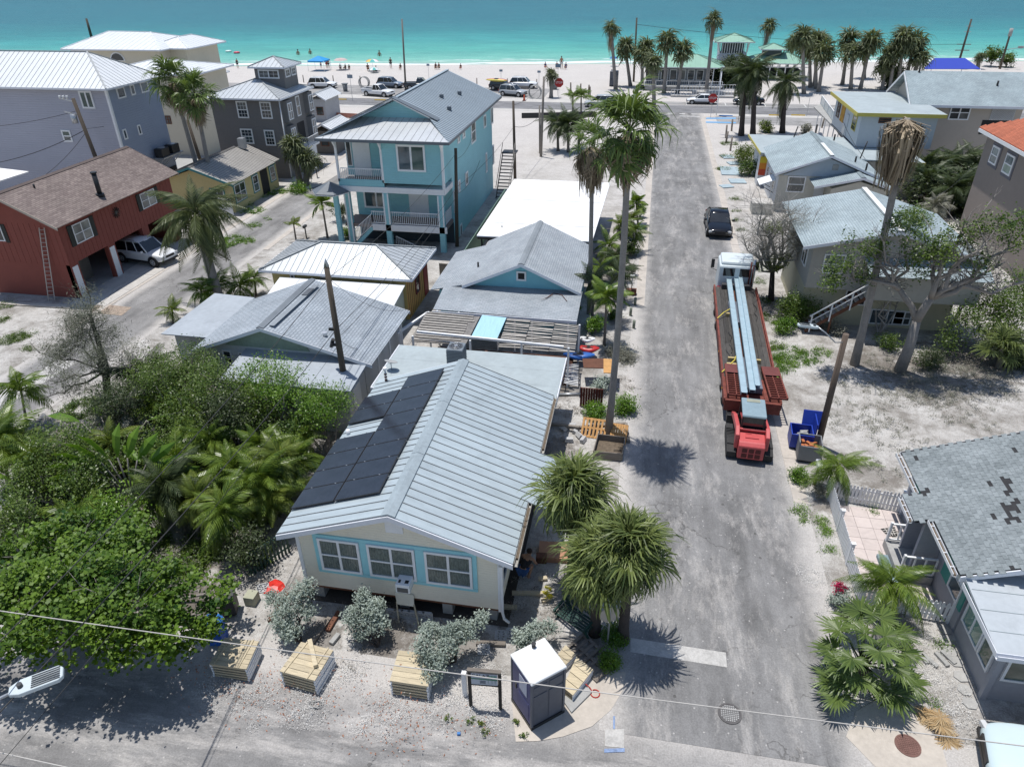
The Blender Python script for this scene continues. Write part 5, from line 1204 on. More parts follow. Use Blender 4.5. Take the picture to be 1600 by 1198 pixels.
roof_plane(h,[(13.2,40.9,4.2),(19.8,40.9,4.2),(19.8,42.4,4.75),(13.2,42.4,4.75)],sh_blue)
part_box(h,'porch_wall',crg,13.5,19.4,41.2,42.49,2.6,4.15)
wpx(h,'S',43.2,(1323,452),(1350,477),cols=1,rows=1,gl=dark);wpx(h,'S',43.2,(1398,485),(1420,508),cols=1,rows=2)
window(h,'S',42.5,11.0,12.2,3.6,4.8,cols=1,rows=2,gl=glassg);window(h,'W',10.3,43.5,44.8,3.5,4.8,cols=2,rows=1)
window(h,'S',43.2,14.6,16.6,.2,1.2,cols=2,rows=1,gl=glassg)
t=thing('outside_stair','weathered wooden stair with white railing up the front of the grey two-storey house','stair',(12,42,0))
for i in range(12):
 x=10.6+i*.27;z=.25+i*.22;m=MB();m.box(x,x+.3,41.6,42.6,z,z+.04);m.build('tread',pm('pale_tread',(.34,.32,.30),.8,.12),t)
m=MB();m.beam((10.6,41.6,.1),(13.9,41.6,2.75),.05,.2);m.beam((10.6,42.6,.1),(13.9,42.6,2.75),.05,.2);m.build('stringer',brownwood,t)
m=MB();m.beam((10.7,41.55,1.15),(13.9,41.55,3.7),.06,.06);m.beam((10.7,41.55,.75),(13.9,41.55,3.3),.04,.04);m.build('handrail',white,t)
for i in range(4):x=10.8+i*1.0;m=MB();m.box(x,x+.07,41.52,41.58,.1+i*.8,1.2+i*.8);m.build('rail_post',white,t)
m=MB();m.box(11.9,12.0,41.6,41.7,0,1.2);m.build('post',brownwood,t)
# BEACH PAVILIONS
grn=pm('green_metal_roof',(.25,.42,.33),.5,.08,.5,metal=.1);grn_r=pm('green_seam',(.19,.33,.26),.5,.1)
h=thing('beach_snack_bar','grey beach building with green hip roof behind the palms','building',(5,138,0))
part_box(h,'wall',pm('grey_board',(.20,.21,.23),.8,.08),-.6,9.4,135.8,142,0,3.4)
hip_roof(h,-1.6,12.2,134.4,143.5,3.55,5.1,grn,.8,grn_r)
for i in range(6):window(h,'S',135.8,.2+i*1.5,1.4+i*1.5,1.3,3.0,cols=1,rows=1,fw=.1)
for x in(10.4,11.6):part_box(h,'post',white,x,x+.15,135,135.15,0,3.5)
for x in np.linspace(-1,11.9,8):part_box(h,'deck_post',white,x,x+.12,132.6,132.72,0,1.5)
m=MB();m.box(-1,12,132.6,135.7,0,.7);m.build('deck',concd,h)
rail(h,(-1,132.6,.7),(12,132.6,.7),.9,.35)
h=thing('beach_ramp','grey ramp with white railings in front of the beach building','ramp',(8,128,0))
m=MB();m.box(3.5,13.5,126.6,128.2,0,.25);m.box(7,15,128.4,130.6,0,.6);m.build('ramp',conc,h)
rail(h,(3.5,126.6,.25),(13.5,126.6,.25),.9,.5,white,.06);rail(h,(5,129.0,.6),(15,130.6,.6),.9,.5,white,.06)
h=thing('lookout_tower','square white lookout tower with green hip roof on the beach','tower',(15,150,0))
part_box(h,'wall',pm('bluish_white_board',(.52,.55,.62),.7,.05,lap=.3),12.2,17.2,150,154.5,0,4.1)
part_box(h,'inner_core',pm('tower_shade',(.10,.11,.13),.8,.1),12.8,16.6,150.8,154,4.1,6.0)
for i in range(12):
 x=12.25+i*.44;m=MB();m.beam((x,150.05,4.1),(x,149.85,6.0),.12,.12);m.build('louvre_post',white,h)
for i in range(10):
 y=150.2+i*.45;m=MB();m.beam((12.2,y,4.1),(12.0,y,6.0),.12,.12);m.build('louvre_post',white,h)
for x in(11.7,17.3):m=MB();m.beam((x+(.5 if x<14 else-.2),149.9,4.3),(x,149.4,6.0),.2,.2);m.build('corner_brace',white,h)
hip_roof(h,11.1,18.3,149.2,155.6,6.1,7.35,grn,.7,grn_r,ridge=((14.7,152.4),(14.7,152.4)))
h=thing('picnic_pavilion','open picnic pavilion with green roof and small green cupola','pavilion',(22,150,0))
hip_roof(h,16.8,28.4,146.5,154,2.9,4.3,grn,.8,grn_r)
part_box(h,'cupola_wall',pm('cupola_dark',(.10,.12,.13),.7,.1),20.2,23.2,149,151.5,4.0,5.05)
hip_roof(h,19.4,24.0,148.2,152.2,5.05,5.9,grn,.7,grn_r,ridge=((21.7,150.2),(21.7,150.2)))
for x in np.linspace(17.1,28,9):
 for y in(146.8,153.6):part_box(h,'post',white,x,x+.18,y,y+.18,0,2.85)
m=MB();m.box(17,28.2,146.7,146.85,2.2,2.35);m.build('rail_beam',white,h)
part_box(h,'counter',dark,20,27,149,152,0,1.6)
def textobj(fc,t):
 tmp=bpy.data.objects.new('tmp',fc);me=bpy.data.meshes.new_from_object(tmp);bpy.data.objects.remove(tmp);return obj('lettering',me,t)
# VEHICLES
def ring_loft(m,rings,mi=0,smooth=True,caps=True):
 n=len(rings[0]);b=len(m.v)
 for r_ in rings:m.v+=[tuple(p)for p in r_]
 for i in range(len(rings)-1):
  for j in range(n):
   q=(j+1)%n;m.f.append((b+i*n+j,b+i*n+q,b+(i+1)*n+q,b+(i+1)*n+j));m.mi.append(mi);m.sm.append(smooth)
 if caps:
  m.f.append(tuple(b+j for j in range(n))[::-1]);m.mi.append(mi);m.sm.append(smooth)
  k=b+(len(rings)-1)*n;m.f.append(tuple(k+j for j in range(n)));m.mi.append(mi);m.sm.append(smooth)
cglass_car=glassmat('car_glass',(.012,.016,.02),.04,.9)
chrome=pm('chrome',(.55,.55,.56),.15,.05,metal=.9);lens=pm('lamp_lens',(.55,.56,.56),.1,.05,spec=.8);tail=pm('tail_lens',(.30,.01,.01),.2,.1,spec=.7)
plastic=pm('black_plastic',(.02,.02,.021),.5,.1)
def paint(name,col,rough=.22):return pm('car_paint_'+name,col,rough,.02,1,spec=.7)
KIND={'suv':(4.7,1.92,[(-.5,.86,.86),(-.485,1.0,.95),(-.3,1.06,1),(.0,1.05,1),(.18,1.04,1),(.24,1.02,.99),(.38,.97,.95),(.47,.88,.86),(.5,.72,.74)],(-.47,.22,-.40,.08),1.74,.37),'sedan':(4.6,1.82,[(-.5,.82,.82),(-.48,.95,.9),(-.36,.99,.97),(.0,.93,1),(.14,.92,1),(.22,.9,.99),(.38,.8,.94),(.47,.7,.84),(.5,.58,.7)],(-.36,.22,-.22,.06),1.42,.33),'van':(5.0,1.98,[(-.5,.9,.86),(-.485,1.02,.95),(-.3,1.04,1),(.0,1.02,1),(.22,1.0,1),(.30,.96,.98),(.40,.86,.94),(.47,.76,.84),(.5,.62,.7)],(-.475,.30,-.43,.12),1.74,.34),'pickup':(5.6,2.0,[(-.5,1.05,.93),(-.49,1.08,1),(-.2,1.08,1),(.05,1.1,1),(.20,1.1,1),(.24,1.09,.99),(.40,1.06,.97),(.48,1.0,.92),(.5,.85,.85)],(-.10,.22,-.07,.10),1.86,.40)}
def car(kind,label,loc,heading,pmat,scale=1.04,group=None,cat='car',name=None,rack=False):
 L,W,st,cab,zr,wr=KIND[kind]
 t=thing(name or{'suv':'parked_suv','sedan':'parked_car','van':'parked_minivan','pickup':'pickup_truck'}[kind],label,cat,loc,heading,group,local=True,scale=scale)
 hw=W/2;zb=.28
 m=MB();rings=[]
 for xf,zt_,wf in st:
  x=xf*L;w_=hw*wf;zm=zb+(zt_-zb)*.55;e=0.0
  zlo=zb if abs(xf)<.46 else zb+.12
  rings.append([(x,-w_*.9,zlo),(x,-w_,zlo+.12),(x,-w_,zm),(x,-w_*.97,zt_-.10),(x,-w_*.88,zt_-.01),(x,-w_*.4,zt_+.02),(x,w_*.4,zt_+.02),(x,w_*.88,zt_-.01),(x,w_*.97,zt_-.10),(x,w_,zm),(x,w_,zlo+.12),(x,w_*.9,zlo)])
 ring_loft(m,rings);b=m.build('body',pmat,t)
 md=b.modifiers.new('sub','SUBSURF');md.levels=1;md.render_levels=2 if depth(loc)<60 else 1
 for sx in(-.31*L,.32*L):
  for sy in(-1,1):
   m=MB();m.tube([(sx,sy*(hw-.20),wr+.02),(sx,sy*(hw+.012),wr+.02)],wr+.07,18,smooth=False);m.build('wheel_arch',plastic,t)
   m=MB();m.tube([(sx,sy*(hw-.22),wr),(sx,sy*(hw-.02),wr),(sx,sy*(hw+.02),wr)],[wr,wr,wr*.93],18);wl=m.build('wheel',rubber,t)
   m=MB();m.tube([(sx,sy*(hw+.005),wr),(sx,sy*(hw+.032),wr)],wr*.62,14)
   m.build('rim',alu,wl)
   m=MB()
   for k in range(5):
    a=k*2*math.pi/5+.3;m.obox((sx+math.cos(a)*wr*.38,sy*(hw+.034),wr+math.sin(a)*wr*.38),(wr*.16,.01,wr*.3),ry=-a+.6)
   m.build('rim_slot',black,wl)['kind']='stuff'
 def belt(xf):
  for(x0_,z0_,_),(x1_,z1_,_)in zip(st,st[1:]):
   if x0_<=xf<=x1_:return z0_+(z1_-z0_)*(xf-x0_)/(x1_-x0_)
  return st[-1][1]
 xb0,xb1,xt0,xt1=[c_*L for c_ in cab];wb,wt=hw*.90,hw*.73
 zb0,zb1=belt(cab[0])-.03,belt(cab[1])-.03;zt0=zr-.05
 A=[(xb0,-wb*.97,zb0),(xb1,-wb*.94,zb1),(xb1,wb*.94,zb1),(xb0,wb*.97,zb0)];Bt=[(xt0,-wt,zt0),(xt1,-wt,zt0),(xt1,wt,zt0),(xt0,wt,zt0)]
 for nm,q in(('windshield',(1,2)),('rear_window',(3,0)),('side_window',(0,1)),('side_window',(2,3))):
  i,j=q;m=MB();cpt=Vector((0,0,zr*.6));m.add([A[i],A[j],Bt[j],Bt[i]],[(0,1,2,3)])
  o=m.build(nm,cglass_car,t,fix=False);s_=o.modifiers.new('s','SOLIDIFY');s_.thickness=.03;s_.offset=0
 m=MB();e=.04;rr=[]
 for f,dz,ins in((0,-.03,-.02),(.03,.02,0),(.5,.05,0),(.97,.02,0),(1,-.03,-.02)):
  x=xt0-e+(xt1-xt0+2*e)*f;rr.append([(x,-wt-e-ins,zt0-.03),(x,-wt*.9,zt0+dz),(x,0,zt0+dz+.02),(x,wt*.9,zt0+dz),(x,wt+e+ins,zt0-.03)])
 ring_loft(m,rr);m.build('roof',pmat,t)
 m=MB()
 for i in range(4):m.tube([A[i],Bt[i]],.045,6)
 for f in((.42,.72)if kind in('suv','van')else(.5,)):
  for s_ in(-1,1):m.beam((xb0+(xb1-xb0)*f,s_*wb*.965,(zb0+zb1)/2),(xt0+(xt1-xt0)*min(f*1.05,1),s_*(wt+.01),zt0),.07,.05)
 m.build('pillar',pmat,t)['kind']='stuff'
 zf=st[-2][1]
 for s_ in(-1,1):
  m=MB();m.obox((L*.475,s_*hw*.68,zf-.14),(.14,.36,.15),rz=-s_*.35);m.build('headlight',lens,t,bevel=.02)
  m=MB();m.obox((-L*.492,s_*hw*.78,.82 if kind!='sedan' else.75),(.08,.22,.3 if kind!='sedan' else.16),rz=s_*.2);m.build('tail_light',tail,t,bevel=.02)
  m=MB();m.obox((xb1-.25,s_*(hw+.1),zb1+.12),(.12,.2,.15));m.build('mirror',pmat,t,bevel=.03)
  m=MB();m.beam((-L*.28,s_*(hw*.99),.37),(L*.28,s_*(hw*.99),.37),.06,.12);m.build('sill_trim',plastic,t)
 m=MB();m.obox((L*.495,0,zf-.16),(.05,W*.42,.16));m.build('grille',plastic,t)
 m=MB();m.obox((L*.485,0,.42),(.16,W*.78,.16));m.build('front_bumper',plastic,t,bevel=.03)
 m=MB();m.obox((-L*.488,0,.46),(.16,W*.8,.2));m.build('rear_bumper',plastic,t,bevel=.03)
 m=MB();m.obox((-L*.505,0,.72),(.02,.5,.14));m.build('number_plate',white,t)
 if kind=='pickup':
  m=MB();m.box(-.475*L,-.115*L,-hw*.78,hw*.78,1.085,1.125);m.build('bed',plastic,t)
  m=MB();m.box(-.49*L,-.11*L,-hw*.97,-hw*.80,1.05,1.17);m.box(-.49*L,-.11*L,hw*.80,hw*.97,1.05,1.17);m.box(-.50*L,-.485*L,-hw*.97,hw*.97,.9,1.17);m.build('bed_rail',pmat,t,bevel=.03)
 if kind=='suv':
  for s_ in(-1,1):m=MB();m.tube([(xt0+.1,s_*wt*.9,zr+.03),(xt1-.1,s_*wt*.9,zr+.03)],.022,5);m.build('roof_rail',chrome,t)
 return t
GC='cars parked along the beach road'
def ang(a,b):d=P(*b)-P(*a);return math.atan2(d.y,d.x)
wpaint=paint('white',(.72,.73,.74));spaint=paint('silver',(.38,.40,.42));bpaint=paint('black',(.004,.0045,.007),.12);gpaint=paint('dark_grey',(.06,.065,.07));dpaint=paint('steel_blue',(.16,.20,.26))
car('suv','white SUV parked under the red house with its nose in the sun',(-37.2,46.3,0.03),R(-10),wpaint,1.02,cat='SUV')
car('sedan','black hatchback facing the camera on the main street',(6.6,60.4,0.02),R(-90),bpaint,1.12)
car('suv','white SUV parked on the sand left of the grey waste bin',(-57.8,128.6,0),R(4),wpaint,1.05,GC,'SUV')
car('pickup','white pickup truck in the middle of the beach car park',(-44.9,121.6,0),R(-16),wpaint,1.02,GC,'pickup')
car('suv','dark blue-grey SUV behind the white pickup',(-45.8,130.6,0),R(-6),dpaint,1.0,GC,'SUV')
car('pickup','grey pickup truck right of the dark SUV, beside the tall pole',(-40.0,129.6,0),R(12),gpaint,1.0,GC,'pickup')
kc=car('suv','dark hatchback with a red and a yellow kayak on its roof',(-25.4,130.6,0),R(-8),gpaint,.95,GC)
car('suv','silver SUV angled towards the street beside the traffic cone',(-22.4,124.6,0),R(-18),spaint,1.0,GC,'SUV')
car('suv','white SUV parked farthest right on the sand',(-22.0,132.9,0),R(0),wpaint,1.05,GC,'SUV')
car('sedan','white sedan parked in front of the beach building',(8.1,121.0,0),R(180),wpaint,1.0,GC)
car('van','silver minivan half hidden behind the tall palm',(-7.2,116.4,0),R(180),spaint,1.0,GC,'minivan')
car('sedan','dark car behind the shaggy palms on the beach road',(15.2,121.2,0),R(180),bpaint,1.0,GC)
yk=pm('yellow_hull',(.60,.50,.10),.4,.1);pk_=pm('coral_hull',(.55,.16,.12),.4,.1)
for i,(dy,mt,lb)in enumerate(((-.35,yk,'yellow kayak strapped on the dark hatchback'),(.35,pk_,'coral kayak beside the yellow one on the car roof'))):
 t=thing('kayak',lb,'kayak',(-26.1,129.3+dy,1.75),R(-12),local=True)
 m=MB();rings=[]
 for k in range(9):
  f=k/8;r_=.42*math.sin(math.pi*min(max(f,.04),.96))**.6;rings.append([((f-.5)*3.8,r_*math.cos(a),.5*r_*math.sin(a))for a in[2*math.pi*j/8 for j in range(8)]])
 ring_loft(m,rings);m.build('hull',mt,t)
 m=MB();m.box(-.4,.3,-.18,.18,.16,.22);m.build('cockpit',black,t)
car('van','pale blue-white vehicle, only its front corner in view at the lower right',(13.55,13.5,0),R(168),paint('ice',(.50,.60,.62),.3),1.1,cat='van')
rnd0=random.Random(2);strap0=pm('amber_lens',(.6,.25,.02),.4,.1)
rz_=math.atan2(.38,14.5)
t=thing('flatbed_truck','red flatbed truck with white cab loaded with long steel beams','truck',(6.45,38.3,0),-rz_*1.0,local=True)
redm=pm('rusty_red_steel',(.17,.045,.032),.75,.35,2.5,dirt=.6);tw_=pm('truck_white',(.60,.66,.68),.35,.05,.8,dirt=.12)
plank=pm('flatbed_plank',(.06,.056,.052),.9,.4,2.5,stretch=(5,.6,1),orand=.3,bump=.5)
HW=1.33
m=MB();m.box(-HW,HW,-7.2,7.0,.86,1.10);m.build('frame',redm,t)
for s_ in(-1,1):m=MB();m.box(s_*HW-.05,s_*HW+.05,-7.3,7.05,.85,1.24);m.build('side_rail',redm,t)
m=MB();m.box(-HW,HW,-7.4,-7.21,.6,1.2);m.build('rear_bar',redm,t)
k=0
for i in range(9):
 if i in(4,):continue
 for y0_,y1_ in((-5.0,-1.2),(-1.18,2.9),(2.92,6.95)):
  x0_=-HW+.06+i*.279;m=MB();m.box(x0_,x0_+.265,y0_,y1_,1.10,1.16+random.uniform(0,.012));m.build('plank',plank,t)
m=MB();m.box(-.15,.15,-5,6.95,1.10,1.13);m.build('centre_plate',pm('brown_plate',(.11,.045,.03),.8,.3,2),t)
for s_ in(-1,1):m=MB();m.box(s_*.95-.36,s_*.95+.36,-7.1,-5.02,1.10,1.17);m.build('tail_plate',redm,t)
for y in(-5.6,-4.3,3.2,5.2):
 for s_ in(-1,1):
  m=MB();m.tube([(s_*(HW-.5),y,.5),(s_*(HW-.02),y,.5)],.5,18);wl=m.build('wheel',rubber,t)
  m=MB();m.tube([(s_*(HW-.03),y,.5),(s_*(HW+.0),y,.5)],.26,12);m.build('rim',alu,wl)
for s_ in(-1,1):m=MB();m.box(s_*1.1-.25,s_*1.1+.25,-6.4,-3.4,1.0,1.09);m.build('mudguard',plastic,t)
m=MB();m.box(-1.15,1.15,7.2,9.3,.7,2.55);c_=m.build('cab',tw_,t,bevel=.14)
m=MB();m.box(-1.05,1.05,7.35,9.2,2.5,2.78);m.build('cab_roof',tw_,t,bevel=.16)
for s_ in(-1,1):
 m=MB();m.box(s_*.52-.36,s_*.52+.36,7.17,7.20,1.85,2.4);m.build('rear_window',cglass_car,t,bevel=.02)
 m=MB();m.tube([(s_*1.15,9.0,1.5),(s_*1.5,9.1,1.6),(s_*1.5,9.1,2.3),(s_*1.15,9.0,2.4)],.02,5);m.build('mirror_arm',black,t)
 m=MB();m.box(s_*1.45-.11,s_*1.45+.11,9.05,9.13,1.65,2.25);m.build('mirror',black,t,bevel=.02)
 m=MB();m.box(s_*1.05-.12,s_*1.05+.12,7.1,7.2,.95,1.1);m.build('tail_light',tail,t)
m=MB();m.box(-1.0,1.0,9.3,10.9,.6,1.55);m.build('hood',tw_,t,bevel=.15)
m=MB();m.tube([(1.0,7.1,.8),(1.0,7.1,3.1)],.07,8);m.build('exhaust',chrome,t)
m=MB();m.box(-1.28,-.98,4.6,6.6,.5,1.0);m.build('fuel_tank',alu,t,bevel=.06)
m=MB();m.tube([(.78,7.0,1.1),(.78,6.95,3.0)],.05,6);m.tube([(.95,7.0,1.1),(.95,6.95,2.8)],.04,6);m.build('stake',redm,t)
m=MB();m.box(-.9,.9,6.55,6.9,1.17,1.5);m.build('tool_box',pm('dark_box',(.05,.05,.055),.5,.2),t,bevel=.02)
for k_ in range(6):
 x_=rnd0.uniform(-1.0,-.6)if k_%2 else rnd0.uniform(.75,1.05);y_=rnd0.uniform(-4,6);m=MB();m.tube([(x_,y_,1.19),(x_+.1,y_+.5,1.2),(x_-.05,y_+1.1,1.19)],.02,5);m.build('chain',black,t)
for s_ in(-1,1):
 for y_ in(-6,-2,2,6):m=MB();m.box(s_*1.385-.01,s_*1.385+.01,y_,y_+.12,.95,1.02);m.build('marker_light',strap0,t)
for s_ in(-1,1):
 q=MB();y0_,y1_=-7.0,-4.0
 r_=thing('loading_ramp',f'red slatted loading ramp folded on the {"left" if s_ < 0 else "right"} rear of the flatbed truck','ramp',(6.45+s_*.93+(.05 if s_>0 else-.02),32.6,1.2),-rz_+(.05 if s_>0 else.0),local=True)
 W2=.40
 for e in(-1,1):m=MB();m.box(e*W2-.035,e*W2+.035,-1.5,1.55,.14,.28);m.build('ramp_rail',redm,r_)
 m=MB();m.box(-.02,.02,-1.5,.6,.14,.27);m.build('ramp_rail',redm,r_)
 for i in range(10):m=MB();y=-1.5+i*.215;m.box(-W2+.04,W2-.04,y,y+.06,.15,.255);m.build('rung',redm,r_)
 m=MB();m.box(-W2,W2,.65,1.55,.26,.285);m.build('plate',pm('ramp_plate',(.14,.04,.035),.6,.2,2),r_)
stl=pm('galvanised_beam',(.38,.50,.56),.45,.16,.8,metal=.25,dirt=.12,stretch=(3,.3,1))
for i,(a,b,z,w_,nm)in enumerate((((1139,436),(1163,613),1.55,.28,'leftmost'),((1150,430),(1176,609),1.60,.26,'middle, longest'),((1156,428),(1184,602),1.70,.22,'rightmost'))):
 p0,p1=P(*a,z+.15),P(*b,z+.15)
 o=thing('steel_beam',f'long pale galvanised channel beam on the flatbed, {nm}','steel beam',p0.lerp(p1,.5),math.atan2((p0-p1).y,(p0-p1).x),group='steel beams on the flatbed',local=True);L=(p0-p1).length
 m=MB();m.box(-L/2,L/2,-w_/2,w_/2,-.02,0);m.build('web',stl,o)
 for e in(-1,1):m=MB();m.box(-L/2,L/2,e*w_/2-.012,e*w_/2+.012,-.14,.035);m.build('flange',stl,o)
nw=pm('yellow_lumber',(.46,.36,.17),.75,.15,3)
for i,(px,py,w_,nm)in enumerate(((1142,492,1.2,'nearest the cab'),(1155,562,1.7,'near the ramps'),(1150,571,1.5,'second from the ramps'))):
 p_=P(px+8,py,1.3);m=MB();m.obox((0,0,0),(w_,.14,.2));o=m.build('timber_block',nw);o.location=(p_.x,p_.y,1.28);o.rotation_euler=(0,0,-rz_);tag(o,f'yellow timber crossing the flatbed under the beams, {nm}','timber','timbers under the beams')
for i,(y,L)in enumerate(((40.8,3.0),(33.4,3.2))):
 o=thing('metal_sheet_stack','stack of grey metal sheets under the beams, '+('front part of the bed' if i==0 else 'rear part of the bed'),'metal sheets',(6.35,y,1.2),-rz_+.02,local=True)
 for k_ in range(6):
  x0_=-.45+k_*.15;m=MB();m.box(x0_,x0_+.14,-L/2,L/2,0,.28+.01*(k_%2));m.build('sheet',pm('grey_sheet',(.14,.155,.19),.5,.15,2),o)
strap=pm('yellow_strap',(.55,.45,.06),.7,.15)
for i,(a,b,c)in enumerate((((1121,497),(1131,488),(1145,480)),((1128,581),(1148,562),(1150,556)))):
 q=[P(*v,1.3+.15*k_)for k_,v in enumerate((a,b,c))];m=MB();m.beam(q[0],q[1],.05,.02);m.beam(q[1],q[2],.05,.02);tag(m.build('tie_strap',strap),'yellow tie-down strap over the load, '+('front one' if i==0 else 'rear one'),'strap','straps on the flatbed load')
t=thing('track_loader','red compact track loader parked behind the flatbed truck','loader',(5.95,28.8,0),R(-3),local=True)
lred=pm('loader_red',(.50,.09,.09),.4,.08,1.5,dirt=.25);lgr=pm('loader_roof',(.22,.30,.34),.5,.12,1,dirt=.2);trk=pm('rubber_track',(.035,.035,.035),.85,.2,4)
for s_ in(-1,1):
 m=MB();x0_=s_*.82;m.ext([(x0_-.2,-1.15,.15),(x0_-.2,-.95,0),(x0_-.2,.9,0),(x0_-.2,1.2,.25),(x0_-.2,1.1,.5),(x0_-.2,-.6,.62),(x0_-.2,-1.2,.45)],(.4,0,0));tr=m.build('track',trk,t)
 m=MB()
 for i in range(18):y=-1.15+i*.13;m.box(x0_-.2,x0_+.2,y,y+.05,.0+.6 if i>2 and i<14 else.3,.66-.012*i if 2<i<14 else.36)
 m.build('track_lug',trk,tr)['kind']='stuff'
 m=MB();m.ext([(s_*.66-.09,-1.1,.62),(s_*.66-.09,-1.1,1.35),(s_*.66-.09,-.6,1.55),(s_*.66-.09,1.0,1.15),(s_*.66-.09,1.9,.7),(s_*.66-.09,1.9,.5),(s_*.66-.09,.9,.85),(s_*.66-.09,-.5,1.2)],(.18,0,0));m.build('lift_arm',lred,t,bevel=.03)
m=MB();m.box(-.56,.56,-1.35,1.0,.3,.95);m.build('chassis',black,t)
m=MB();m.ext([(-.57,-1.42,.3),(-.57,-1.42,.98),(-.57,-1.25,1.12),(-.57,-.55,1.22),(-.57,-.55,.3)],(1.14,0,0));m.build('engine_cover',lred,t,bevel=.04)
for i in range(3):
 for j in range(2):m=MB();x=-.40+i*.29;z=.38+j*.28;m.box(x,x+.23,-1.435,-1.42,z,z+.22);m.build('vent_grille',pm('dark_red_grille',(.09,.015,.015),.6,.3,20),t)
m=MB();m.box(-.3,.3,-1.0,-.75,1.165,1.20);m.box(-.28,-.02,-.7,-.66,1.2,1.23);m.build('hood_handle',lred,t)
m=MB();m.box(-.75,.75,-.62,-.52,1.28,1.40);m.build('cross_tube',lred,t,bevel=.02)
m=MB();m.box(-.50,.50,-.45,.95,.95,1.98);m.build('cab_glass',cglass_car,t)
for x,y in((-.5,-.45),(.5,-.45),(-.5,.95),(.5,.95)):m=MB();m.beam((x,y,.9),(x*.96,y,2.02),.08,.08);m.build('cab_post',black,t)
m=MB();m.ext([(-.53,-.55,1.98),(-.53,-.50,2.08),(-.53,.95,2.12),(-.53,1.02,2.0)],(1.06,0,0));m.build('cab_roof',lgr,t,bevel=.03)
m=MB();m.box(-.3,.3,.62,.88,2.115,2.13);m.build('roof_window',pm('roof_lens',(.30,.31,.24),.4,.15),t)
m=MB();m.box(-.95,.95,1.75,2.4,.1,.55);m.build('bucket',black,t,bevel=.03)
blu2=pm('navy_plastic',(.06,.065,.17),.5,.12,1.5,dirt=.1);gry2=pm('toilet_grey',(.10,.11,.135),.55,.12,1.2,dirt=.2);tw2=pm('toilet_white',(.78,.79,.79),.5,.03,1)
def toilet(loc,rz,label,s=1.0,side=gry2,door=blu2,roof=tw2):
 t=thing('portable_toilet',label,'portable toilet',loc,rz,local=True,scale=s)
 a=.55
 m=MB();m.box(-a,a,-a,a,.1,2.05);m.build('cabin',side,t)
 m=MB();m.box(-a-.04,a+.04,-a-.04,a+.04,0,.12);m.build('base',black,t)
 m=MB();m.box(-a-.03,-a+.0,-a+.05,a-.05,.16,1.98);m.build('door',door,t,bevel=.015)
 m=MB();m.obox((-a-.04,-.12,1.55),(.015,.42,.62));m.build('door_panel',pm('door_white_patch',(.40,.42,.50),.5,.1),t,bevel=.005)
 m=MB();m.obox((-a-.045,.28,1.1),(.03,.08,.2));m.build('handle',black,t)
 m=MB();m.obox((-a-.036,-.15,.65),(.012,.55,.75));m.build('door_rib',door,t,bevel=.01)
 for y0_,y1_,z0_,z1_ in((-.5,-.03,.25,1.45),(.03,.5,.25,1.45),(-.5,-.03,1.55,1.85),(.03,.5,1.55,1.85)):
  m=MB();m.box(y0_,y1_,-a-.018,-a+.001,z0_,z1_);m.build('side_panel',side,t,bevel=.01)
 for x in(-a,a):
  for y in(-a,a):m=MB();m.box(x-.035,x+.035,y-.035,y+.035,.05,2.06);m.build('corner_post',side,t)
 m=MB();b=.60;m.add([(-b,-b,2.05),(b,-b,2.05),(b,b,2.05),(-b,b,2.05),(-b,-b,2.13),(b,-b,2.13),(b,b,2.13),(-b,b,2.13),(-b*.8,-b*.8,2.2),(b*.8,-b*.8,2.2),(b*.8,b*.8,2.2),(-b*.8,b*.8,2.2)],[(3,2,1,0),(0,1,5,4),(1,2,6,5),(2,3,7,6),(3,0,4,7),(4,5,9,8),(5,6,10,9),(6,7,11,10),(7,4,8,11),(8,9,10,11)]);m.build('roof',roof,t,bevel=.02)
 m=MB();m.tube([(.1,.42,2.1),(.1,.42,2.34)],.06,10);m.tube([(.1,.42,2.34),(.1,.42,2.36)],.075,10);m.build('vent_pipe',black,t)
 return t
toilet((-1.83,13.66,.02),R(40.4),'navy and grey portable toilet with white roof at the street corner',1.02)
toilet((-6.4,137.0,0),R(85),'dark grey portable toilet on the beach beside the tall palm',1.15,door=gry2,roof=gry2)
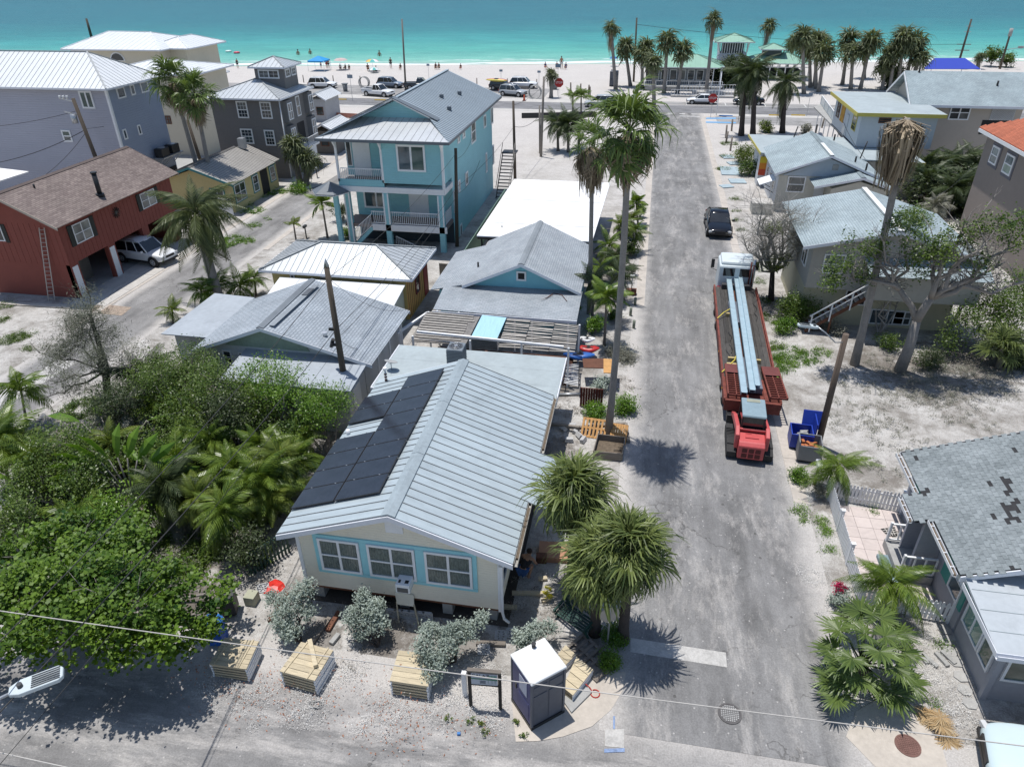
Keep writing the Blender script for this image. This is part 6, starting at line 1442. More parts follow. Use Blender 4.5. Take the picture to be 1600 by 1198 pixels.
def stack(tl,tr,br_,bl_,z,n,label,boards=6,group='stacks of fence panels at the kerb',strips=True):
 a,b,c,d=[P(*q,z)for q in(tl,tr,br_,bl_)]
 o=thing('lumber_stack',label,'lumber stack',(a.x,a.y,0),0,group)
 def q(u,v,zz):p_=a.lerp(b,u).lerp(d.lerp(c,u),v);return Vector((p_.x,p_.y,zz))
 lh=z/n
 for i in range(n):
  jx=random.uniform(-.012,.012)
  z0_=i*lh+.03;z1_=(i+1)*lh-.006
  m=MB();e=.0
  m.prism([tuple(q(-.0+jx,0,0))[:2],tuple(q(.045+jx,0,0))[:2],tuple(q(.045+jx,1,0))[:2],tuple(q(0+jx,1,0))[:2]],z0_,z1_)
  m.prism([tuple(q(.955+jx,0,0))[:2],tuple(q(1+jx,0,0))[:2],tuple(q(1+jx,1,0))[:2],tuple(q(.955+jx,1,0))[:2]],z0_,z1_)
  m.build('edge_board',white,o)
  m=MB();m.prism([tuple(q(.047+jx,.01,0))[:2],tuple(q(.953+jx,.01,0))[:2],tuple(q(.953+jx,.99,0))[:2],tuple(q(.047+jx,.99,0))[:2]],z0_+.02,z1_-.01);m.build('panel_layer',newwood,o)
 for k_ in range(boards):
  v0,v1=(k_+.02)/boards,(k_+.96)/boards
  m=MB();m.prism([tuple(q(.0,v0,0))[:2],tuple(q(1,v0,0))[:2],tuple(q(1,v1,0))[:2],tuple(q(0,v1,0))[:2]],z-.005,z+.03+random.uniform(0,.01));m.build('board',newwood,o)
 if strips:
  for u in(.12,.78):m=MB();m.beam(q(u,-.02,z+.05),q(u+.06,1.02,z+.05),.05,.03);m.build('batten',newwood,o)
 return o,q
stack((327,1038),(385,1046),(405,1002),(352,996),.62,5,'leftmost lumber stack, half under the leafy tree')
o,q=stack((437,1049),(492,1064),(521,1016),(471,1003),.68,5,'lumber stack with a post lying diagonally across its top')
m=MB();m.beam(q(.25,1.05,.80),q(.85,.35,.80),.14,.14);tag(m.build('diagonal_post',newwood),'square post lying across the second lumber stack','post')
stack((609,1064),(669,1073),(679,1023),(623,1016),.68,5,'lumber stack under the silvery bush with a red strap',strips=False)
stack((879,1074),(895,1087),(927,1046),(901,1026),.34,2,'low stack of four long deck boards beside the portable toilet',boards=4,strips=False)
stack((865,1030),(883,1040),(900,1023),(884,1008),.30,2,'short stack of pale boards behind the portable toilet',boards=3,strips=False)
m=MB();m.slab([P(877,1090,.09),P(893,1112,.09),P(925,1080,.09),P(914,1068,.09)],.07);tag(m.build('concrete_plank',concd),'grey slab lying beside the long deck boards','slab')
rs=pm('red_strap',(.40,.03,.02),.6,.1)
m=MB();c0=P(930,1083,.04);m.tube([P(915,1068,.2),P(922,1074,.06)]+[c0+Vector((.14*math.cos(a),.14*math.sin(a),.0))for a in np.linspace(2.5,8.5,14)],.02,5);tag(m.build('red_strap',rs),'red strap coiled on the concrete corner','strap')
def pallet(loc,rz,mat,label,tilt=0,L=1.2,W=1.0,group=None):
 t=thing('pallet',label,'pallet',loc,rz,group,local=True);t.rotation_euler=(tilt,0,rz)
 for i in range(7):x=-L/2+i*(L-.1)/6;m=MB();m.box(x,x+.10,-W/2,W/2,.11,.13);m.build('deck_board',mat,t)
 for y in(-W/2+.05,0,W/2-.05):m=MB();m.box(-L/2,L/2,y-.05,y+.05,.02,.108);m.build('stringer',mat,t)
 for i in range(3):x=-L/2+i*(L-.1)/2;m=MB();m.box(x,x+.1,-W/2,W/2,0,.018);m.build('bottom_board',mat,t)
 return t
p_=P(932,667,.3);pallet((p_.x-.1,p_.y-.1,.25),R(-5),palletwood,'orange wooden pallet leaning left of the palm trunk',R(38))
p_=P(972,676,.3);pallet((p_.x-.15,p_.y-.1,.25),R(-6),palletwood,'orange wooden pallet right of the palm trunk',R(38),L=.8)
p_=P(922,1026,.1);pallet((p_.x,p_.y,0.02),R(-40),oldwood,'weathered grey pallet beside the broken green bench',R(6),L=1.6,W=1.0)
t=thing('wooden_crate','open dark wooden crate at the foot of the tall palm','crate',P(955,700),0);q0=[P(a,b,.45)for a,b in((928,704),(972,708),(976,683),(935,678))]
for i in range(4):
 a,b=q0[i],q0[(i+1)%4];m=MB();m.ext([a,b,Vector((b.x,b.y,.02)),Vector((a.x,a.y,.02))],((b-a).cross(Vector((0,0,1)))).normalized()*.04);m.build('side',oldwood,t)
m=MB();m.slab([Vector((v.x,v.y,.12))for v in q0],.02);m.build('soil',debris_g,t)
m=MB();m.beam(P(857,662,.15),P(905,668,.3),.15,.15);m.beam(P(905,668,.25),P(978,662,.2),.15,.15);m.beam(P(978,662,.2),P(982,690,.1),.15,.15);tag(m.build('retaining_timber',oldwood),'dark timbers edging the hole behind the orange pallets','timber')
for i,(pts,mt,lb)in enumerate((([(910,560),(943,560),(943,575),(912,574)],brownwood,'brown board panel on top of the dark red fence'),([(943,560),(966,562),(965,583),(943,582)],palletwood,'orange plywood sheet leaning by the palm trunk'))):
 m=MB();m.slab([P(a,b,1.1)for a,b in pts],.04);tag(m.build('board',mt),lb,'board')
t=thing('dark_red_fence','dark red board fence between the flat roof and the tall palm','fence',(-2,30.5,0))
for i in range(9):m=MB();x=-2.2+i*.13;m.box(x,x+.12,31.0,31.05,0,1.15);m.build('board',pm('ox_red_board',(.10,.02,.014),.8,.3,3),t)
t=thing('slatted_lean_to','fallen white slatted panel beside the flat roof','lattice',(-2.6,30,0));ca=[P(*v,.6)for v in((885,570),(905,569),(904,605),(880,600))]
for i in range(14):
 f=i/14;m=MB();m.beam(ca[0].lerp(ca[3],f),ca[1].lerp(ca[2],f),.05,.02);m.build('slat',white,t)
m=MB();m.beam(ca[0],ca[3],.05,.05);m.beam(ca[1],ca[2],.05,.05);m.build('slat_frame',black,t)
m=MB();m.tube([P(870,616,.1),P(912,615,.1)],.06,8);tag(m.build('grey_pipe',galv),'grey pipe lying on the sand beside the flat roof','pipe')
for i,(a,w_,d_,h_,mt,lb)in enumerate((((868,866),1.3,.9,.25,pm('orange_panel',(.38,.20,.12),.8,.1),'orange-tan box half under the fan palms'),((827,880),.5,.4,.3,concd,'grey block beside the cream house wall'),((846,876),.4,.3,.3,brownwood,'brown block beside the grey block'))):
 p_=P(*a);m=MB();m.obox((0,0,h_/2),(w_,d_,h_),rz=.1);o=m.build('building_block',mt);o.location=p_;tag(o,lb,'block')
for i,(a,b,mt,lb)in enumerate((((800,926),(848,927),newwood,'long yellow timber lying half in the shade of the cream house'),((847,939),(861,933),newwood,'short timber offcut on the pale gravel'),((784,947),(808,949),newwood,'timber offcut in the shade by the downspout'),((841,904),(855,903),newwood,'timber offcut at the edge of the shade'),((512,985),(530,955),brownwood,'brown plank lying left of the middle silvery bush'),((487,1003),(515,965),oldwood,'charred plank under the front of the cream house'),((517,1005),(529,990),concd,'grey beam beside the brown plank'),((744,1004),(790,1006),oldwood,'dark plank in front of the porch blocks'),((421,970),(449,925),brownwood,'thin plank by the left silvery bush'),((888,890),(900,930),oldwood,'grey board leaning near the yellow flowers'))):
 p0,p1=P(*a,.08),P(*b,.08);m=MB();m.beam(p0,p1,.16,.1);tag(m.build('timber',mt),lb,'timber','loose timbers around the cream house')
bb=pm('breeze_block',(.42,.42,.42),.9,.1,2,dirt=.2)
def breeze(px,py,rz,label,z=0.0,flat=False,s=.32):
 p_=P(px,py,z);t=thing('breeze_block',label,'breeze block',(p_.x,p_.y,z),rz,'patterned concrete breeze blocks',local=True)
 if flat:t.rotation_euler=(R(-70),0,rz)
 m=MB();h_=s;d_=.1
 for a,b in(((-h_/2,0,0),(h_/2,0,0)),((-h_/2,0,h_),(h_/2,0,h_)),((-h_/2,0,0),(-h_/2,0,h_)),((h_/2,0,0),(h_/2,0,h_)),((-h_/2,0,0),(h_/2,0,h_)),((-h_/2,0,h_),(h_/2,0,0)),((0,0,0),(0,0,h_)),((-h_/2,0,h_/2),(h_/2,0,h_/2))):m.beam(a,b,d_,.035,up=(0,1,0)if False else(0,0,1))
 m.build('lattice',bb,t)
k=0
for px,py,rz,lb in((782,1000,.1,'breeze block right of the silvery bush, under the corner of the cream house'),(800,996,.15,'breeze block beside the first at the house corner'),(756,1022,.2,'breeze block on the gravel left of the portable toilet'),(411,925,.4,'white breeze block left of the silvery bushes by the red bag')):breeze(px,py,rz,lb,flat=True)
for i in range(6):breeze(613+i*11,962+i*1,.0,f'breeze block in the dark row under the cream house, {["first","second","third","fourth","fifth","sixth"][i]} from the left')
for i,(px,py)in enumerate(((893,668),(900,676),(905,683),(889,690),(911,690),(880,672))):
 p_=P(px,py);m=MB();m.obox((0,0,.12),(.38,.2,.2),rz=i*1.1,rx=.3*(i%3));o=m.build('rubble_block',bb);o.location=p_;tag(o,f'broken concrete block left of the tall palm, number {i+1} from the back' if False else['rubble block nearest the orange pallet','rubble block in the heap, second from the pallet','rubble block at the middle of the heap by the crate','rubble block on the left of the heap','rubble block nearest the fan palm crown','rubble block at the dark hole edge'][i],'block','rubble beside the tall palm')
t=thing('green_bench','dark green slatted garden bench tipped over under the fan palms','bench',P(905,975),R(-42),local=True);gb=pm('bench_green',(.012,.05,.04),.5,.2,3)
t.rotation_euler=(R(18),R(-8),R(-38))
for i in range(6):m=MB();m.box(-.75,.75,-.3+i*.1,-.3+i*.1+.07,.42,.45);m.build('seat_slat',gb,t)
for i in range(12):m=MB();x=-.7+i*.125;m.box(x,x+.05,.32,.35,.47,.95);m.build('back_slat',gb,t)
for x in(-.75,.69):m=MB();m.box(x,x+.07,-.32,.36,.60,.66);m.box(x,x+.07,-.32,-.25,0,.62);m.box(x,x+.07,.30,.37,0,.98);m.build('arm_frame',gb,t)
m=MB();m.box(-.75,.75,.3,.36,.93,1.0);m.build('top_rail',gb,t)
t=thing('sign_board','low notice board on two dark posts with black and green print','sign',(-3.4,13.35,0))
dk=pm('sign_post_dark',(.03,.027,.024),.8,.2,4)
a,b=P(736,1103),P(782,1107);ht=.95
ht=hgt(736,1103,1046);top0,top1=P(731,1043,ht),P(783,1048,ht)
ydir=(b-a).normalized();nrm_=Vector((ydir.y,-ydir.x,0))
for p_ in(a,b):m=MB();m.beam(p_,p_+Vector((0,0,ht)),.09,.09);m.build('post',dk,t)
m=MB();m.beam(a+Vector((-.05,0,ht)),b+Vector((.05,0,ht)),.12,.07);m.build('top_rail',oldwood,t)
m=MB();m.beam(a+Vector((0,0,ht-.64)),b+Vector((0,0,ht-.64)),.05,.05);m.build('lower_rail',dk,t)
c0=a+Vector((.06,0,ht-.60))+nrm_*.03;c1=b+Vector((-.06,0,ht-.60))+nrm_*.03;up=Vector((0,0,1))
bdm=pm('sign_face',(.42,.46,.52),.5,.04);sgn=pm('sign_green',(.08,.20,.14),.6,.1);blk=pm('sign_black',(.02,.02,.02),.6,.1)
m=MB();m.ext([c0,c1,c1+up*.5,c0+up*.5],-nrm_*.02);m.build('face',bdm,t)
m=MB();d_=c1-c0;e=nrm_*.004;m.ext([c0+e+up*.25,c1+e+up*.22,c1+e+up*.28,c0+e+up*.30],nrm_*.002);m.build('green_stripe',sgn,t)
m=MB();m.ext([c0+e+d_*.66+up*.33,c1+e-d_*.04+up*.33,c1+e-d_*.04+up*.44,c0+e+d_*.66+up*.44],nrm_*.001);m.build('green_block',pm('sign_green_pale',(.16,.30,.26),.6,.15,14),t)
for f in(.64,.78,.9):m=MB();m.ext([c0+e+d_*f+up*.08,c0+e+d_*f+d_*.012+up*.08,c0+e+d_*f+d_*.012+up*.46,c0+e+d_*f+up*.46],nrm_*.003);m.build('green_line',sgn,t)
for k_ in range(4):m=MB();z=.07+k_*.035;m.ext([c0+e+d_*.33+up*z,c0+e+d_*.55+up*z,c0+e+d_*.55+up*(z+.010),c0+e+d_*.33+up*(z+.010)],nrm_*.003);m.build('text_line',blk,t)
fc=bpy.data.curves.new('sign_lettering','FONT');fc.body='CALAZ';fc.size=.17;fc.extrude=.002;fc.materials.append(blk)
fo=textobj(fc,t);pos_=c0+up*.36+e*1.2+d_*.02
fo.matrix_local=Matrix.Translation(pos_-ORG[t.name])@Matrix((ydir,up,nrm_)).transposed().to_4x4()
m=MB();m.obox((0,0,.55),(.14,.12,1.1));o=m.build('white_post',white);o.location=P(727,1085);tag(o,'square white post left of the notice board','post')
bl=pm('blue_bin',(.015,.045,.33),.45,.08,1.5);gbn=pm('grey_bin',(.19,.20,.21),.6,.08,1.5,dirt=.2)
def tub(px,py,w_,d_,h_,mt,rz,name,label,cat,fill):
 p_=P(px,py);t=thing(name,label,cat,p_,rz,local=True)
 for x0_,x1_,y0_,y1_ in((-w_/2,w_/2,-d_/2,-d_/2+.05),(-w_/2,w_/2,d_/2-.05,d_/2),(-w_/2,-w_/2+.05,-d_/2+.05,d_/2-.05),(w_/2-.05,w_/2,-d_/2+.05,d_/2-.05)):m=MB();m.box(x0_,x1_,y0_,y1_,.12,h_);m.build('side',mt,t)
 m=MB();m.box(-w_/2+.05,w_/2-.05,-d_/2+.05,d_/2-.05,.12,.2);m.build('floor',mt,t)
 m=MB();m.box(-w_/2+.08,w_/2-.08,-d_/2+.08,d_/2-.08,0,.12);m.build('base',black,t)
 for i in range(14):m=MB();m.obox((random.uniform(-w_/3,w_/3),random.uniform(-d_/3,d_/3),h_*.62+random.uniform(0,.1)),(.3,.12,.1),rz=random.uniform(0,3),rx=random.uniform(-.4,.4));m.build('brick' if fill is not concd else 'rubble',fill,t)
 return t
t=tub(1248,694,1.0,1.0,.85,bl,R(-4),'blue_bin','blue bulk bin with its lid standing open at the back','bin',concd)
m=MB();m.obox((.47,.75,1.0),(.85,.06,.9),rx=R(-20),rz=0);m.build('lid',bl,t,bevel=.02)
m=MB();m.obox((.56,.2,1.0),(.06,1.0,.8),rz=0);m.build('lid_flap',bl,t,bevel=.02)
tub(1261,713,1.0,1.1,.9,gbn,R(-6),'grey_bin','grey bulk bin full of orange bricks beside the leaning pole','bin',pm('orange_brick',(.38,.13,.05),.85,.2,5))
t=thing('mailbox','white mailbox on a brown post between the grey bin and the picket fence','mailbox',P(1272,757),local=True)
m=MB();m.box(-.05,.05,-.05,.05,0,1.0);m.build('post',brownwood,t);m=MB();m.box(-.12,.12,-.28,.28,1.0,1.22);m.build('box',white,t,bevel=.05)
t=thing('white_bucket','round white bucket beside the front picket fence','bucket',P(1458,960),local=True);m=MB();m.tube([(0,0,0),(0,0,.4)],[.15,.19],14);m.build('tub',white,t);m=MB();m.cyl((0,0,.4),.2,.03,14);m.build('lid',white,t)
t=thing('black_bin','black wheeled bin half hidden by the leafy tree','bin',P(362,955),R(20),local=True);m=MB();m.ext([(-.25,-.3,.08),(.25,-.3,.08),(.25,.25,.08),(-.25,.25,.08)],(0,0,.85));m.build('body',black,t,bevel=.04);m=MB();m.obox((0,0,.98),(.6,.7,.07),rx=.1);m.build('lid',black,t,bevel=.03)
t=thing('blue_bin','blue bin with crumpled blue bags at the edge of the leafy tree','bin',P(343,1000),R(10),local=True);m=MB();m.ext([(-.25,-.25,0),(.25,-.25,0),(.25,.25,0),(-.25,.25,0)],(0,0,.9));m.build('body',pm('bright_blue',(.02,.10,.42),.5,.1),t,bevel=.04)
bg_=pm('blue_plastic_bag',(.05,.22,.60),.35,.25,6,bump=.8,bsc=10)
def lump(name,mt,parent,r_,seed,flat=.7,n=2):
 bm=bmesh.new();bmesh.ops.create_icosphere(bm,subdivisions=n,radius=r_);rr=random.Random(seed)
 for v in bm.verts:v.co*=rr.uniform(.75,1.2);v.co.z*=flat
 me=bpy.data.meshes.new(name);bm.to_mesh(me);bm.free();me.materials.append(mt);return obj(name,me,parent)
o=lump('bag',bg_,t,.3,4);o.location=(0,0,1.0)
t=thing('red_tarp','crumpled bright red plastic left of the silvery bushes','tarp',P(428,918),local=True);lump('sheet',pm('red_plastic',(.55,.03,.02),.4,.2,5),t,.38,9,.35)
t=thing('concrete_block','square pale concrete block beside the white breeze block','block',P(395,940),local=True);m=MB();m.box(-.2,.2,-.2,.2,0,.4);m.build('block',pm('yellowish_block',(.36,.36,.27),.9,.1),t)
m=MB();m.obox((0,0,.04),(.10,.08,.08),rz=.2);o=m.build('blue_box',bs);o.location=P(717,1147);tag(o,'tiny bright blue box on the pale gravel near the street','box')
t=thing('wire_coil','coil of grey wire lying on the sand in front of the second lumber stack','wire coil',P(491,1101),local=True)
for k_ in range(3):m=MB();m.tube([(.17*math.cos(a)+.06*k_,.12*math.sin(a),.03+.02*k_)for a in np.linspace(0,6.3,18)],.012,4,cap=False);m.build('coil',concd,t)
# POLES, LAMPS, WIRES
TOP={}
def pole(key,bx,by,tx,ty,r_,mt,label,name='utility_pole',h_=None):
 b=P(bx,by);h_=h_ or hgt(bx,by,ty);tp=P(tx,ty,h_);t=thing(name,label,'utility pole',b)
 if(tp-b).xy.length>h_*.12:tp=b+Vector(((tp-b).x*h_*.12/(tp-b).xy.length,(tp-b).y*h_*.12/(tp-b).xy.length,h_))
 m=MB();m.tube([b-Vector((0,0,.3)),b.lerp(tp,.5),tp],[r_*1.15,r_,r_*.8],10);m.build('shaft',mt,t);TOP[key]=(b,tp,t);return t
def onpole(key,f):b,tp,_=TOP[key];return b.lerp(tp,f)
t=pole('main',548,655,510,416,.15,polewood,'dark wooden utility pole with pointed metal cap beside the grey shingle roof')
b,tp,_=TOP['main'];m=MB();m.tube([tp,tp+Vector((0,0,.38))],[.13,.01],10);m.build('cap',galv,t)
for f in(.52,.62,.93):m=MB();q=onpole('main',f);m.obox(q+Vector((-.22,-.05,0)),(.25,.12,.12));m.build('bracket',black,t)
m=MB();q=onpole('main',.10);m.obox(q+Vector((.2,-.12,0)),(.2,.15,.4));m.build('meter_box',galv,t)
m=MB();m.tube([onpole('main',.55)+Vector((-.25,0,0)),onpole('main',.52)+Vector((-.5,.2,-.25))],.09,8);m.build('splice_case',black,t)
pole('t',714,385,712,232,.14,polewood,'dark wooden pole standing in front of the blue house wall')
t=pole('q',805,285,802,158,.14,polewood,'dark pole at the black stair beside the white roof')
pole('p',845,245,850,120,.14,polegrey,'grey wooden pole standing on the empty sand lot')
pole('p2',844,240,843,165,.12,polegrey,'shorter grey pole beside the sand lot pole')
pole('r',634,140,628,30,.16,polegrey,'tall bare pole among the parked cars at the beach')
pole('s',990,128,995,28,.17,polewood,'tall dark pole among the beach palms')
t=pole('d',1495,108,1518,30,.20,polewood,'dark pole with two crossarms above the navy awning')
for f in(.38,.50):q=onpole('d',f);m=MB();m.beam(q+Vector((-1.3,0,0)),q+Vector((1.3,.1,0)),.14,.14);m.build('crossarm',oldwood,t)
for f in(.75,.86):q=onpole('d',f);m=MB();m.beam(q+Vector((-.6,0,0)),q+Vector((.6,.1,0)),.1,.1);m.build('insulator_bar',galv,t)
t=pole('e',1562,108,1580,48,.2,polewood,'thick pole with pale equipment on top at the right of the beach')
q=onpole('e',.85);m=MB();m.cyl(q,.35,1.4,8);m.build('antenna_box',concd,t)
m=MB();q=onpole('e',.5);m.tube([q,q+Vector((2.2,0,.4))],.06,5);m.obox(q+Vector((2.6,0,.5)),(.9,.4,.4));m.build('lamp_arm',concd,t)
WB,WT=PY(147,240,57),PY(114,154,57)
b=WT.lerp(WB,WT.z/(WT.z-WB.z));t=thing('utility_pole','leaning dark pole with transformer in front of the lavender house','utility pole',b);m=MB();m.tube([b,WT],[.2,.15],10);m.build('shaft',polewood,t);TOP['w']=(b,WT,t)
pole('w2',144,62,135,28,.35,polewood,'distant pole in front of the sea at the left',h_=5.5)
t=TOP['w'][2];q=onpole('w',.86);m=MB();m.cyl(q+Vector((-.45,-.2,-.6)),.25,.75,12);m.build('transformer',galv,t)
for f in(.97,.86):q=onpole('w',f);m=MB();m.beam(q,q+Vector((-1.3,-.1,.3)),.08,.08);m.build('side_arm',galv,t)
for i in range(3):q=onpole('w',.96)+Vector((-1.2+i*.35,-.1,.35));m=MB();m.cyl(q,.09,.28,8);m.build('insulator',lens,t)
b,tp=PY(312,248,68),PY(293,188,68);b=tp.lerp(b,tp.z/(tp.z-b.z));t=thing('utility_pole','slim dark pole between the two tall palms behind the red house','utility pole',b);m=MB();m.tube([b,tp],[.2,.14],10);m.build('shaft',polewood,t)
def wire(a,b,sag,r_,label,mt=wire_m,n=14,name='overhead_wire',group='overhead wires'):
 a,b=Vector(a),Vector(b);m=MB();m.tube([a.lerp(b,i/n)-Vector((0,0,sag*4*(i/n)*(1-i/n)))for i in range(n+1)],r_,5);return tag(m.build(name,mt),label,'wire',group)
wire(P(-500,880,6.2),P(2100,1225,6.2),.25,.014,'thick pale cable crossing the whole foreground',wire_w,24)
wire(P(-200,1130,6.4),P(400,1260,6.4),.05,.012,'pale cable at the bottom left corner',wire_w)
wire(onpole('main',.93),P(-60,1062,8.2),.35,.014,'upper dark cable from the pointed pole to the bottom left')
wire(onpole('main',.62),P(-60,1175,7.2),.35,.016,'lower dark cable from the pointed pole to the bottom left')
wire(onpole('main',.52),P(-40,1240,6.6),.3,.008,'thin third cable from the pointed pole to the bottom left')
wire(onpole('main',.93),onpole('t',.95),.5,.012,'top cable between the pointed pole and the blue house pole')
wire(onpole('main',.62),onpole('t',.62),.5,.014,'middle cable between the pointed pole and the blue house pole')
wire(onpole('main',.56),onpole('t',.52),.45,.012,'lowest cable between the pointed pole and the blue house pole')
wire(onpole('t',.9),(-14.6,62,7.0),.5,.012,'service cable from the pole to the blue house wall')
wire(onpole('t',.55),(-14.6,64,4.2),.6,.012,'lower service cable to the blue house wall')
wire(onpole('t',.62),onpole('q',.7),.5,.014,'cable between the blue house pole and the stair pole')
wire(onpole('q',.95),onpole('p',.9),.3,.014,'cable between the stair pole and the sand lot pole')
wire(onpole('q',.7),onpole('p2',.8),.5,.02,'slack cable between the stair pole and the short grey pole')
wire(onpole('main',.56),(-13.1,31.0,2.9),.5,.01,'service drop to the porch roof')
wire(onpole('main',.93),(-12.3,35,3.0),.7,.008,'service drop over the grey shingle roof')
wire(onpole('w',.75),(-46.7,64.5,7.6),.3,.015,'cable from the leaning pole to the lavender side wall')
wire(onpole('w',.74),P(-60,262,4),.6,.03,'heavy cable sloping down left across the lavender wall')
wire(onpole('w',.72),P(45,290,4),.4,.02,'thin cable looping to the white canopy')
wire(P(-60,201,7),onpole('w',.9),.3,.02,'upper cable left of the leaning pole')
wire(onpole('s',.9),onpole('d',.5),1.0,.03,'long cable between the beach pole and the crossarm pole')
wire((12.75,38,9.0),(27,66,4.5),.8,.012,'cable running behind the dead palm to the tan house')
wire((18.5,76,6.2),(21,72,3.0),.4,.02,'loose cable hanging beside the motel')
for i,q_ in enumerate(((20.0,72.8),(14.8,79))):
 m=MB();m.tube([(q_[0],q_[1],3.4),(q_[0]+.3,q_[1],5.0)],.06,5);tag(m.build('service_mast',black),['black service mast on the low motel roof','short black mast near the white house ridge'][i],'mast')
lampg=pm('lamp_housing',(.50,.56,.58),.4,.05);fin=pm('lamp_fin_gap',(.05,.055,.06),.6,.1)
def lamp_head(t,a,b,w_=.36):
 a,b=Vector(a),Vector(b);d=(b-a);L=d.length;u=d.normalized();r_=u.cross(Vector((0,0,1))).normalized();M_=Matrix((u,-r_,u.cross(-r_))).transposed().to_4x4();M_.translation=a-ORG[t.name]
 def put(m,nm,mt,bev=0):
  m.v=[tuple(M_@Vector(v))for v in m.v];o=obj(nm,m.mesh(nm,mt),t)
  if bev:q_=o.modifiers.new('b','BEVEL');q_.width=bev;q_.segments=3
 m=MB();m.add([(0,-w_*.25,0),(L*.2,-w_*.5,0),(L*.92,-w_*.5,0),(L,-w_*.3,0),(L,w_*.3,0),(L*.92,w_*.5,0),(L*.2,w_*.5,0),(0,w_*.25,0)]+[(0,-w_*.25,.10),(L*.2,-w_*.5,.11),(L*.92,-w_*.5,.11),(L,-w_*.3,.09),(L,w_*.3,.09),(L*.92,w_*.5,.11),(L*.2,w_*.5,.11),(0,w_*.25,.10)],[tuple(range(8))[::-1],tuple(range(8,16))]+[(i,(i+1)%8,8+(i+1)%8,8+i)for i in range(8)]);put(m,'housing',lampg,.02)
 m=MB()
 for i in range(6):y=-w_*.4+i*w_*.8/5.5;m.box(L*.42,L*.95,y,y+w_*.07,.111,.118)
 put(m,'fin_slots',fin)
 m=MB();m.cyl((L*.22,0,.10),.055,.09,10);put(m,'photocell',fin)
t=thing('street_lamp','street lamp head with ribbed top reaching in from the lower left edge','street lamp',(-14,5,0));a,b=P(16,1084,7.0),P(101,1052,7.05)
lamp_head(t,a,b,.40);m=MB();m.tube([a+(b-a)*.05+Vector((0,0,.03)),a-(b-a)*1.2-Vector((0,0,.15)),a-(b-a)*2.6-Vector((0,0,.7))],.035,8);m.build('arm',galv,t)
e_=a-(b-a)*2.6;m=MB();m.tube([(e_.x,e_.y,0),(e_.x,e_.y,8.2)],.15,10);m.build('pole',polegrey,t)
t=thing('street_lamp','leaning brown lamp post between the grey bin and the dead palm','street lamp',P(1278,695));b0=P(1278,695);t0=P(1322,522,5.9)
m=MB();m.tube([b0-Vector((0,0,.2)),t0],[.16,.13],10);m.build('pole',pm('brown_pole',(.12,.09,.07),.85,.25,2,stretch=(4,4,.4),bump=.3),t)
a,b=P(1278,513,6.35),P(1246,509,6.5);lamp_head(t,a,b,.28);m=MB();m.tube([a+Vector((0,0,.05)),P(1290,520,6.2),P(1305,535,5.8),t0-Vector((0,0,.4))],.03,6);m.build('arm',galv,t)
stopm=pm('stop_red',(.42,.02,.02),.5,.05)
def signpost(bx,by,h_,shape,facing,label,face=stopm,s=.38,back=concd,name='stop_sign',text=None,cat='street sign'):
 b=P(bx,by);t=thing(name,label,cat,b,facing,local=True)
 m=MB();m.beam((0,.03,0),(0,.03,h_+s),.05,.04);m.build('post',galv,t)
 n=8 if shape=='oct' else 4
 pts=[(s*math.cos(math.pi/8+i*math.pi/4),0,h_+s*math.sin(math.pi/8+i*math.pi/4))for i in range(8)]if shape=='oct' else[(-s,0,h_-s*.6),(s,0,h_-s*.6),(s,0,h_+s*.6),(-s,0,h_+s*.6)]
 m=MB();m.ext(pts,(0,-.01,0));m.build('face',face,t)
 m=MB();m.ext([(x,.012,z)for x,_,z in pts],(0,-.008,0));m.build('back',back,t)
 if text:
  fc=bpy.data.curves.new('lettering','FONT');fc.body=text;fc.size=s*.62;fc.align_x='CENTER';fc.align_y='CENTER';fc.extrude=.003;fc.materials.append(white)
  fo=textobj(fc,t);fo.location=(0,-.015,h_);fo.rotation_euler=(R(90),0,0)
 return t
signpost(948,1012,1.65,'oct',R(200),'pale round sign back on a grey post under the fan palms',face=pm('beige_back',(.42,.38,.33),.6,.05),back=pm('beige_back',(.42,.38,.33),.6,.05),s=.36,name='corner_sign')
signpost(873,153,2.3,'oct',0,'red stop sign at the left of the beach road beside a small palm',s=.75,text='STOP')
signpost(1110,184,2.6,'oct',0,'red stop sign at the top of the main street',s=.65,text='STOP')
blue_s=pm('blue_grey_sign',(.20,.26,.33),.5,.1)
for i,(px,py,h_,lb)in enumerate(((551,158,3.7,'tall parking sign left of the white pickup'),(670,122,2.3,'small sign on the sand right of the tall pole'),(783,132,2.3,'small sign post behind the kayak car'),(842,134,2.3,'thin sign post right of the parked white SUV'),(871,150,4.6,'grey board sign above the stop sign by the small palm'),(1260,182,3.0,'leaning parking sign by the beach road near the motel'))):
 signpost(px,py,h_,'rect',0,lb,face=blue_s,s=.45 if i in(0,4)else.3,name='parking_sign')
t=thing('lamp_post','slim white lamp post beside the stop sign at the top of the street','lamp post',P(1119,181),local=True);m=MB();m.tube([(0,0,0),(0,0,6.2)],.06,6);m.build('post',white,t);m=MB();m.obox((.1,0,6.3),(.5,.35,.4));m.build('lantern',lens,t)
for px,py,lb in((496,278,'small grey mailbox beside the alley by the fan palm'),(479,372,'black marker post beside the alley near the young palm')):
 t=thing('mailbox',lb,'mailbox',P(px,py),local=True);m=MB();m.box(-.04,.04,-.04,.04,0,.9);m.build('post',black,t);m=MB();m.box(-.1,.1,-.25,.25,.9,1.1);m.build('box',galv if px==496 else black,t,bevel=.03)
bol=pm('green_bollard',(.17,.19,.15),.8,.15,3)
for i,(px,py)in enumerate(((985,493),(992,477),(990,513))):
 o=MB();o.cyl((0,0,0),.09,.55,10);o=o.build('bollard',bol);o.location=P(px,py);tag(o,f'short greenish bollard left of the street, {["middle","farthest","nearest"][i]} of three','bollard','bollards left of the street')
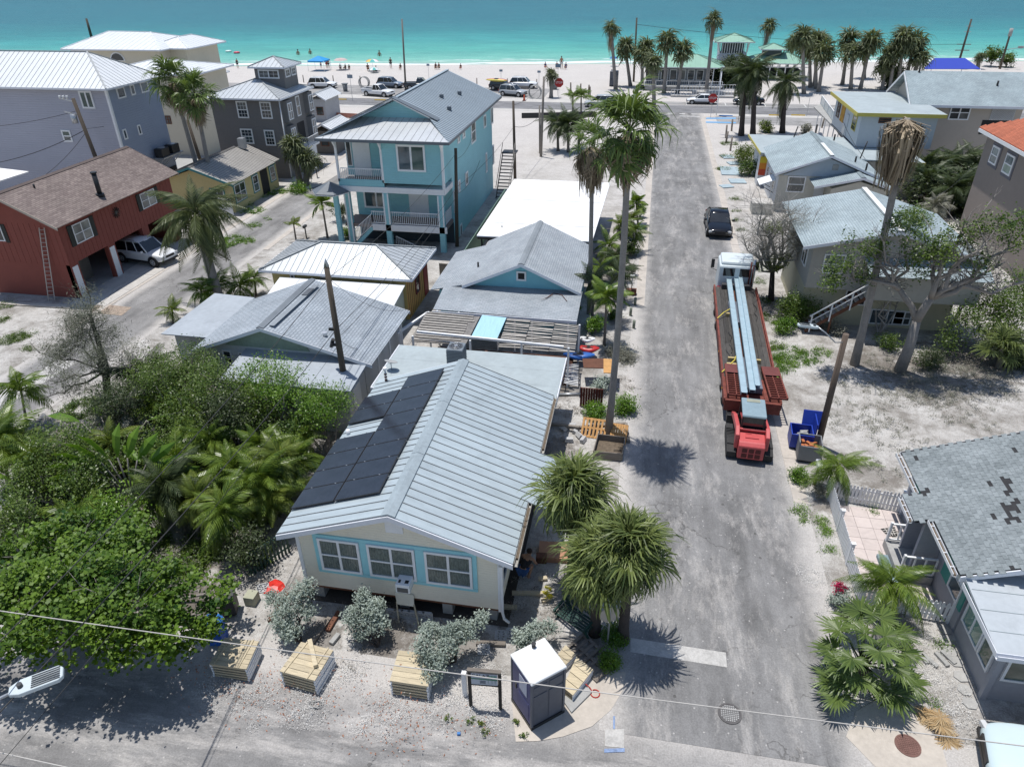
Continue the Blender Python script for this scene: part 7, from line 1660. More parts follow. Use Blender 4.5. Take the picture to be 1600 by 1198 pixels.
t=thing('pedestal_light','brown planter box with a small white lamp left of the street','planter',P(986,460),local=True);m=MB();m.box(-.35,.35,-.2,.2,0,.4);m.build('box',brownwood,t,bevel=.02);m=MB();m.tube([(0,0,.4),(0,0,1.3)],.03,6);m.build('stem',galv,t);m=MB();m.obox((0,0,1.35),(.3,.3,.12));m.build('lamp',white,t)
t=thing('black_stair','black metal stair tower beside the white flat roof','stair',(-13,70,0))
for i in range(13):m=MB();m.box(-13.6,-12.4,66+i*.28,66.2+i*.28,.3+i*.25,.36+i*.25);m.build('tread',black,t)
m=MB();m.beam((-13.6,66,.2),(-13.6,69.8,3.6),.06,.2);m.beam((-12.4,66,.2),(-12.4,69.8,3.6),.06,.2);m.beam((-13.6,66,1.2),(-13.6,69.8,4.5),.05,.05);m.beam((-12.4,66,1.2),(-12.4,69.8,4.5),.05,.05);m.build('stringer',black,t)
part_box(t,'landing',black,-13.7,-12.3,69.7,71,3.5,3.6)
m=MB();m.beam(P(815,181,.35),P(932,179,.35),.03,.75,up=(0,0,1));tag(m.build('silt_fence',black),'long low black silt fence along the beach road','fence')
m=MB();m.beam(P(526,180,.3),P(562,182,.3),.03,.7);tag(m.build('mesh_fence',pm('orange_mesh',(.45,.20,.15),.8,.3,6)),'sagging orange safety mesh beside the small cottages','fence')
for i,(px,py,h_)in enumerate(((1134,216,1.6),(1141,236,1.6),(1134,224,1.4),(1143,205,1.5),(1274,210,1.2),(1284,200,1.2),(892,145,1.6),(907,147,1.6),(919,150,1.7),(922,152,1.6))):
 p_=P(px,py);m=MB();m.tube([(0,0,-.1),(.08*((i%3)-1),0,h_)],.11,8);o=m.build('wood_post',polewood if i>5 else oldwood);o.location=p_
 tag(o,['first rope-fence post at the street corner','post of the rope fence nearest the camera','second post of the rope fence','farthest post of the corner rope fence','stub post left of the dead bush','stub post right behind the dead bush','leaning black post left of the stop sign lane','second black post by the sandy lane','third black post by the sandy lane','last black post by the sandy lane'][i],'post','rough wooden posts by the beach road')
for i in range(9):
 px=478+i*46;py=128+(i%2);p_=P(px,py)
 m=MB();m.tube([(0,0,0),(0,0,1.3)],.09,6);o=m.build('beach_post',oldwood);o.location=(p_.x,134.5,0);tag(o,f'grey rope-fence post on the sand behind the parked cars, {["first","second","third","fourth","fifth","sixth","seventh","eighth","last"][i]} from the left','post','rope fence posts behind the car park')
def bin2(px,py,label,mt=gbn):
 t=thing('waste_bin',label,'waste bin',P(px,py),local=True,scale=1.2);m=MB();m.tube([(0,0,0),(0,0,1.0)],[.3,.38],10);m.build('body',mt,t);m=MB();m.box(-.4,.4,-.4,.4,1.0,1.1);m.build('lid',mt,t,bevel=.03)
bin2(540,143,'grey waste bin right of the white SUV at the beach');bin2(867,140,'dark waste bin beside the small palm and stop sign')
t=thing('traffic_cone','orange traffic cone right of the silver SUV','traffic cone',P(819,158),local=True,scale=1.3);m=MB();m.tube([(0,0,0.03),(0,0,.75)],[.17,.03],10);m.build('cone',pm('cone_orange',(.62,.10,.04),.6,.05),t);m=MB();m.box(-.22,.22,-.22,.22,0,.04);m.build('base',black,t)
t=thing('wire_spool','round heap of coiled pale cable on the sand by the road','coil',P(836,154),local=True)
for k_ in range(4):m=MB();m.tube([(1.0*math.cos(a),.3*k_-.5,1.0+1.0*math.sin(a))for a in np.linspace(0,6.3,18)],.05,4,cap=False);m.build('loop',concd,t)
t=thing('wire_spool','pale tangled heap left of the dark SUV','coil',P(570,137),local=True)
for k_ in range(4):m=MB();m.tube([(.9*math.cos(a),.3*k_-.5,.9+.9*math.sin(a))for a in np.linspace(0,6.3,18)],.05,4,cap=False);m.build('loop',concd,t)
# BEACH: canopies, umbrellas, people
def canopy(px,py,s,h_,mt,label,name='beach_canopy'):
 t=thing(name,label,'canopy',P(px,py),local=True);m=MB()
 A_=[(-s,-s,h_),(s,-s,h_),(s,s,h_),(-s,s,h_)];m.add(A_+[(0,0,h_*1.42)],[(0,1,4),(1,2,4),(2,3,4),(3,0,4)]);m.add([(x,y,z-.25)for x,y,z in A_]+A_,[(0,1,5,4),(1,2,6,5),(2,3,7,6),(3,0,4,7)]);m.build('fabric',mt,t,fix=False)
 for x,y,z in A_:m=MB();m.tube([(x,y,0),(x,y,h_)],.04,5);m.build('leg',white,t)
canopy(500,110,1.75,1.95,pm('sky_blue_fabric',(.02,.27,.60),.7,.08),'bright sky-blue square canopy on the sand by the water')
nav=pm('navy_awning',(.02,.045,.36),.7,.05)
t=thing('navy_awning','very large royal blue shade awning on the beach behind the palms','awning',(52,150,0));q=[P(1443,108,2.4),P(1532,108,2.4),P(1508,91,3.0),P(1460,91,3.0)]
m=MB();m.slab(q,.06);m.build('fabric',nav,t)
for v in q:m=MB();m.tube([(v.x,v.y,0),(v.x,v.y,v.z)],.07,6);m.build('leg',white,t)
def umbrella(px,py,h_,r_,cols,label):
 t=thing('beach_umbrella',label,'umbrella',P(px,py),local=True);n=8
 for i in range(n):
  a,b=2*math.pi*i/n,2*math.pi*(i+1)/n;m=MB();m.add([(0,0,h_+.35),(r_*.6*math.cos(a),r_*.6*math.sin(a),h_+.22),(r_*.6*math.cos(b),r_*.6*math.sin(b),h_+.22),(r_*math.cos(a),r_*math.sin(a),h_-.1),(r_*math.cos(b),r_*math.sin(b),h_-.1)],[(0,1,2),(1,3,4,2)]);m.build('panel',cols[i%len(cols)],t,fix=False)
 m=MB();m.tube([(0,0,0),(0,0,h_+.35)],.03,5);m.build('pole',white,t)
pinkf=pm('faded_pink_fabric',(.50,.40,.38),.8,.15);rb=[pm('fab_red',(.55,.15,.10),.8,.05),pm('fab_yellow',(.6,.5,.15),.8,.05),pm('fab_teal',(.10,.42,.40),.8,.05),white]
umbrella(534,109,1.9,1.5,[pinkf],'faded pink beach umbrella right of the blue canopy');umbrella(583,111,1.9,1.4,rb,'rainbow beach umbrella between the two nearest seated groups')
umbrella(585,114,.7,1.0,[rb[2],white],'low teal and white umbrella lying under the rainbow one');umbrella(958,103,1.5,.9,[bs],'small blue umbrella near the water by the leftmost beach palm')
skin=pm('skin',(.36,.20,.13),.6,.08,3)
def person_mesh(pose):
 V={'pel':(0,0,.95,.13),'wa':(0,0,1.12,.115),'ch':(0,0,1.35,.14),'nk':(0,0,1.52,.06),'hd':(0,.01,1.62,.085),'ht':(0,.0,1.76,.075)}
 E=[('pel','wa'),('wa','ch'),('ch','nk'),('nk','hd'),('hd','ht')]
 for s_,n_ in((-1,'l'),(1,'r')):
  V['sh'+n_]=(s_*.19,0,1.43,.06);V['el'+n_]=(s_*.26,.03,1.14,.045);V['wr'+n_]=(s_*.24,-.08,.9,.035);V['ha'+n_]=(s_*.23,-.12,.80,.035)
  V['hp'+n_]=(s_*.10,0,.88,.10);V['kn'+n_]=(s_*.12,-.03+.06*s_*(pose=='walk'),.50,.065);V['an'+n_]=(s_*.12,.03-.1*s_*(pose=='walk'),.09,.045);V['to'+n_]=(s_*.13,-.13-.1*s_*(pose=='walk'),.04,.04)
  E+=[('ch','sh'+n_),('sh'+n_,'el'+n_),('el'+n_,'wr'+n_),('wr'+n_,'ha'+n_),('pel','hp'+n_),('hp'+n_,'kn'+n_),('kn'+n_,'an'+n_),('an'+n_,'to'+n_)]
 if pose=='sit':
  for k_,(x,y,z,r_)in list(V.items()):V[k_]=(x,y,z-.62,r_)
  for s_,n_ in((-1,'l'),(1,'r')):V['kn'+n_]=(s_*.14,-.42,.50,.065);V['an'+n_]=(s_*.14,-.62,.10,.045);V['to'+n_]=(s_*.14,-.76,.06,.04);V['ha'+n_]=(s_*.2,-.32,.42,.035);V['wr'+n_]=(s_*.22,-.22,.45,.035)
 if pose=='crouch':
  for k_,(x,y,z,r_)in list(V.items()):
   f=max(0,z-.95);V[k_]=(x,y-f*.75,(z-.45)if z<1 else.5+f*.62,r_)
  for s_,n_ in((-1,'l'),(1,'r')):V['hp'+n_]=(s_*.1,0,.45,.1);V['kn'+n_]=(s_*.17,-.38,.5,.065);V['an'+n_]=(s_*.15,-.1,.1,.045);V['to'+n_]=(s_*.15,-.26,.04,.04);V['el'+n_]=(s_*.26,-.45,.55,.045);V['wr'+n_]=(s_*.2,-.62,.35,.035);V['ha'+n_]=(s_*.18,-.68,.25,.035)
 return V,E
def mkskin(name,V,E,mt,root_key):
 ks=list(V);me=bpy.data.meshes.new(name);me.from_pydata([V[k_][:3]for k_ in ks],[(ks.index(a),ks.index(b))for a,b in E if a in ks and b in ks],[])
 me.materials.append(mt);o=bpy.data.objects.new(name,me);C.objects.link(o);o.modifiers.new('skin','SKIN');sub=o.modifiers.new('sub','SUBSURF');sub.levels=sub.render_levels=1
 for i,k_ in enumerate(ks):sv=me.skin_vertices[0].data[i];sv.radius=(V[k_][3],)*2;sv.use_root=(k_==root_key)
 return o
def person(px,py,pose,label,top,low,rz=0,s=1.0,hairc=None,loc=None):
 V,E=person_mesh(pose);t=thing('person',label,'person',loc or P(px,py),rz,local=True,scale=s*(.82 if py<200 and not loc else 1))
 o=mkskin('body',V,E,skin,'pel');o.parent=t
 g_=.022
 if top:
  Vt={k_:(*V[k_][:3],V[k_][3]+g_)for k_ in('pel','wa','ch','shl','shr')};o=mkskin('shirt',Vt,E,top,'pel');o.parent=t
 if low:
  Vt={k_:(*V[k_][:3],V[k_][3]+g_+.004)for k_ in('pel','hpl','hpr')}
  for n_ in 'lr':a,b=Vector(V['hp'+n_][:3]),Vector(V['kn'+n_][:3]);Vt['kn'+n_]=(*a.lerp(b,.55),.10)
  o=mkskin('shorts',Vt,E,low,'pel');o.parent=t
 hd=Vector(V['hd'][:3]);bm=bmesh.new();bmesh.ops.create_icosphere(bm,subdivisions=2,radius=.105)
 for v in bm.verts:v.co.y*=1.05;v.co.z*=.9
 me=bpy.data.meshes.new('hair');bm.to_mesh(me);bm.free();me.materials.append(hairc or pm('dark_hair',(.03,.02,.015),.8,.2));o=obj('hair',me,t);o.location=hd+Vector((0,.03,.075))
 return t
bk=pm('cloth_black',(.02,.02,.025),.9,.1);bc=pm('cloth_blue',(.04,.10,.25),.9,.1);rc=pm('cloth_red',(.4,.06,.05),.9,.1);wc=pm('cloth_white',(.6,.6,.6),.9,.05);tc=pm('cloth_teal',(.05,.3,.32),.9,.1)
person(502,107,'stand','child standing left under the blue canopy edge',None,bc,.3,.9)
person(511,107,'stand','person in a red swimsuit standing right of the blue canopy',rc,rc,-.2,1.25);person(514,107,'walk','bare-chested person beside the one in red',None,bk,.6,1.2)
person(532,109,'sit','person in white sitting under the pink umbrella',wc,bk,.4,1.2);person(540,109,'sit','person in black sitting right of the pink umbrella',bk,bk,-.4,1.2);person(546,109,'sit','second dark figure sitting right of the pink umbrella',bk,bc,.2,1.1)
person(575,110,'sit','person in dark clothes sitting left of the rainbow umbrella',bk,bk,.5,1.4);person(588,113,'sit','person sitting behind the teal umbrella',tc,bk,-.5,1.3)
person(611,107,'stand','person dressed in black standing at the water line',bk,bk,.2,1.45);person(626,109,'sit','person sitting alone left of the tall pole',bk,wc,.1,1.3)
person(681,108,'sit','person in dark clothes sitting left of a pair',bk,bk,.1,1.3);person(686,108,'sit','person in brown sitting at the right of the pair',pm('cloth_brown',(.12,.06,.04),.9,.1),bk,-.1,1.3)
person(720,108,'sit','tiny figure sitting on the sand behind the kayak car',bk,rc,-.1,1.1);person(852,107,'sit','person in blue sitting on a red towel',bc,rc,.6,1.3)
person(877,108,'stand','tall person standing by the group with red chairs',skin,wc,.1,1.65);person(870,107,'sit','person in red and white sitting left of the standing one',rc,wc,.2,1.35);person(884,108,'sit','person in blue sitting right of the standing one',bc,bc,-.2,1.35)
person(372,107,'stand','person standing alone on the sand at the left',bk,bk,.2,1.3)
for px,py,lb in((466,86,'swimmer in the shallow sea, left of a pair'),(485,85,'swimmer in the shallow sea, right of a pair'),(593,88,'swimmer alone near the tall pole'),(310,85,'swimmer in front of the cream beach house')):
 p_=P(px,py,-.3);person(0,0,'stand',lb,None,bk,.1,1.6,loc=(p_.x,p_.y,-1.9))
for px,py,mt,lb in((370,83,pm('pink_float',(.60,.10,.14),.4,.1),'round pink swimming float on the sea'),(357,81,pm('white_float',(.6,.7,.65),.4,.1),'pale swimming float left of the pink one')):
 t=thing('swim_ring',lb,'swim ring',P(px,py,-.2),local=True);m=MB();m.tube([(.9*math.cos(a),.9*math.sin(a),.1)for a in np.linspace(0,2*math.pi,17)],.4,8,cap=False);t.scale=(.6,)*3;m.build('ring',mt,t)
person(817,906,'crouch','person in black crouching in the shade beside the cream house',bk,bc,R(160),1.08)
# VEGETATION
bark=pm('palm_bark',(.16,.14,.12),.9,.25,3,stretch=(1,1,5),bump=.6,bsc=12);barkg=pm('grey_trunk',(.25,.23,.21),.9,.2,2,bump=.5,bsc=10,dirt=.2);barkd=pm('dark_bark',(.06,.05,.045),.9,.3,3,bump=.5)
twig=pm('grey_twig',(.32,.30,.28),.9,.25,3)
Lfan=leafmat('fan_leaf',(.04,.075,.018),(.15,.21,.055),.4);Lsab=leafmat('sabal_leaf',(.035,.06,.016),(.20,.245,.075),.45);Lcoc=leafmat('coconut_leaf',(.04,.085,.012),(.18,.25,.04),.35)
Ldark=leafmat('dark_frond',(.025,.045,.015),(.085,.11,.045),.45);Lsilv=leafmat('silver_leaf',(.17,.21,.18),(.40,.46,.41),.55,.15);Lgrape=leafmat('sea_grape_leaf',(.016,.06,.006),(.17,.27,.03),.5,.3)
Lshrub=leafmat('shrub_leaf',(.03,.07,.012),(.14,.20,.035),.4);Ldead=leafmat('dead_frond',(.16,.12,.08),(.38,.31,.22),.8,.1);Lgrey=leafmat('grey_dry_leaf',(.12,.12,.09),(.30,.30,.25),.8,.1);Lyel=leafmat('yellow_green_leaf',(.05,.09,.012),(.17,.21,.04),.4)
Lbr=leafmat('bright_shrub_leaf',(.04,.11,.01),(.17,.28,.03),.35);Lpink=leafmat('pink_flower',(.35,.01,.06),(.6,.05,.15),.6)
rnd=random.Random(11);npr=np.random.default_rng(5)
Lfar=leafmat('far_fan_leaf',(.05,.065,.03),(.16,.185,.09),.5)
def setlr(me,per):
 at=me.attributes.new('lr','FLOAT','FACE');at.data.foreach_set('value',np.asarray(per,dtype=np.float32))
def fan_mesh(seed,r_=1.0,pet=.7,n=26,spread=300,droop=.35,mat=None,wd=.075,fold=.12,arc=.15,jit=.06):
 rr=random.Random(seed);m=MB();per=[]
 m.tube([(0,0,0),(pet*.6,0,.03),(pet,0,0)],[.022,.015,.012],4);per+=[.8]*(len(m.f))
 def sh(p):u=p.x-pet;return Vector((p.x,p.y,p.z+fold*abs(p.y)-arc*(u*u if u>0 else 0)/r_))
 for i in range(n):
  a=R(-spread/2+spread*i/(n-1))+rr.uniform(-.04,.04);L=r_*(1-.25*abs(a)/math.pi)*rr.uniform(.8,1.12);d=Vector((math.cos(a),math.sin(a),0));s_=Vector((-d.y,d.x,0));o=Vector((pet,0,0));k=len(m.v);w_=L*wd;q=rr.uniform(.1,1);dr=droop*rr.uniform(.3,1.9);sw=s_*rr.uniform(-1,1)*L*jit
  p1=o+d*L*.55+Vector((0,0,rr.uniform(-.02,.02)));p2=o+d*L*.84+sw+Vector((0,0,-dr*L*.22));p3=o+d*L*(1-.12*dr)+sw*2+Vector((0,0,-dr*L*.75));lift=Vector((0,0,.03*L))
  m.v+=[tuple(sh(p))for p in(o,p1-s_*w_,p1+lift,p1+s_*w_,p2-s_*w_*.5,p2+s_*w_*.5,p3)]
  for f in((k,k+1,k+2),(k,k+2,k+3),(k+1,k+4,k+2),(k+2,k+5,k+3),(k+2,k+4,k+5),(k+4,k+6,k+5)):m.f.append(f);m.mi.append(0);m.sm.append(False);per.append(q)
 me=m.mesh('frond',mat);setlr(me,per);return me
def pin_mesh(seed,L=2.4,n=24,arch=.9,lf=.55,mat=None,droop=.5):
 rr=random.Random(seed);m=MB();per=[]
 cv=[Vector((L*(t*(1-.12*t)),0,L*(.30*t-arch*.75*t*t)))for t in[i/8 for i in range(9)]]
 m.tube(cv,[.03*(1-.8*i/8)for i in range(9)],4);per+=[.9]*len(m.f)
 def at(t):f=min(t*8,7.999);i=int(f);return cv[i].lerp(cv[i+1],f-i),(cv[i+1]-cv[i]).normalized()
 for i in range(n):
  t=.14+.85*i/(n-1);p_,dr=at(t);ll=lf*math.sin(math.pi*min(1,.18+.82*t)**.8)*1.05+.08
  for s_ in(-1,1):
   sd_=Vector((0,s_,0));up_=dr.cross(sd_)*s_;q=rr.uniform(.1,.9)
   d=(sd_*.8+dr*.65+Vector((0,0,-droop*.5*rr.uniform(.6,1.4)))).normalized();e=p_+d*ll*.55;tip=p_+d*ll+Vector((0,0,-droop*ll*.35));w_=dr*.036
   k=len(m.v);m.v+=[tuple(p_-w_*.6),tuple(p_+w_*.6),tuple(e+w_),tuple(e-w_),tuple(tip)]
   m.f+=[(k,k+1,k+2,k+3),(k+3,k+2,k+4)];m.mi+=[0,0];m.sm+=[False,False];per+=[q,q]
 me=m.mesh('frond',mat);setlr(me,per);return me
FR={}
def fronds(kind):
 if kind in FR:return FR[kind]
 K={'sabal':lambda s:fan_mesh(s,1.0,.75,30,270,.65,Lsab,.034,.4,.28,.08),'wash':lambda s:fan_mesh(s,.85,.85,22,250,.7,Lfan,.05,.25,.2,.08),'fan':lambda s:fan_mesh(s,.95,.55,34,330,.25,Lfan,.055),'far':lambda s:fan_mesh(s,1.0,.55,12,260,.8,Lfar,.075,.3,.3,.12),'dead':lambda s:fan_mesh(s,.9,.6,14,120,.9,Ldead,.05),'cocob':lambda s:pin_mesh(s,2.5,34,1.35,.66,leafmat('olive_frond',(.035,.05,.018),(.13,.155,.06),.45),1.4),'coco':lambda s:pin_mesh(s,2.5,30,1.25,.62,Lcoc,.9),'cocod':lambda s:pin_mesh(s,2.3,20,1.1,.5,Ldead,1.2),'areca':lambda s:pin_mesh(s,1.6,18,1.05,.42,Lcoc,.8),'dark':lambda s:pin_mesh(s,1.9,22,1.1,.5,Ldark,1.0),'yel':lambda s:pin_mesh(s,1.4,16,.9,.42,Lyel,.7),'grey':lambda s:pin_mesh(s,1.7,18,.9,.5,Lgrey,.9),'small':lambda s:pin_mesh(s,1.15,16,.75,.36,Lcoc)}
 FR[kind]=[K[kind](s)for s in(1,2,3)];return FR[kind]
def crown(t,top,kind,n,s,lo=-50,hi=80,pw=1.0,rr=rnd):
 ms=fronds(kind)
 for i in range(n):
  f=((i+.5)/n)**pw;el=hi-(hi-lo)*f+rr.uniform(-16,16);az=i*2.39996+rr.uniform(-.45,.45)
  o=obj('frond',ms[i%3],t,top);k=s*rr.uniform(.72,1.15);o.scale=(k,k,k);o.rotation_euler=Matrix.Rotation(az,3,'Z').to_4x4().to_3x3().__matmul__(Matrix.Rotation(R(-el),3,'Y')).__matmul__(Matrix.Rotation(rr.uniform(-.5,.5),3,'X')).to_euler()
def skirt(t,top,L,r_,n,mat,name='dead_skirt',rr=rnd):
 m=MB();per=[]
 for i in range(n):
  a=rr.uniform(0,6.28);z0_=rr.uniform(-.1,.35)*L*rr.random();l=L*rr.uniform(.25,1.0);ro=r_*rr.uniform(.15,1.0)*(.55+.45*math.sin(a*3+rr.uniform(-.6,.6))**2);w_=.03+.02*rr.random()
  p0=Vector((.08*math.cos(a),.08*math.sin(a),-z0_*.3));p1=Vector((ro*math.cos(a),ro*math.sin(a),-z0_-l*.25));tw=a+rr.uniform(-.35,.35);p2=Vector((ro*.8*math.cos(tw),ro*.8*math.sin(tw),-z0_-l));s_=Vector((-math.sin(a),math.cos(a),0))*w_
  k=len(m.v);m.v+=[tuple(top+p)for p in(p0-s_,p0+s_,p1+s_,p1-s_,p2+s_*.6,p2-s_*.6)];m.f+=[(k,k+1,k+2,k+3),(k+3,k+2,k+4,k+5)];m.mi+=[0,0];m.sm+=[False]*2;q=rr.random();per+=[q,q]
 me=m.mesh(name,mat);setlr(me,per);o=obj(name,me,t);o['kind']='stuff'
def palm(label,base,top,kind='far',n=26,s=1.0,tr=.14,skl=0,skr=.5,skn=120,skm=None,lo=-50,hi=80,group=None,cat='palm',dead=0,bk_=None,name='palm_tree',deadkind='dead',bend=0.0):
 b=P(*base)if len(base)==2 else Vector(base)
 h_=hgt(base[0],base[1],top[1])if len(base)==2 else top[2]
 if len(base)==2:
  tp=P(top[0],top[1],h_);d=(tp-b).xy;mx=h_*.22
  if d.length>mx:tp=Vector((b.x+d.x*mx/d.length,b.y+d.y*mx/d.length,h_))
 else:tp=Vector(top)
 t=thing(name,label,cat,b,0,group,local=True);tp=tp-b
 m=MB();pts=[tp*f+Vector((math.sin(f*3.1)*bend,math.sin(f*5)*bend*.4,0))for f in(-.02,.15,.4,.7,.93)]+[tp];m.tube(pts,[tr*1.45,tr*1.1,tr,tr*.9,tr*.85,tr*.7],9);m.build('trunk',bk_ or bark,t)
 if n:crown(t,tp,kind,n,s,lo,hi)
 if dead:crown(t,tp-Vector((0,0,.12)),deadkind,dead,s,-85,-45)
 if skl:skirt(t,tp-Vector((0,0,.1)),skl,skr,skn,skm or Ldead)
 return t
def cloud(name,blobs,n,size,mat,parent=None,asp=.5,flat=.55,clump=.22,cn=None,up=.5,tip=0):
 org=ORG.get(parent.name)if parent is not None else Vector((0,0,0));B=np.array(blobs,float);w_=B[:,3]**2;w_/=w_.sum();cn=cn or max(8,n//22)
 bi=npr.choice(len(B),cn,p=w_);d=npr.normal(size=(cn,3));d/=np.linalg.norm(d,axis=1)[:,None];rad=npr.uniform(.35,1.0,cn)**.6
 cc_=B[bi,:3]+d*(B[bi,3]*rad)[:,None]*np.array([1,1,flat/.55*.8]);cs=npr.uniform(.6,1.3,cn)*clump;cv=npr.uniform(0,1,cn)
 ci=npr.integers(0,cn,n);c=cc_[ci]+npr.normal(size=(n,3))*cs[ci][:,None];c[:,2]=np.maximum(c[:,2],.04)
 a=npr.normal(size=(n,3));a[:,2]*=.55;a/=np.linalg.norm(a,axis=1)[:,None];nn=npr.normal(size=(n,3));nn[:,2]=np.abs(nn[:,2])+up*2;b=np.cross(nn,a);b/=np.linalg.norm(b,axis=1)[:,None]+1e-9
 L=size*npr.uniform(.65,1.25,n)[:,None];V=np.stack([c-a*L*.5,c+b*L*asp*.5,c+a*L*.5-np.array([0,0,1])*L*.12,c-b*L*asp*.5],1).reshape(-1,3)-np.array(org)
 me=bpy.data.meshes.new(name);me.vertices.add(4*n);me.vertices.foreach_set('co',V.astype(np.float32).ravel());me.loops.add(4*n);me.loops.foreach_set('vertex_index',np.arange(4*n,dtype=np.int32));me.polygons.add(n);me.polygons.foreach_set('loop_start',np.arange(0,4*n,4,dtype=np.int32));me.polygons.foreach_set('loop_total',np.full(n,4,dtype=np.int32));me.materials.append(mat)
 setlr(me,np.clip(cv[ci]*.6+npr.uniform(0,.4,n),0,1));me.update(calc_edges=True);return obj(name,me,parent)
def limbs(t,name,start,ends,r0,mat,sub=3,seed=1,twl=.5,wig=.12,subr=.35):
 rr=random.Random(seed);org=ORG[t.name];o_=None;m=MB()
 for e in ends:
  s0=Vector(start);e=Vector(e);pts=[s0];k=5;L=(e-s0).length
  for i in range(1,k+1):pts.append(s0.lerp(e,i/k)+Vector((rr.uniform(-1,1),rr.uniform(-1,1),rr.uniform(-.5,.8)))*L*wig*(i<k))
  m.tube(pts,[r0*(1-.8*i/k)for i in range(k+1)],6)
  for j in range(sub):
   f=rr.uniform(.35,1.0);i=min(int(f*k),k-1);p_=pts[i].lerp(pts[i+1],f*k-i);d=Vector((rr.uniform(-1,1),rr.uniform(-1,1),rr.uniform(-.1,1))).normalized();q=p_+d*L*twl*rr.uniform(.4,1)
   mid=p_.lerp(q,.5)+Vector((0,0,rr.uniform(0,.1)))*L*.3;m.tube([p_,mid,q],[r0*subr*(1-.5*f),r0*subr*.4,r0*.05],4)
   for _ in range(3):
    d2=(d+Vector((rr.uniform(-1,1),rr.uniform(-1,1),rr.uniform(-.3,.8)))).normalized();q2=mid.lerp(q,rr.random())
    m.tube([q2,q2+d2*L*twl*.35],[r0*.1,r0*.03],3)
 return m.build(name,mat,t,fix=False)
def shrub(px,py,r_,hh,label,mat=None,n=None,leaf=.10,asp=.5,z=0,name='shrub',cat='shrub',group=None,stems=True,spread=1.0,blobs=None,clump=None):
 b=P(px,py);t=thing(name,label,cat,b,0,group);n=n or int(1500*r_*r_*(.1/leaf)**1.2)
 bl_=blobs or[(b.x+rnd.uniform(-.4,.4)*r_*spread,b.y+rnd.uniform(-.4,.4)*r_*spread,hh*rnd.uniform(.4,.75),r_*rnd.uniform(.45,.7))for _ in range(6)]
 cloud('foliage',bl_,n,leaf,mat or Lshrub,t,asp,clump=clump or r_*.16)
 if stems:limbs(t,'stem',b,[(x,y,z_)for x,y,z_,_ in bl_[:5]],.035+.02*r_,twig,2,int(px),.3)
 return t
def ground_patch(name,label,pts,n,size,mat,cat='ground cover'):
 o=cloud(name,[(P(px,py).x,P(px,py).y,.03,r_)for px,py,r_ in pts],n,size,mat,None,.35,.08,.12 if n>2000 else.35,cn=max(10,n//(30 if n>2000 else 4)));me=o.data
 return tag(o,label,cat,kind='stuff')
for(cx,cy),z,lb,n in(((897,772),4.3,'bushy sabal palm farthest of the three beside the cream house, overlapping the roof edge',64),((985,860),4.2,'bushy sabal palm nearest the street, throwing a spiky shadow on the asphalt',58),((935,880),3.4,'lowest sabal palm of the three, in front by the corner sign',52)):
 c=P(cx,cy,z);palm(lb,(c.x+.05,c.y+.1,0),(c.x,c.y,z),'sabal',n,.95,.17,1.5,.7,260,Lgrey,-72,82,'sabal palms beside the cream house',bk_=barkd,dead=9)
palm('very tall slim fan palm rising in the middle of the picture beside the street',(950,680),(983,205),'wash',30,1.22,.15,2.0,.6,300,None,-60,82,dead=14,bk_=barkg,bend=.12)
palm('second tall slim palm with mostly brown crown, left of the tallest one',(921,490),(926,228),'wash',12,1.15,.14,2.4,1.0,700,None,-40,80,dead=30,bk_=barkg)
t=palm('dead tall palm with a huge drooping brown skirt at the right',(1335,570),(1418,185),None,0,1,.19,2.8,1.15,1500,None,bk_=barkg,name='dead_palm',dead=22,bend=.1)
palm('left one of the two tall palms behind the red house',(322,312),(270,128),'wash',26,1.5,.2,2.4,1.1,300,None,-45,80,'twin palms behind the red house',dead=8,bk_=barkg)
palm('right one of the two tall palms behind the red house',(338,320),(304,150),'wash',26,1.4,.2,2.4,1.0,300,None,-45,80,'twin palms behind the red house',dead=6,bk_=barkg)
palm('big shaggy coconut palm beside the alley left of the grey shingle house',(346,478),(306,335),'cocob',34,1.25,.26,4.2,.38,420,Lgrey,-60,75,dead=6,deadkind='cocod',bk_=barkg)
palm('bushy palm clump in front of the dark grey tower house',(470,288),(457,232),'far',36,1.15,.3,2.2,.7,200,Lgrey,-60,80)
palm('second crown of the palm clump by the dark grey house',(478,290),(482,252),'far',28,1.05,.3,1.5,.6,120,Lgrey,-60,80)
palm('small coconut palm leaning beside the alley next to the blue house',(512,372),(503,318),'small',13,1.35,.08,0,lo=-30)
palm('young palm with one upright spear left of the small leaning palm',(463,378),(459,352),'yel',7,.8,.07,0,lo=10,hi=85)
GS='green palms along the left side of the street'
for bx,by,tx,ty,kd,n,s_,lb in((997,352,994,318,'small',14,1.2,'farthest small green palm left of the street'),(986,372,985,345,'yel',14,1.05,'yellow-green palm left of the street, upper one'),(972,398,970,352,'yel',12,1.0,'yellow-green palm just behind the tall slim trunk'),(990,395,992,362,'areca',12,.9,'green palm between the yellowish ones and the street'),(950,420,952,385,'areca',14,1.0,'grey-green palm by the white roof corner'),(968,440,962,402,'dark',14,.8,'dark green palm in front of the yellowish ones'),(935,452,938,418,'areca',12,.9,'palm hugging the right wall of the light blue house'),(944,540,948,465,'small',15,1.3,'nearest green palm left of the street, by the kayaks'),(975,470,968,428,'dark',11,.8,'low dark palm beside the little lamp box'),(925,500,930,440,'dark',12,.9,'dark palm squeezed against the light blue house')):
 palm(lb,(bx,by),(tx,ty),kd,n,s_,.08,.8 if kd in('areca','yel')else 0,.4,60,Lgrey,-40,80,GS)
palm('small feather palm on the bare lot by the shaggy palm at the right',(1305,768),(1310,728),'coco',22,.62,.09,0,lo=-30,hi=70)
palm('small feather palm in front of the grey cottage steps',(1390,958),(1391,912),'coco',24,.66,.09,0,lo=-25,hi=70)
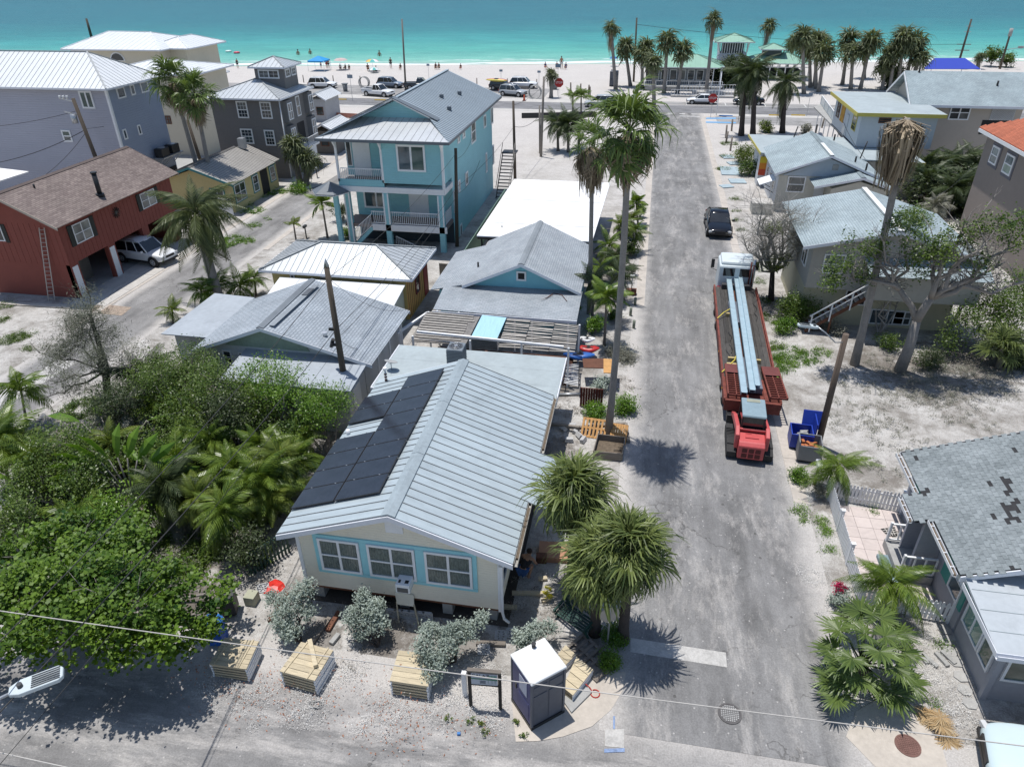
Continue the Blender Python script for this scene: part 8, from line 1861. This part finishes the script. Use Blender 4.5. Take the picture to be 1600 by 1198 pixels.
for i,(px,py,r_,hh,mt,n)in enumerate(((985,400,.8,1.3,Lshrub,2600),(960,430,.9,1.6,Ldark,2800),(940,470,.8,1.5,Ldark,2400),(985,430,.5,.8,Lgrey,1200),(1000,340,.6,1.0,Lbr,1500),(930,520,.7,1.0,Lbr,2000),(960,500,.5,.7,Lshrub,1300),(975,370,.8,1.6,Lgrey,1800))):
 shrub(px,py,r_,hh,['green shrub under the yellowish palms','dark shrub behind the tall slim trunk','dark shrub against the light blue house','dry shrub at the kerb left of the street','shrub at the farthest small palm','bright shrub at the kayak end of the strip','low shrub by the bollards','dry grey palm tangle by the white roof'][i],mt,n,.12,group='shrubs along the left side of the street')
for bx,by,tx,ty,lb in((1158,212,1165,118,'shaggy grey-green palm at the corner, left trunk'),(1176,214,1180,112,'shaggy grey-green palm at the corner, right trunk'),(1222,208,1228,128,'shaggy palm leaning right of the corner pair')):palm(lb,(bx,by),(tx,ty),'dark',26,1.65,.3,4.4,.6,160,Lgrey,-65,80,'shaggy palms at the street corner',dead=6,deadkind='grey',bk_=barkd)
GB='cabbage palms on the beach'
BP=[(962,140,955,46,17),(1103,148,1115,32,19),(1186,112,1201,42,17),(985,135,976,76,19),(1003,138,1004,88,19),(1012,135,1010,76,18),(1037,146,1043,68,21),(1058,147,1068,82,19),(1022,180,1021,100,18),(1256,147,1250,62,22),(1266,137,1243,76,20),(1275,139,1262,66,20),(1279,144,1288,84,21),(1272,135,1279,68,20),(1316,133,1326,64,20),(1329,140,1333,84,20),(1344,140,1360,70,21),(1350,123,1353,78,18),(1378,141,1384,104,20),(1390,142,1398,80,21),(1402,142,1412,62,22),(1412,140,1428,70,22),(1420,142,1436,92,20),(1398,140,1400,118,17),(1388,137,1378,90,18),(861,153,862,118,11),(1528,108,1531,90,9),(1228,110,1240,70,17)]
BL=['slim palm alone at the left of the beach palms','tallest slim palm left of the lookout tower','slim tall palm over the picnic pavilion','bushy beach palm left of the tall dark pole','beach palm just right of the tall dark pole','beach palm behind the snack bar corner','large beach palm in front of the snack bar','beach palm beside the ramp railing','palm in front of the beach deck, nearest the road','first palm of the right grove','palm leaning left in the right grove','crowded palm in the right grove','low-crowned palm at the front of the right grove','rear palm of the right grove','left palm of the middle grove','front palm of the middle grove','right palm of the middle grove','rear palm of the middle grove','short palm left of the beige house','palm beside the beige house gable','high bushy palm in the dense grove','highest crown of the dense grove','right-hand palm of the dense grove','low palm under the dense grove','left palm of the dense grove','little palm beside the stop sign','small palm right of the navy awning','palm at the pavilion corner']
for(bx,by,tx,ty,w_),lb in zip(BP,BL):
 b=P(bx,by);ppm=FPX/max(30,depth((b.x,b.y,5)));s_=w_/ppm/1.25;slim=ty<50
 palm(lb,(bx,by),(tx,ty),'far',20 if slim else 26,s_*(.85 if slim else 1.0),.28,3.2 if slim else 2.0,.9,110 if slim else 60,Ldead if slim else Lgrey,-55,82,GB,bk_=barkg)
shrub(1128,136,3.2,3.5,'dark rounded sea-grape bush left of the shaggy palms',Ldark,5200,.4,group='dark bushes by the beach road',stems=False,spread=1.3);shrub(1145,128,3.0,4.0,'taller dark bush behind the rounded one',Ldark,4600,.4,group='dark bushes by the beach road',stems=False)
shrub(1548,104,2.2,3.5,'sparse low tree between the awning and the thick pole',Lshrub,1800,.4,name='small_tree',cat='tree');shrub(1572,105,2.0,2.6,'sparse bush right of the thick pole',Lshrub,1200,.4)
shrub(1390,138,2.6,2.8,'dark shrub below the dense palm grove',Ldark,3400,.35,stems=False)
GT='areca thicket beside the tan house'
k=0
for px,py,kd,s_ in((1447,318,'dark',1.35),(1470,300,'dark',1.5),(1495,295,'dark',1.5),(1520,300,'dark',1.4),(1460,345,'grey',1.0),(1485,335,'dark',1.4),(1508,335,'dark',1.35),(1440,300,'dark',1.2),(1530,330,'dark',1.1)):
 palm(['areca clump at the left edge of the dark thicket, middle','areca clump behind the dead palm trunk','tallest areca clump in the dark thicket','areca clump against the beige house wall','dry greyish areca clump at the thicket foot','areca clump at the heart of the thicket','areca clump beside the tan wall','leftmost areca clump of the thicket','low areca clump at the tan wall corner'][k],(px,py),(px+2,py-38 if kd!='grey' else py-22),kd,24,s_,.16,0,lo=-25,hi=80,group=GT,name='areca_palm');k+=1
for px,py,s_,lb in((872,236,1.3,'dark feathery palm clump on the sand lot'),(888,238,1.2,'second feathery palm clump on the sand lot'),(905,232,1.0,'feathery palm clump left of the tallest palm crown')):palm(lb,(px,py),(px-1,py-42),'dark',26,s_*1.05,.15,0,lo=-30,group='feathery palms on the sand lot',name='areca_palm')
for px,py,ty,lb in((895,176,150,'thin young palm at the beach road, left one'),(908,177,152,'thin young palm at the beach road, right one')):palm(lb,(px,py),(px,ty),'areca',9,1.5,.12,0,lo=0,name='young_palm')
shrub(1165,255,1.5,1.9,'yellow-green bush at the end of the motel wing',Lyel,2600,.2);shrub(1170,275,1.3,1.3,'darker bush in front of the painted wall',Lshrub,2200,.18);shrub(1200,207,1.2,1.2,'round yellow-green bush behind the white house ridge',Lyel,1500,.22);shrub(1258,210,1.0,1.3,'dry grey bush by the stub posts',Lgrey,1000,.2)
shrub(497,262,1.0,1.0,'dark shrub at the foot of the palm clump',Ldark,1100,.16);shrub(468,300,1.2,.8,'green shrub by the yellow bungalow corner',Lbr,1300,.15);shrub(545,372,.9,.9,'bright green shrub at the blue house stair',Lbr,1300,.13);shrub(536,345,1.0,1.6,'dark shrub left of the blue house column',Ldark,1300,.15);shrub(468,195+3,1.5,2.2,'small palm-like bush by the cottages',Lbr,900,.3)
shrub(1480,330,3.5,2.6,'dark shadowy undergrowth of the areca thicket',Ldark,9000,.3,stems=False,spread=1.6)
for i in range(16):
 px,py=rnd.uniform(20,470),rnd.uniform(640,860)
 if px>250 and py>840:py=800
 palm('one of the small feather palms crowded in the left thicket',(px,py),(px+rnd.uniform(-5,5),py-rnd.uniform(35,60)),'areca' if i%3 else 'yel',18,1.1,.06,0,lo=-35,group='small feather palms crowded in the left thicket',name='feather_palm')
c0=P(1350,1085);t=thing('fan_palm','large low fan palm clump with huge pleated leaves beside the concrete corner','palm',c0,0,local=True)
ms=[fan_mesh(20+i,.80,.1,40,300,.12,Lfan,.048)for i in range(3)]
FP=[(1345,955,1.3,30),(1375,965,1.4,40),(1310,985,1.3,35),(1405,990,1.2,25),(1330,1030,1.9,40),(1375,1020,2.0,50),(1402,1045,1.7,30),(1350,990,1.7,60),(1300,1015,1.0,15),(1308,1090,.7,20),(1395,1085,.8,20),(1345,1060,1.3,30),(1372,1075,1.0,30),(1415,1020,1.2,20),(1322,1065,.9,25),(1300,1060,.7,10),(1330,965,1.1,20),(1420,1065,.8,5),(1385,995,1.7,50),(1312,1040,1.4,30)]
hub=c0+Vector((.05,.9,.35))
for i,(px,py,z,el)in enumerate(FP):
 c=P(px,py,z);d=c-hub;az=math.atan2(d.y,d.x);o=obj('leaf',ms[i%3],t,c-c0-Vector((math.cos(az),math.sin(az),0))*.12)
 o.rotation_euler=(Matrix.Rotation(az,3,'Z')@Matrix.Rotation(R(-el*.55+8),3,'Y')@Matrix.Rotation(rnd.uniform(-.25,.25),3,'X')).to_euler();k=rnd.uniform(.82,1.02);o.scale=(k,k,k)
 m=MB();m.tube([hub-c0,(hub-c0).lerp(c-c0,.55)+Vector((0,0,.15)),c-c0],[.035,.025,.015],5);m.build('leaf_stalk',Lfan,t,fix=False)
m=MB();m.tube([(0.05,.9,-.02),(.05,.9,.5)],[.3,.2],9);m.build('trunk',barkd,t)
t=thing('dried_palm_leaves','heap of dry straw-brown fan palm leaves on the shell gravel','palm leaves',P(1455,1128),local=True)
ms=[fan_mesh(40+i,.62,.45,40,340,.15,leafmat('straw_leaf',(.36,.22,.09),(.52,.40,.24),.8,.1),.035)for i in range(2)]
for i,(x,y,z,az,el)in enumerate(((0,.0,.12,2.6,-4),(.1,-.15,.18,-.9,5),(-.1,.12,.08,1.4,-3),(.25,-.5,.08,-1.1,-6),(.3,.1,.15,3.4,8))):
 o=obj('leaf',ms[i%2],t,(x+.3*math.cos(az+3.14),y+.3*math.sin(az+3.14),z));o.rotation_euler=(.1*i-.2,R(-el),az);o.scale=(.8,)*3
GV='silvery bushes in front of the cream house'
def vb(px,py,z,r_):c=P(px,py,z);return(c.x,c.y,c.z,r_)
for base,bl_,n,lb in(((470,1002),[(452,945,1.3,.42),(440,965,1.0,.42),(470,925,1.6,.36),(482,915,1.8,.25),(455,985,.7,.35),(478,955,1.1,.35),(430,935,1.2,.3)],5200,'leftmost and largest silvery bush, left of the lumber stack'),((590,1010),[(565,955,1.1,.42),(548,965,1.0,.3),(585,950,1.3,.34),(567,930,1.5,.26),(590,975,.9,.34),(560,985,.6,.3)],4600,'round silvery bush in the middle under the windows'),((705,1035),[(672,985,1.3,.34),(660,1010,1.2,.36),(680,1030,1.0,.4),(700,1005,1.1,.4),(725,985,1.2,.36),(752,968,1.4,.28),(675,1055,.7,.26),(705,985,1.4,.32)],6200,'wide silvery bush leaning over the third lumber stack'),((838,1010),[(812,995,.8,.26),(835,985,.9,.3),(858,980,.8,.26),(825,1010,.5,.26)],2400,'low silvery bush behind the portable toilet')):
 b=P(*base);t=thing('silver_bush',lb,'bush',b,0,GV);B_=[vb(*q)for q in bl_];cloud('foliage',B_,n,.085,Lsilv,t,.55,clump=.085,cn=n//16);limbs(t,'stem',b,[q[:3]for q in B_],.04,barkd,3,base[0],.4)
shrub(962,1000,.55,.6,'dark green low bush at the corner sign post',Lbr,2000,.08,name='bush',cat='bush');shrub(958,1042,.5,.5,'dark green bush beside the concrete corner',Lbr,2000,.08,name='bush',cat='bush')
shrub(970,640,.9,.7,'bright green shrub behind the orange pallets',Lbr,2600,.10);shrub(932,648,.8,.5,'low green shrub left of the tall trunk',Lbr,2200,.10);shrub(940,612,.6,1.1,'grey-green shrub beside the tall trunk',Lsilv,1200,.1)
shrub(1245,750,.55,.5,'green shrub at the kerb below the bins',Lbr,1800,.08);shrub(1275,778,.5,.8,'dry dark bush at the fence corner',Lgrey,900,.08);shrub(1306,938,.3,1.1,'bougainvillea with magenta flowers by the picket fence',Lpink,420,.09,name='bougainvillea',stems=True);shrub(1312,945,.45,.7,'grey-green shrub under the magenta flowers',Lsilv,900,.08)
shrub(876,470+25,.7,.8,'orange-green shrub at the corner of the light blue house',Lyel,1100,.1);shrub(900,488,.5,.8,'flowering shrub at the pergola end',Lbr,900,.1);shrub(700,462-5,.01+.4,.6,'flowering plants in the gap between the houses',Lyel,500,.1)
shrub(855,935,.25,.5,'yellow flowering plant on the gravel',leafmat('yellow_flower',(.45,.40,.02),(.65,.6,.05),.6),260,.08,name='plant',cat='plant',stems=False)
for i,(px,py)in enumerate(((735,1128),(752,1130),(700,1125),(807,1128),(818,1153),(757,1145))):shrub(px,py,.16,.14,['small weed left of the notice board post','small weed under the notice board','low weed on the gravel by the silvery bush','weed tuft at the toilet door','green weed on the concrete corner edge','weed by the tiny blue box'][i],Lyel if i%2 else Lshrub,130,.05,name='weed',cat='weed',stems=False,group='weeds near the notice board')
def vpt(px,py,z):return tuple(P(px,py,z))
def jung(px,py,z,r_,n,mt,leaf,label,base=None,name='tree',cat='tree',asp=.5,dens=.22,br=True,extra=()):
 bl_=[vpt(px,py,z)+(r_,)]+[vpt(px+dx,py+dy,z+dz)+(rr_,)for dx,dy,dz,rr_ in extra]+[vpt(px+rnd.uniform(-1,1)*r_*22,py+rnd.uniform(-.5,1)*r_*18,z*rnd.uniform(.6,1))+(r_*.6,)for _ in range(4)]
 b=Vector((bl_[0][0],bl_[0][1],0));t=thing(name,label,cat,b);cloud('foliage',bl_,n,leaf,mt,t,asp,clump=dens,cn=n//18)
 if br:limbs(t,'limb',b,[q[:3]for q in bl_[:6]],.07,twig if mt is Lgrey else barkg,6,int(px+py),.35,.1)
 return t
def vpt(px,py,z):return tuple(P(px,py,z))
b=P(1405,580);t=thing('gumbo_tree','large half-bare tree with thick grey forked trunk at the right','tree',b)
vy=lambda px,py,y:tuple(PY(px,py,y));fork=Vector(vy(1432,500,37.6));fk2=Vector(vy(1455,465,37.4));m=MB();m.tube([b-Vector((0,0,.2)),b.lerp(fork,.5)+Vector((.1,0,0)),fork],[.34,.28,.24],10);m.tube([fork,fork.lerp(fk2,.5),fk2],[.25,.22,.19],8);m.tube([fork,Vector(vy(1425,480,37.8)),Vector(vy(1405,452,37.5))],[.2,.16,.13],8);m.build('trunk',barkg,t)
E1=[vy(1505,440,37),vy(1570,410,38),vy(1545,375,36.5),vy(1600,440,37.5),vy(1480,395,36),vy(1460,375,37.5),vy(1530,345,38),vy(1600,380,37)];E2=[vy(1370,405,37),vy(1330,415,38),vy(1300,440,37),vy(1380,375,36.5),vy(1420,370,38),vy(1345,385,37.5)]
limbs(t,'limb',fk2,E1,.17,barkg,16,5,.40,.10);limbs(t,'limb',vy(1405,452,37.5),E2,.12,barkg,16,8,.42,.10)
cloud('foliage',[vy(x,y,z)+(r_,)for x,y,z,r_ in((1310,405,37.5,.9),(1365,385,37,.7),(1345,425,37.5,.7),(1300,440,37,.6),(1440,380,37,1.0),(1470,395,36.5,.7),(1500,365,37.5,.8),(1555,350,37.5,.9),(1575,375,37,.6),(1430,420,37,.7),(1595,350,37.5,.8),(1400,350,37.5,.5),(1530,410,37,.6),(1330,370,37.5,.4))],8500,.14,Lshrub,t,.6,clump=.2,cn=190)
b=P(1205,470);t=thing('bare_tree','nearly leafless grey tree beside the truck cab','tree',b);fk=Vector(vpt(1207,425,1.7));m=MB();m.tube([b-Vector((0,0,.2)),fk],[.22,.15],9);m.build('trunk',barkd,t)
limbs(t,'limb',fk,[vy(x,y,45.5+(x%7-3)*.35)for x,y in((1160,370),(1270,350),(1190,320),(1175,350),(1195,335),(1220,325),(1245,335),(1265,365),(1255,385),(1180,380),(1215,345),(1238,350),(1170,395),(1205,360),(1230,320))],.085,twig,30,3,.42,.12)
cloud('foliage',[vpt(x,y,z)+(r_,)for x,y,z,r_ in((1212,410,2.6,.7),(1190,408,2.6,.5),(1228,405,2.8,.4),(1210,355,5.4,.5),(1275,375,4.5,.3))],1500,.12,Lyel,t,.6,clump=.14)
cloud('dry_foliage',[vy(x,y,z)+(r_,)for x,y,z,r_ in((1210,345,45.5,1.5),(1240,345,45.5,1.2),(1185,370,45.5,1.2),(1250,375,45,1.0),(1215,385,45,1.2))],15000,.10,Lgrey,t,.10,clump=.25)
shrub(1248,505,1.3,1.9,'dense dark green shrub below the bare tree',Lshrub,6000,.13);shrub(1225,520,.8,.9,'green shrub at the kerb beside the flatbed',Lbr,2500,.10)
shrub(1560,500,2.2,2.8,'broad green tree mass at the right edge',Lshrub,12000,.14,name='broadleaf_tree',cat='tree',blobs=[vpt(x,y,z)+(r_,)for x,y,z,r_ in((1540,470,2.8,1.2),(1580,480,2.8,1.2),(1510,500,2.2,.9),(1560,520,1.6,1.1),(1600,450,3.4,1.2),(1490,530,1.2,.7))],clump=.3)
shrub(1450,575,.9,1.1,'dark shrub at the foot of the forked tree',Ldark,2600,.1);shrub(1585,570,1.4,1.5,'dark shady undergrowth at the right edge',Ldark,4000,.16);shrub(1385,545,.8,.8,'shrub under the outside stair corner',Lshrub,1800,.1);shrub(1300,520,.8,.7,'grey shrub by the stair foot',Lgrey,1200,.1)
for a in((1425,345,6.8,1.0,5200,Lshrub,.14,'leafy branch cluster over the middle of the grey two-storey roof'),(1520,400,4.9,1.1,3800,Lgrey,.13,'bare grey tree top right of the forked tree'),(1400,430,3.9,1.0,2600,Lgrey,.12,'bare grey tree between the dead palm and the forked tree')):jung(*a)
t=palm('low dark fan palm under the broad tree at the right edge',(1560,575),(1565,545),'sabal',18,.9,.15,0,lo=-20)
b=P(150,1010);t=thing('sea_grape_tree','wide round-leaved bright green tree overhanging the street at the lower left','tree',P(150,985))
SG=[(30,870,2.6,.9),(80,850,3.0,.8),(130,860,3.2,.9),(190,850,3.2,.9),(40,920,3.2,1.0),(110,910,3.6,1.1),(180,900,3.7,1.0),(240,890,3.4,.9),(60,970,3.2,.9),(140,960,3.6,1.0),(210,945,3.6,1.0),(280,935,3.0,.8),(330,940,2.3,.6),(-20,930,3,1.0),(20,1000,2.6,.7),(250,985,2.8,.7),(310,975,2.0,.6),(180,1000,2.8,.7),(90,1010,2.4,.6),(345,915,1.9,.4),(280,1010,1.8,.4),(-30,1000,2.5,.7),(120,820,2.8,.6),(200,820,2.6,.6)]
cloud('foliage',[vpt(x,y,z)+(r_*.95,)for x,y,z,r_ in SG],24000,.14,Lgrape,t,.92,clump=.20,cn=420)
limbs(t,'limb',P(120,1000),[vpt(x,y,z)for x,y,z,_ in SG[:20:2]],.13,barkg,5,4,.3,.08);limbs(t,'limb',P(220,985),[vpt(x,y,z)for x,y,z,_ in SG[1:20:3]],.10,barkg,4,6,.3,.08)
GJ='trees of the thicket left of the cream house'
for a in((425,590,3.6,1.4,6000,Lbr,.11,'bright green tree in front of the flat roofed porch'),(500,630,3.0,1.2,5500,Lbr,.11,'bright green bush touching the pointed wooden pole'),(340,600,3.4,1.3,5200,Lshrub,.11,'green tree left of the flat roofed porch'),(285,640,3.0,1.2,4500,Lshrub,.11,'green tree in the middle of the left thicket'),(250,580,3.6,1.3,5000,Lshrub,.10,'dark green tree above the left thicket'),(205,545,4.0,1.1,2600,Lgrey,.08,'grey bare tree beside the rock bed'),(95,660+30,2.8,1.2,4200,Lshrub,.11,'green bush in front of the alley at the left'),(60,740,2.0,1.1,4600,Lshrub,.11,'dense tangled bush at the left edge'),(300,560,3.2,1.1,4200,Lshrub,.10,'dark leafy tree hiding the corner of the grey shingle house'),(180,620,3.2,1.2,4600,Ldark,.11,'dark leafy tree under the ragged needle tree'),(350,640,3.0,1.1,4600,Ldark,.11,'dark tree in the heart of the thicket'),(230,700,2.2,1.1,4200,Lshrub,.11,'shrub right of the banana plant'),(430,745,1.8,.9,3400,Ldark,.10,'dark shrub hugging the solar roof edge'),(130,740,2.4,1.2,4200,Lshrub,.12,'green tangle left of the upright fan palm'),(180,800,2.2,1.0,3000,Lbr,.13,'bright tangle above the round-leaved tree'),(300,700,1.8,1.1,3600,Lshrub,.11,'shrub at the edge of the sandy gap'),(440,690,2.0,1.1,4200,Lshrub,.11,'shrub beside the solar roof'),(400,640,2.6,1.1,3800,Lshrub,.10,'dark shrub between the bright trees'),(335,770,1.4,.9,2600,Lshrub,.11,'low shrub left of the cream house'),(10,800,2.2,1.1,3600,Lshrub,.12,'leafy bush at the far left edge'),(385,850,1.2,.8,2400,Ldark,.11,'dark shrub at the cream house corner')):jung(*a)
b=P(170,640);t=thing('dark_conifer','dark ragged needle tree leaning over the alley at the left','tree',b);m=MB();tp=Vector(vpt(140,490,5.6));m.tube([b,b.lerp(tp,.5)+Vector((.3,0,0)),tp],[.22,.16,.06],8);m.build('trunk',barkd,t)
cloud('foliage',[vpt(x,y,z)+(r_,)for x,y,z,r_ in((140,490,5.6,.6),(115,500,5.0,.5),(125,525,4.6,.6),(95,545,4.0,.5),(150,560,4.2,.6),(85,570,3.6,.4),(110,600,3.2,.6),(135,460,6.0,.35),(165,520,4.8,.5),(70,545,3.8,.3))],13000,.22,leafmat('needle_grey',(.06,.07,.05),(.17,.18,.13),.7,.1),t,.10,clump=.28,cn=300);limbs(t,'limb',b.lerp(tp,.4),[vpt(*q)for q in((60,550,3.8),(100,500,5.0),(80,600,3.2),(170,500,5.2),(60,625,2.8),(130,450,6.2))],.06,barkd,8,2,.4)
GP='feather palms in the left thicket';k=0
for px,py,ty,kd,n,s_ in((15,760,690,'areca',16,1.1),(60,770,715,'areca',14,.9),(232,640,590,'dark',18,1.1),(270,690,640,'areca',16,.9),(330,745,690,'areca',18,1.0),(365,790,735,'areca',18,1.0),(405,815,755,'areca',18,1.0),(440,790,720,'yel',14,.9),(310,835,780,'yel',14,.85),(350,860,800,'areca',16,.9),(410,760,700,'areca',16,.9),(470,720,680,'areca',16,.8),(260,820,760,'dark',16,.9),(380,690,640,'areca',14,.9),(120,770,720,'yel',12,.8),(340,470,445,'areca',12,.9),(375,470,448,'areca',12,.9),(315,485,455,'areca',12,.9),(270,505,485,'yel',9,.7),(400,462,436,'areca',11,.8),(285,650,600,'dark',16,1.0),(205,700,650,'grey',14,1.0)):
 palm(['feather palm at the far left edge of the thicket','second feather palm from the left edge','dark feather palm right of the ragged needle tree','feather palm above the sandy gap','feather palm in the middle of the sandy gap','feather palm right of the sandy gap','feather palm nearest the solar roof edge','yellowish feather palm by the solar roof','yellowish feather palm above the round-leaved tree','feather palm left of the cream house wall','feather palm halfway along the solar roof','feather palm by the pole foot','dark feather palm left of the yellowish one','feather palm below the bright green tree','small yellowish palm in the left tangle','small palm right at the shaggy trunk foot','small palm right of the shaggy trunk','small palm left of the shaggy trunk','tiny palm beside the alley edge','little palm at the corner of the shingle roof','dark palm behind the sandy gap','dry grey palm below the ragged tree'][k],(px,py),(px+rnd.uniform(-4,4),ty),kd,int(n*1.6),s_*1.08,.07,0,lo=-35,hi=80,group=GP,name='feather_palm');k+=1
pm_=MB();
for i,(x,w_)in enumerate(((0,.02),(.4,.17),(.9,.24),(1.3,.17))):pass
pm_.add([(0,0,0),(.5,-.18,.03),(.5,0,.08),(.5,.18,.03),(1.1,-.2,-.02),(1.1,0,.04),(1.1,.2,-.02),(1.6,0,-.25)],[(0,1,2),(0,2,3),(1,4,5,2),(2,5,6,3),(4,7,5),(5,7,6)]);pme=pm_.mesh('leaf',Lbr);setlr(pme,[.5,.7,.5,.7,.4,.6])
def paddle(px,py,z,n,s_,fan,label):
 b=P(px,py);t=thing('banana_plant',label,'plant',b,0,'broad-leaved plants in the left thicket',local=True);m=MB()
 for i in range(n):
  if fan:el=90-abs(i-(n-1)/2)*(150/n);az=.25 if i<n/2 else.25+math.pi
  else:el=rnd.uniform(20,75);az=i*2.4
  d=Vector((math.cos(az)*math.cos(R(el)),math.sin(az)*math.cos(R(el)),math.sin(R(el))));q=Vector((0,0,z*.5))+d*z*.6;m.tube([(0,0,z*.3),q],[.05,.025],5)
  o=obj('leaf',pme,t,q);o.rotation_euler=(Matrix.Rotation(az,3,'Z')@Matrix.Rotation(R(-el+(12 if fan else 35)),3,'Y')@Matrix.Rotation(1.2 if fan else rnd.uniform(-.5,.5),3,'X')).to_euler();o.scale=(s_,)*3
 m.tube([(0,0,0),(0,0,z*.5)],[.14,.09],8);m.build('stem',barkg,t)
paddle(215,800,2.6,11,1.0,True,'upright fan-shaped traveller palm in the left thicket');paddle(195,745,3.0,6,.9,False,'banana plant with broad leaves above the fan-shaped palm');paddle(325,730,1.6,5,.7,False,'broad-leaved plant at the sandy gap');paddle(60,800,1.6,5,.8,False,'broad-leaved plant in the left tangle');paddle(165,790,1.5,5,.8,False,'broad-leaved plant left of the fan-shaped palm');paddle(390,730,1.4,5,.6,False,'broad-leaved plant near the solar roof')
t=thing('green_gate','dark green slatted gate leaning by the left corner of the cream house','gate',P(425,880),R(60),local=True)
for i in range(12):m=MB();m.box(-.9+i*.15,-.82+i*.15,-.02,.02,.02,1.1);m.build('slat',gb,t)
m=MB();m.box(-.95,.95,.02,.05,.2,.27);m.box(-.95,.95,.02,.05,.9,.97);m.build('cross_rail',gb,t)
ground_patch('ground_cover','green creeping plants on the sand beside the flatbed truck',[(1230,556,1.4),(1215,570,1.2),(1255,560,1.0),(1285,552,.7),(1205,585,.7)],9000,.09,Lbr)
ground_patch('ground_cover','green weeds on the sandy plot at the far left',[(15,530,1.0),(35,525,.8),(8,478,.8),(5,500,.5),(45,545,.4)],5000,.09,Lshrub)
ground_patch('ground_cover','green weeds on the verge of the yellow bungalow',[(395,330,1.2),(385,322,.8),(415,305,.9),(440,300,1.0),(460,298,.8),(475,300,.6),(400,352,.7),(418,342,.5),(365,375,1.2),(380,378,1.0),(350,385,.8)],9000,.12,Lbr)
ground_patch('ground_cover','weeds along the right kerb of the main street',[(1150,330,.5),(1152,345,.6),(1158,360,.5),(1163,400,.5),(1190,420,.8),(1200,500,.9),(1195,470,.8),(1205,540,.7),(1130,265,.9),(1135,245,1.0),(1140,225,1.2),(1150,312,.6),(1185,440,.6)],9000,.10,Lshrub)
ground_patch('ground_cover','weeds around the picket fences and the kerb at the right',[(1250,800,.35),(1255,815,.2),(1285,815,.3),(1290,830,.25),(1300,858,.2),(1365,800,.2),(1468,1008,.12),(1478,1008,.12),(1460,1100,.15),(1285,860,.1)],2600,.07,Lbr)
ground_patch('ground_cover','low green plants at the foot of the left thicket',[(100,800,1.5),(200,720,1.5),(60,760,1.4),(150,700,1.4),(260,760,1.3),(330,850,1.1),(400,800,1.1),(450,730,1.0),(220,860,1.2),(300,880,1.0),(360,700,1.0),(30,850,1.3),(130,640,1.2),(300,640,1.3),(430,650,1.3),(400,870,.7)],42000,.14,Lshrub)
ground_patch('undergrowth','dry undergrowth and leaf litter in the left thicket',[(100,820,1.8),(220,760,1.6),(300,700,1.5),(380,760,1.4),(180,640,1.5),(430,700,1.2),(330,820,1.2),(260,880,1.2),(60,900,1.5),(150,950,1.5),(50,700,1.3),(400,850,1.0)],22000,.10,Lgrey)
lit=leafmat('leaf_litter_red',(.28,.10,.05),(.45,.22,.13),.8,.05)
ground_patch('leaf_litter','reddish fallen leaves along the kerb in front of the cream house',[(400,1060,.6),(430,1075,.5),(470,1100,.5),(350,1075,.7),(515,1100,.5),(380,1085,.5),(700,1140,.5),(720,1130,.4),(550,1110,.8),(300,1060,.8),(760,1140,.4),(600,1130,1.2),(640,1080,.8),(480,1060,.8),(420,1100,1.0),(660,1150,1.0),(350,1040,.6)],700,.085,lit)
ground_patch('leaf_litter','dry twigs and leaves scattered on the bare lot at the right',[(1350,620,2.0),(1450,610,2.0),(1500,640,2.0),(1400,680,2.0),(1330,660,1.6),(1550,600,2.0),(1300,590,1.2),(1370,570,1.4),(1480,570,1.6),(1380,740,1.0),(1420,600,2.5),(1500,590,2.5),(1460,560,2.0)],20000,.075,Lgrey)
ground_patch('debris','small grey and brown rubbish scattered beside and under the cream house',[(830,900,.7),(820,960,.7),(860,960,.5),(760,960,.8),(600,960,.9),(520,960,.7),(480,930,.7),(430,920,.7),(640,990,.7),(900,640,1.0),(880,700,.8),(960,560,1.0),(975,600,.8),(400,900,.5),(560,1040,.6),(985,550,.6)],4200,.07,leafmat('rubbish',(.07,.06,.05),(.40,.36,.30),.9,.02))
sh=leafmat('white_shell',(.45,.44,.42),(.75,.74,.72),.8,.02)
ground_patch('shell_gravel','coarse white shell gravel around the lumber stacks and notice board',[(x,y,r_)for x,y,r_ in((700,1100,1.0),(760,1060,.7),(760,1110,.8),(600,1110,1.0),(540,1050,.8),(480,1110,.9),(400,1100,.8),(830,930,.6),(1470,1080,.9),(1440,1040,.7),(1500,1130,.8),(1450,1000,.6),(870,900,.4),(340,1090,.8),(940,620,1.0),(1270,900,.6),(1290,960,.5))],15000,.045,sh)
b=P(968,558);t=thing('brush_pile','pile of dry grey palm debris left of the street','debris pile',b);cloud('twigs',[(b.x,b.y,.2,.7),(b.x+.5,b.y-.4,.1,.5),(b.x-.3,b.y+.5,.2,.5)],2600,.28,Lgrey,t,.08,clump=.25)
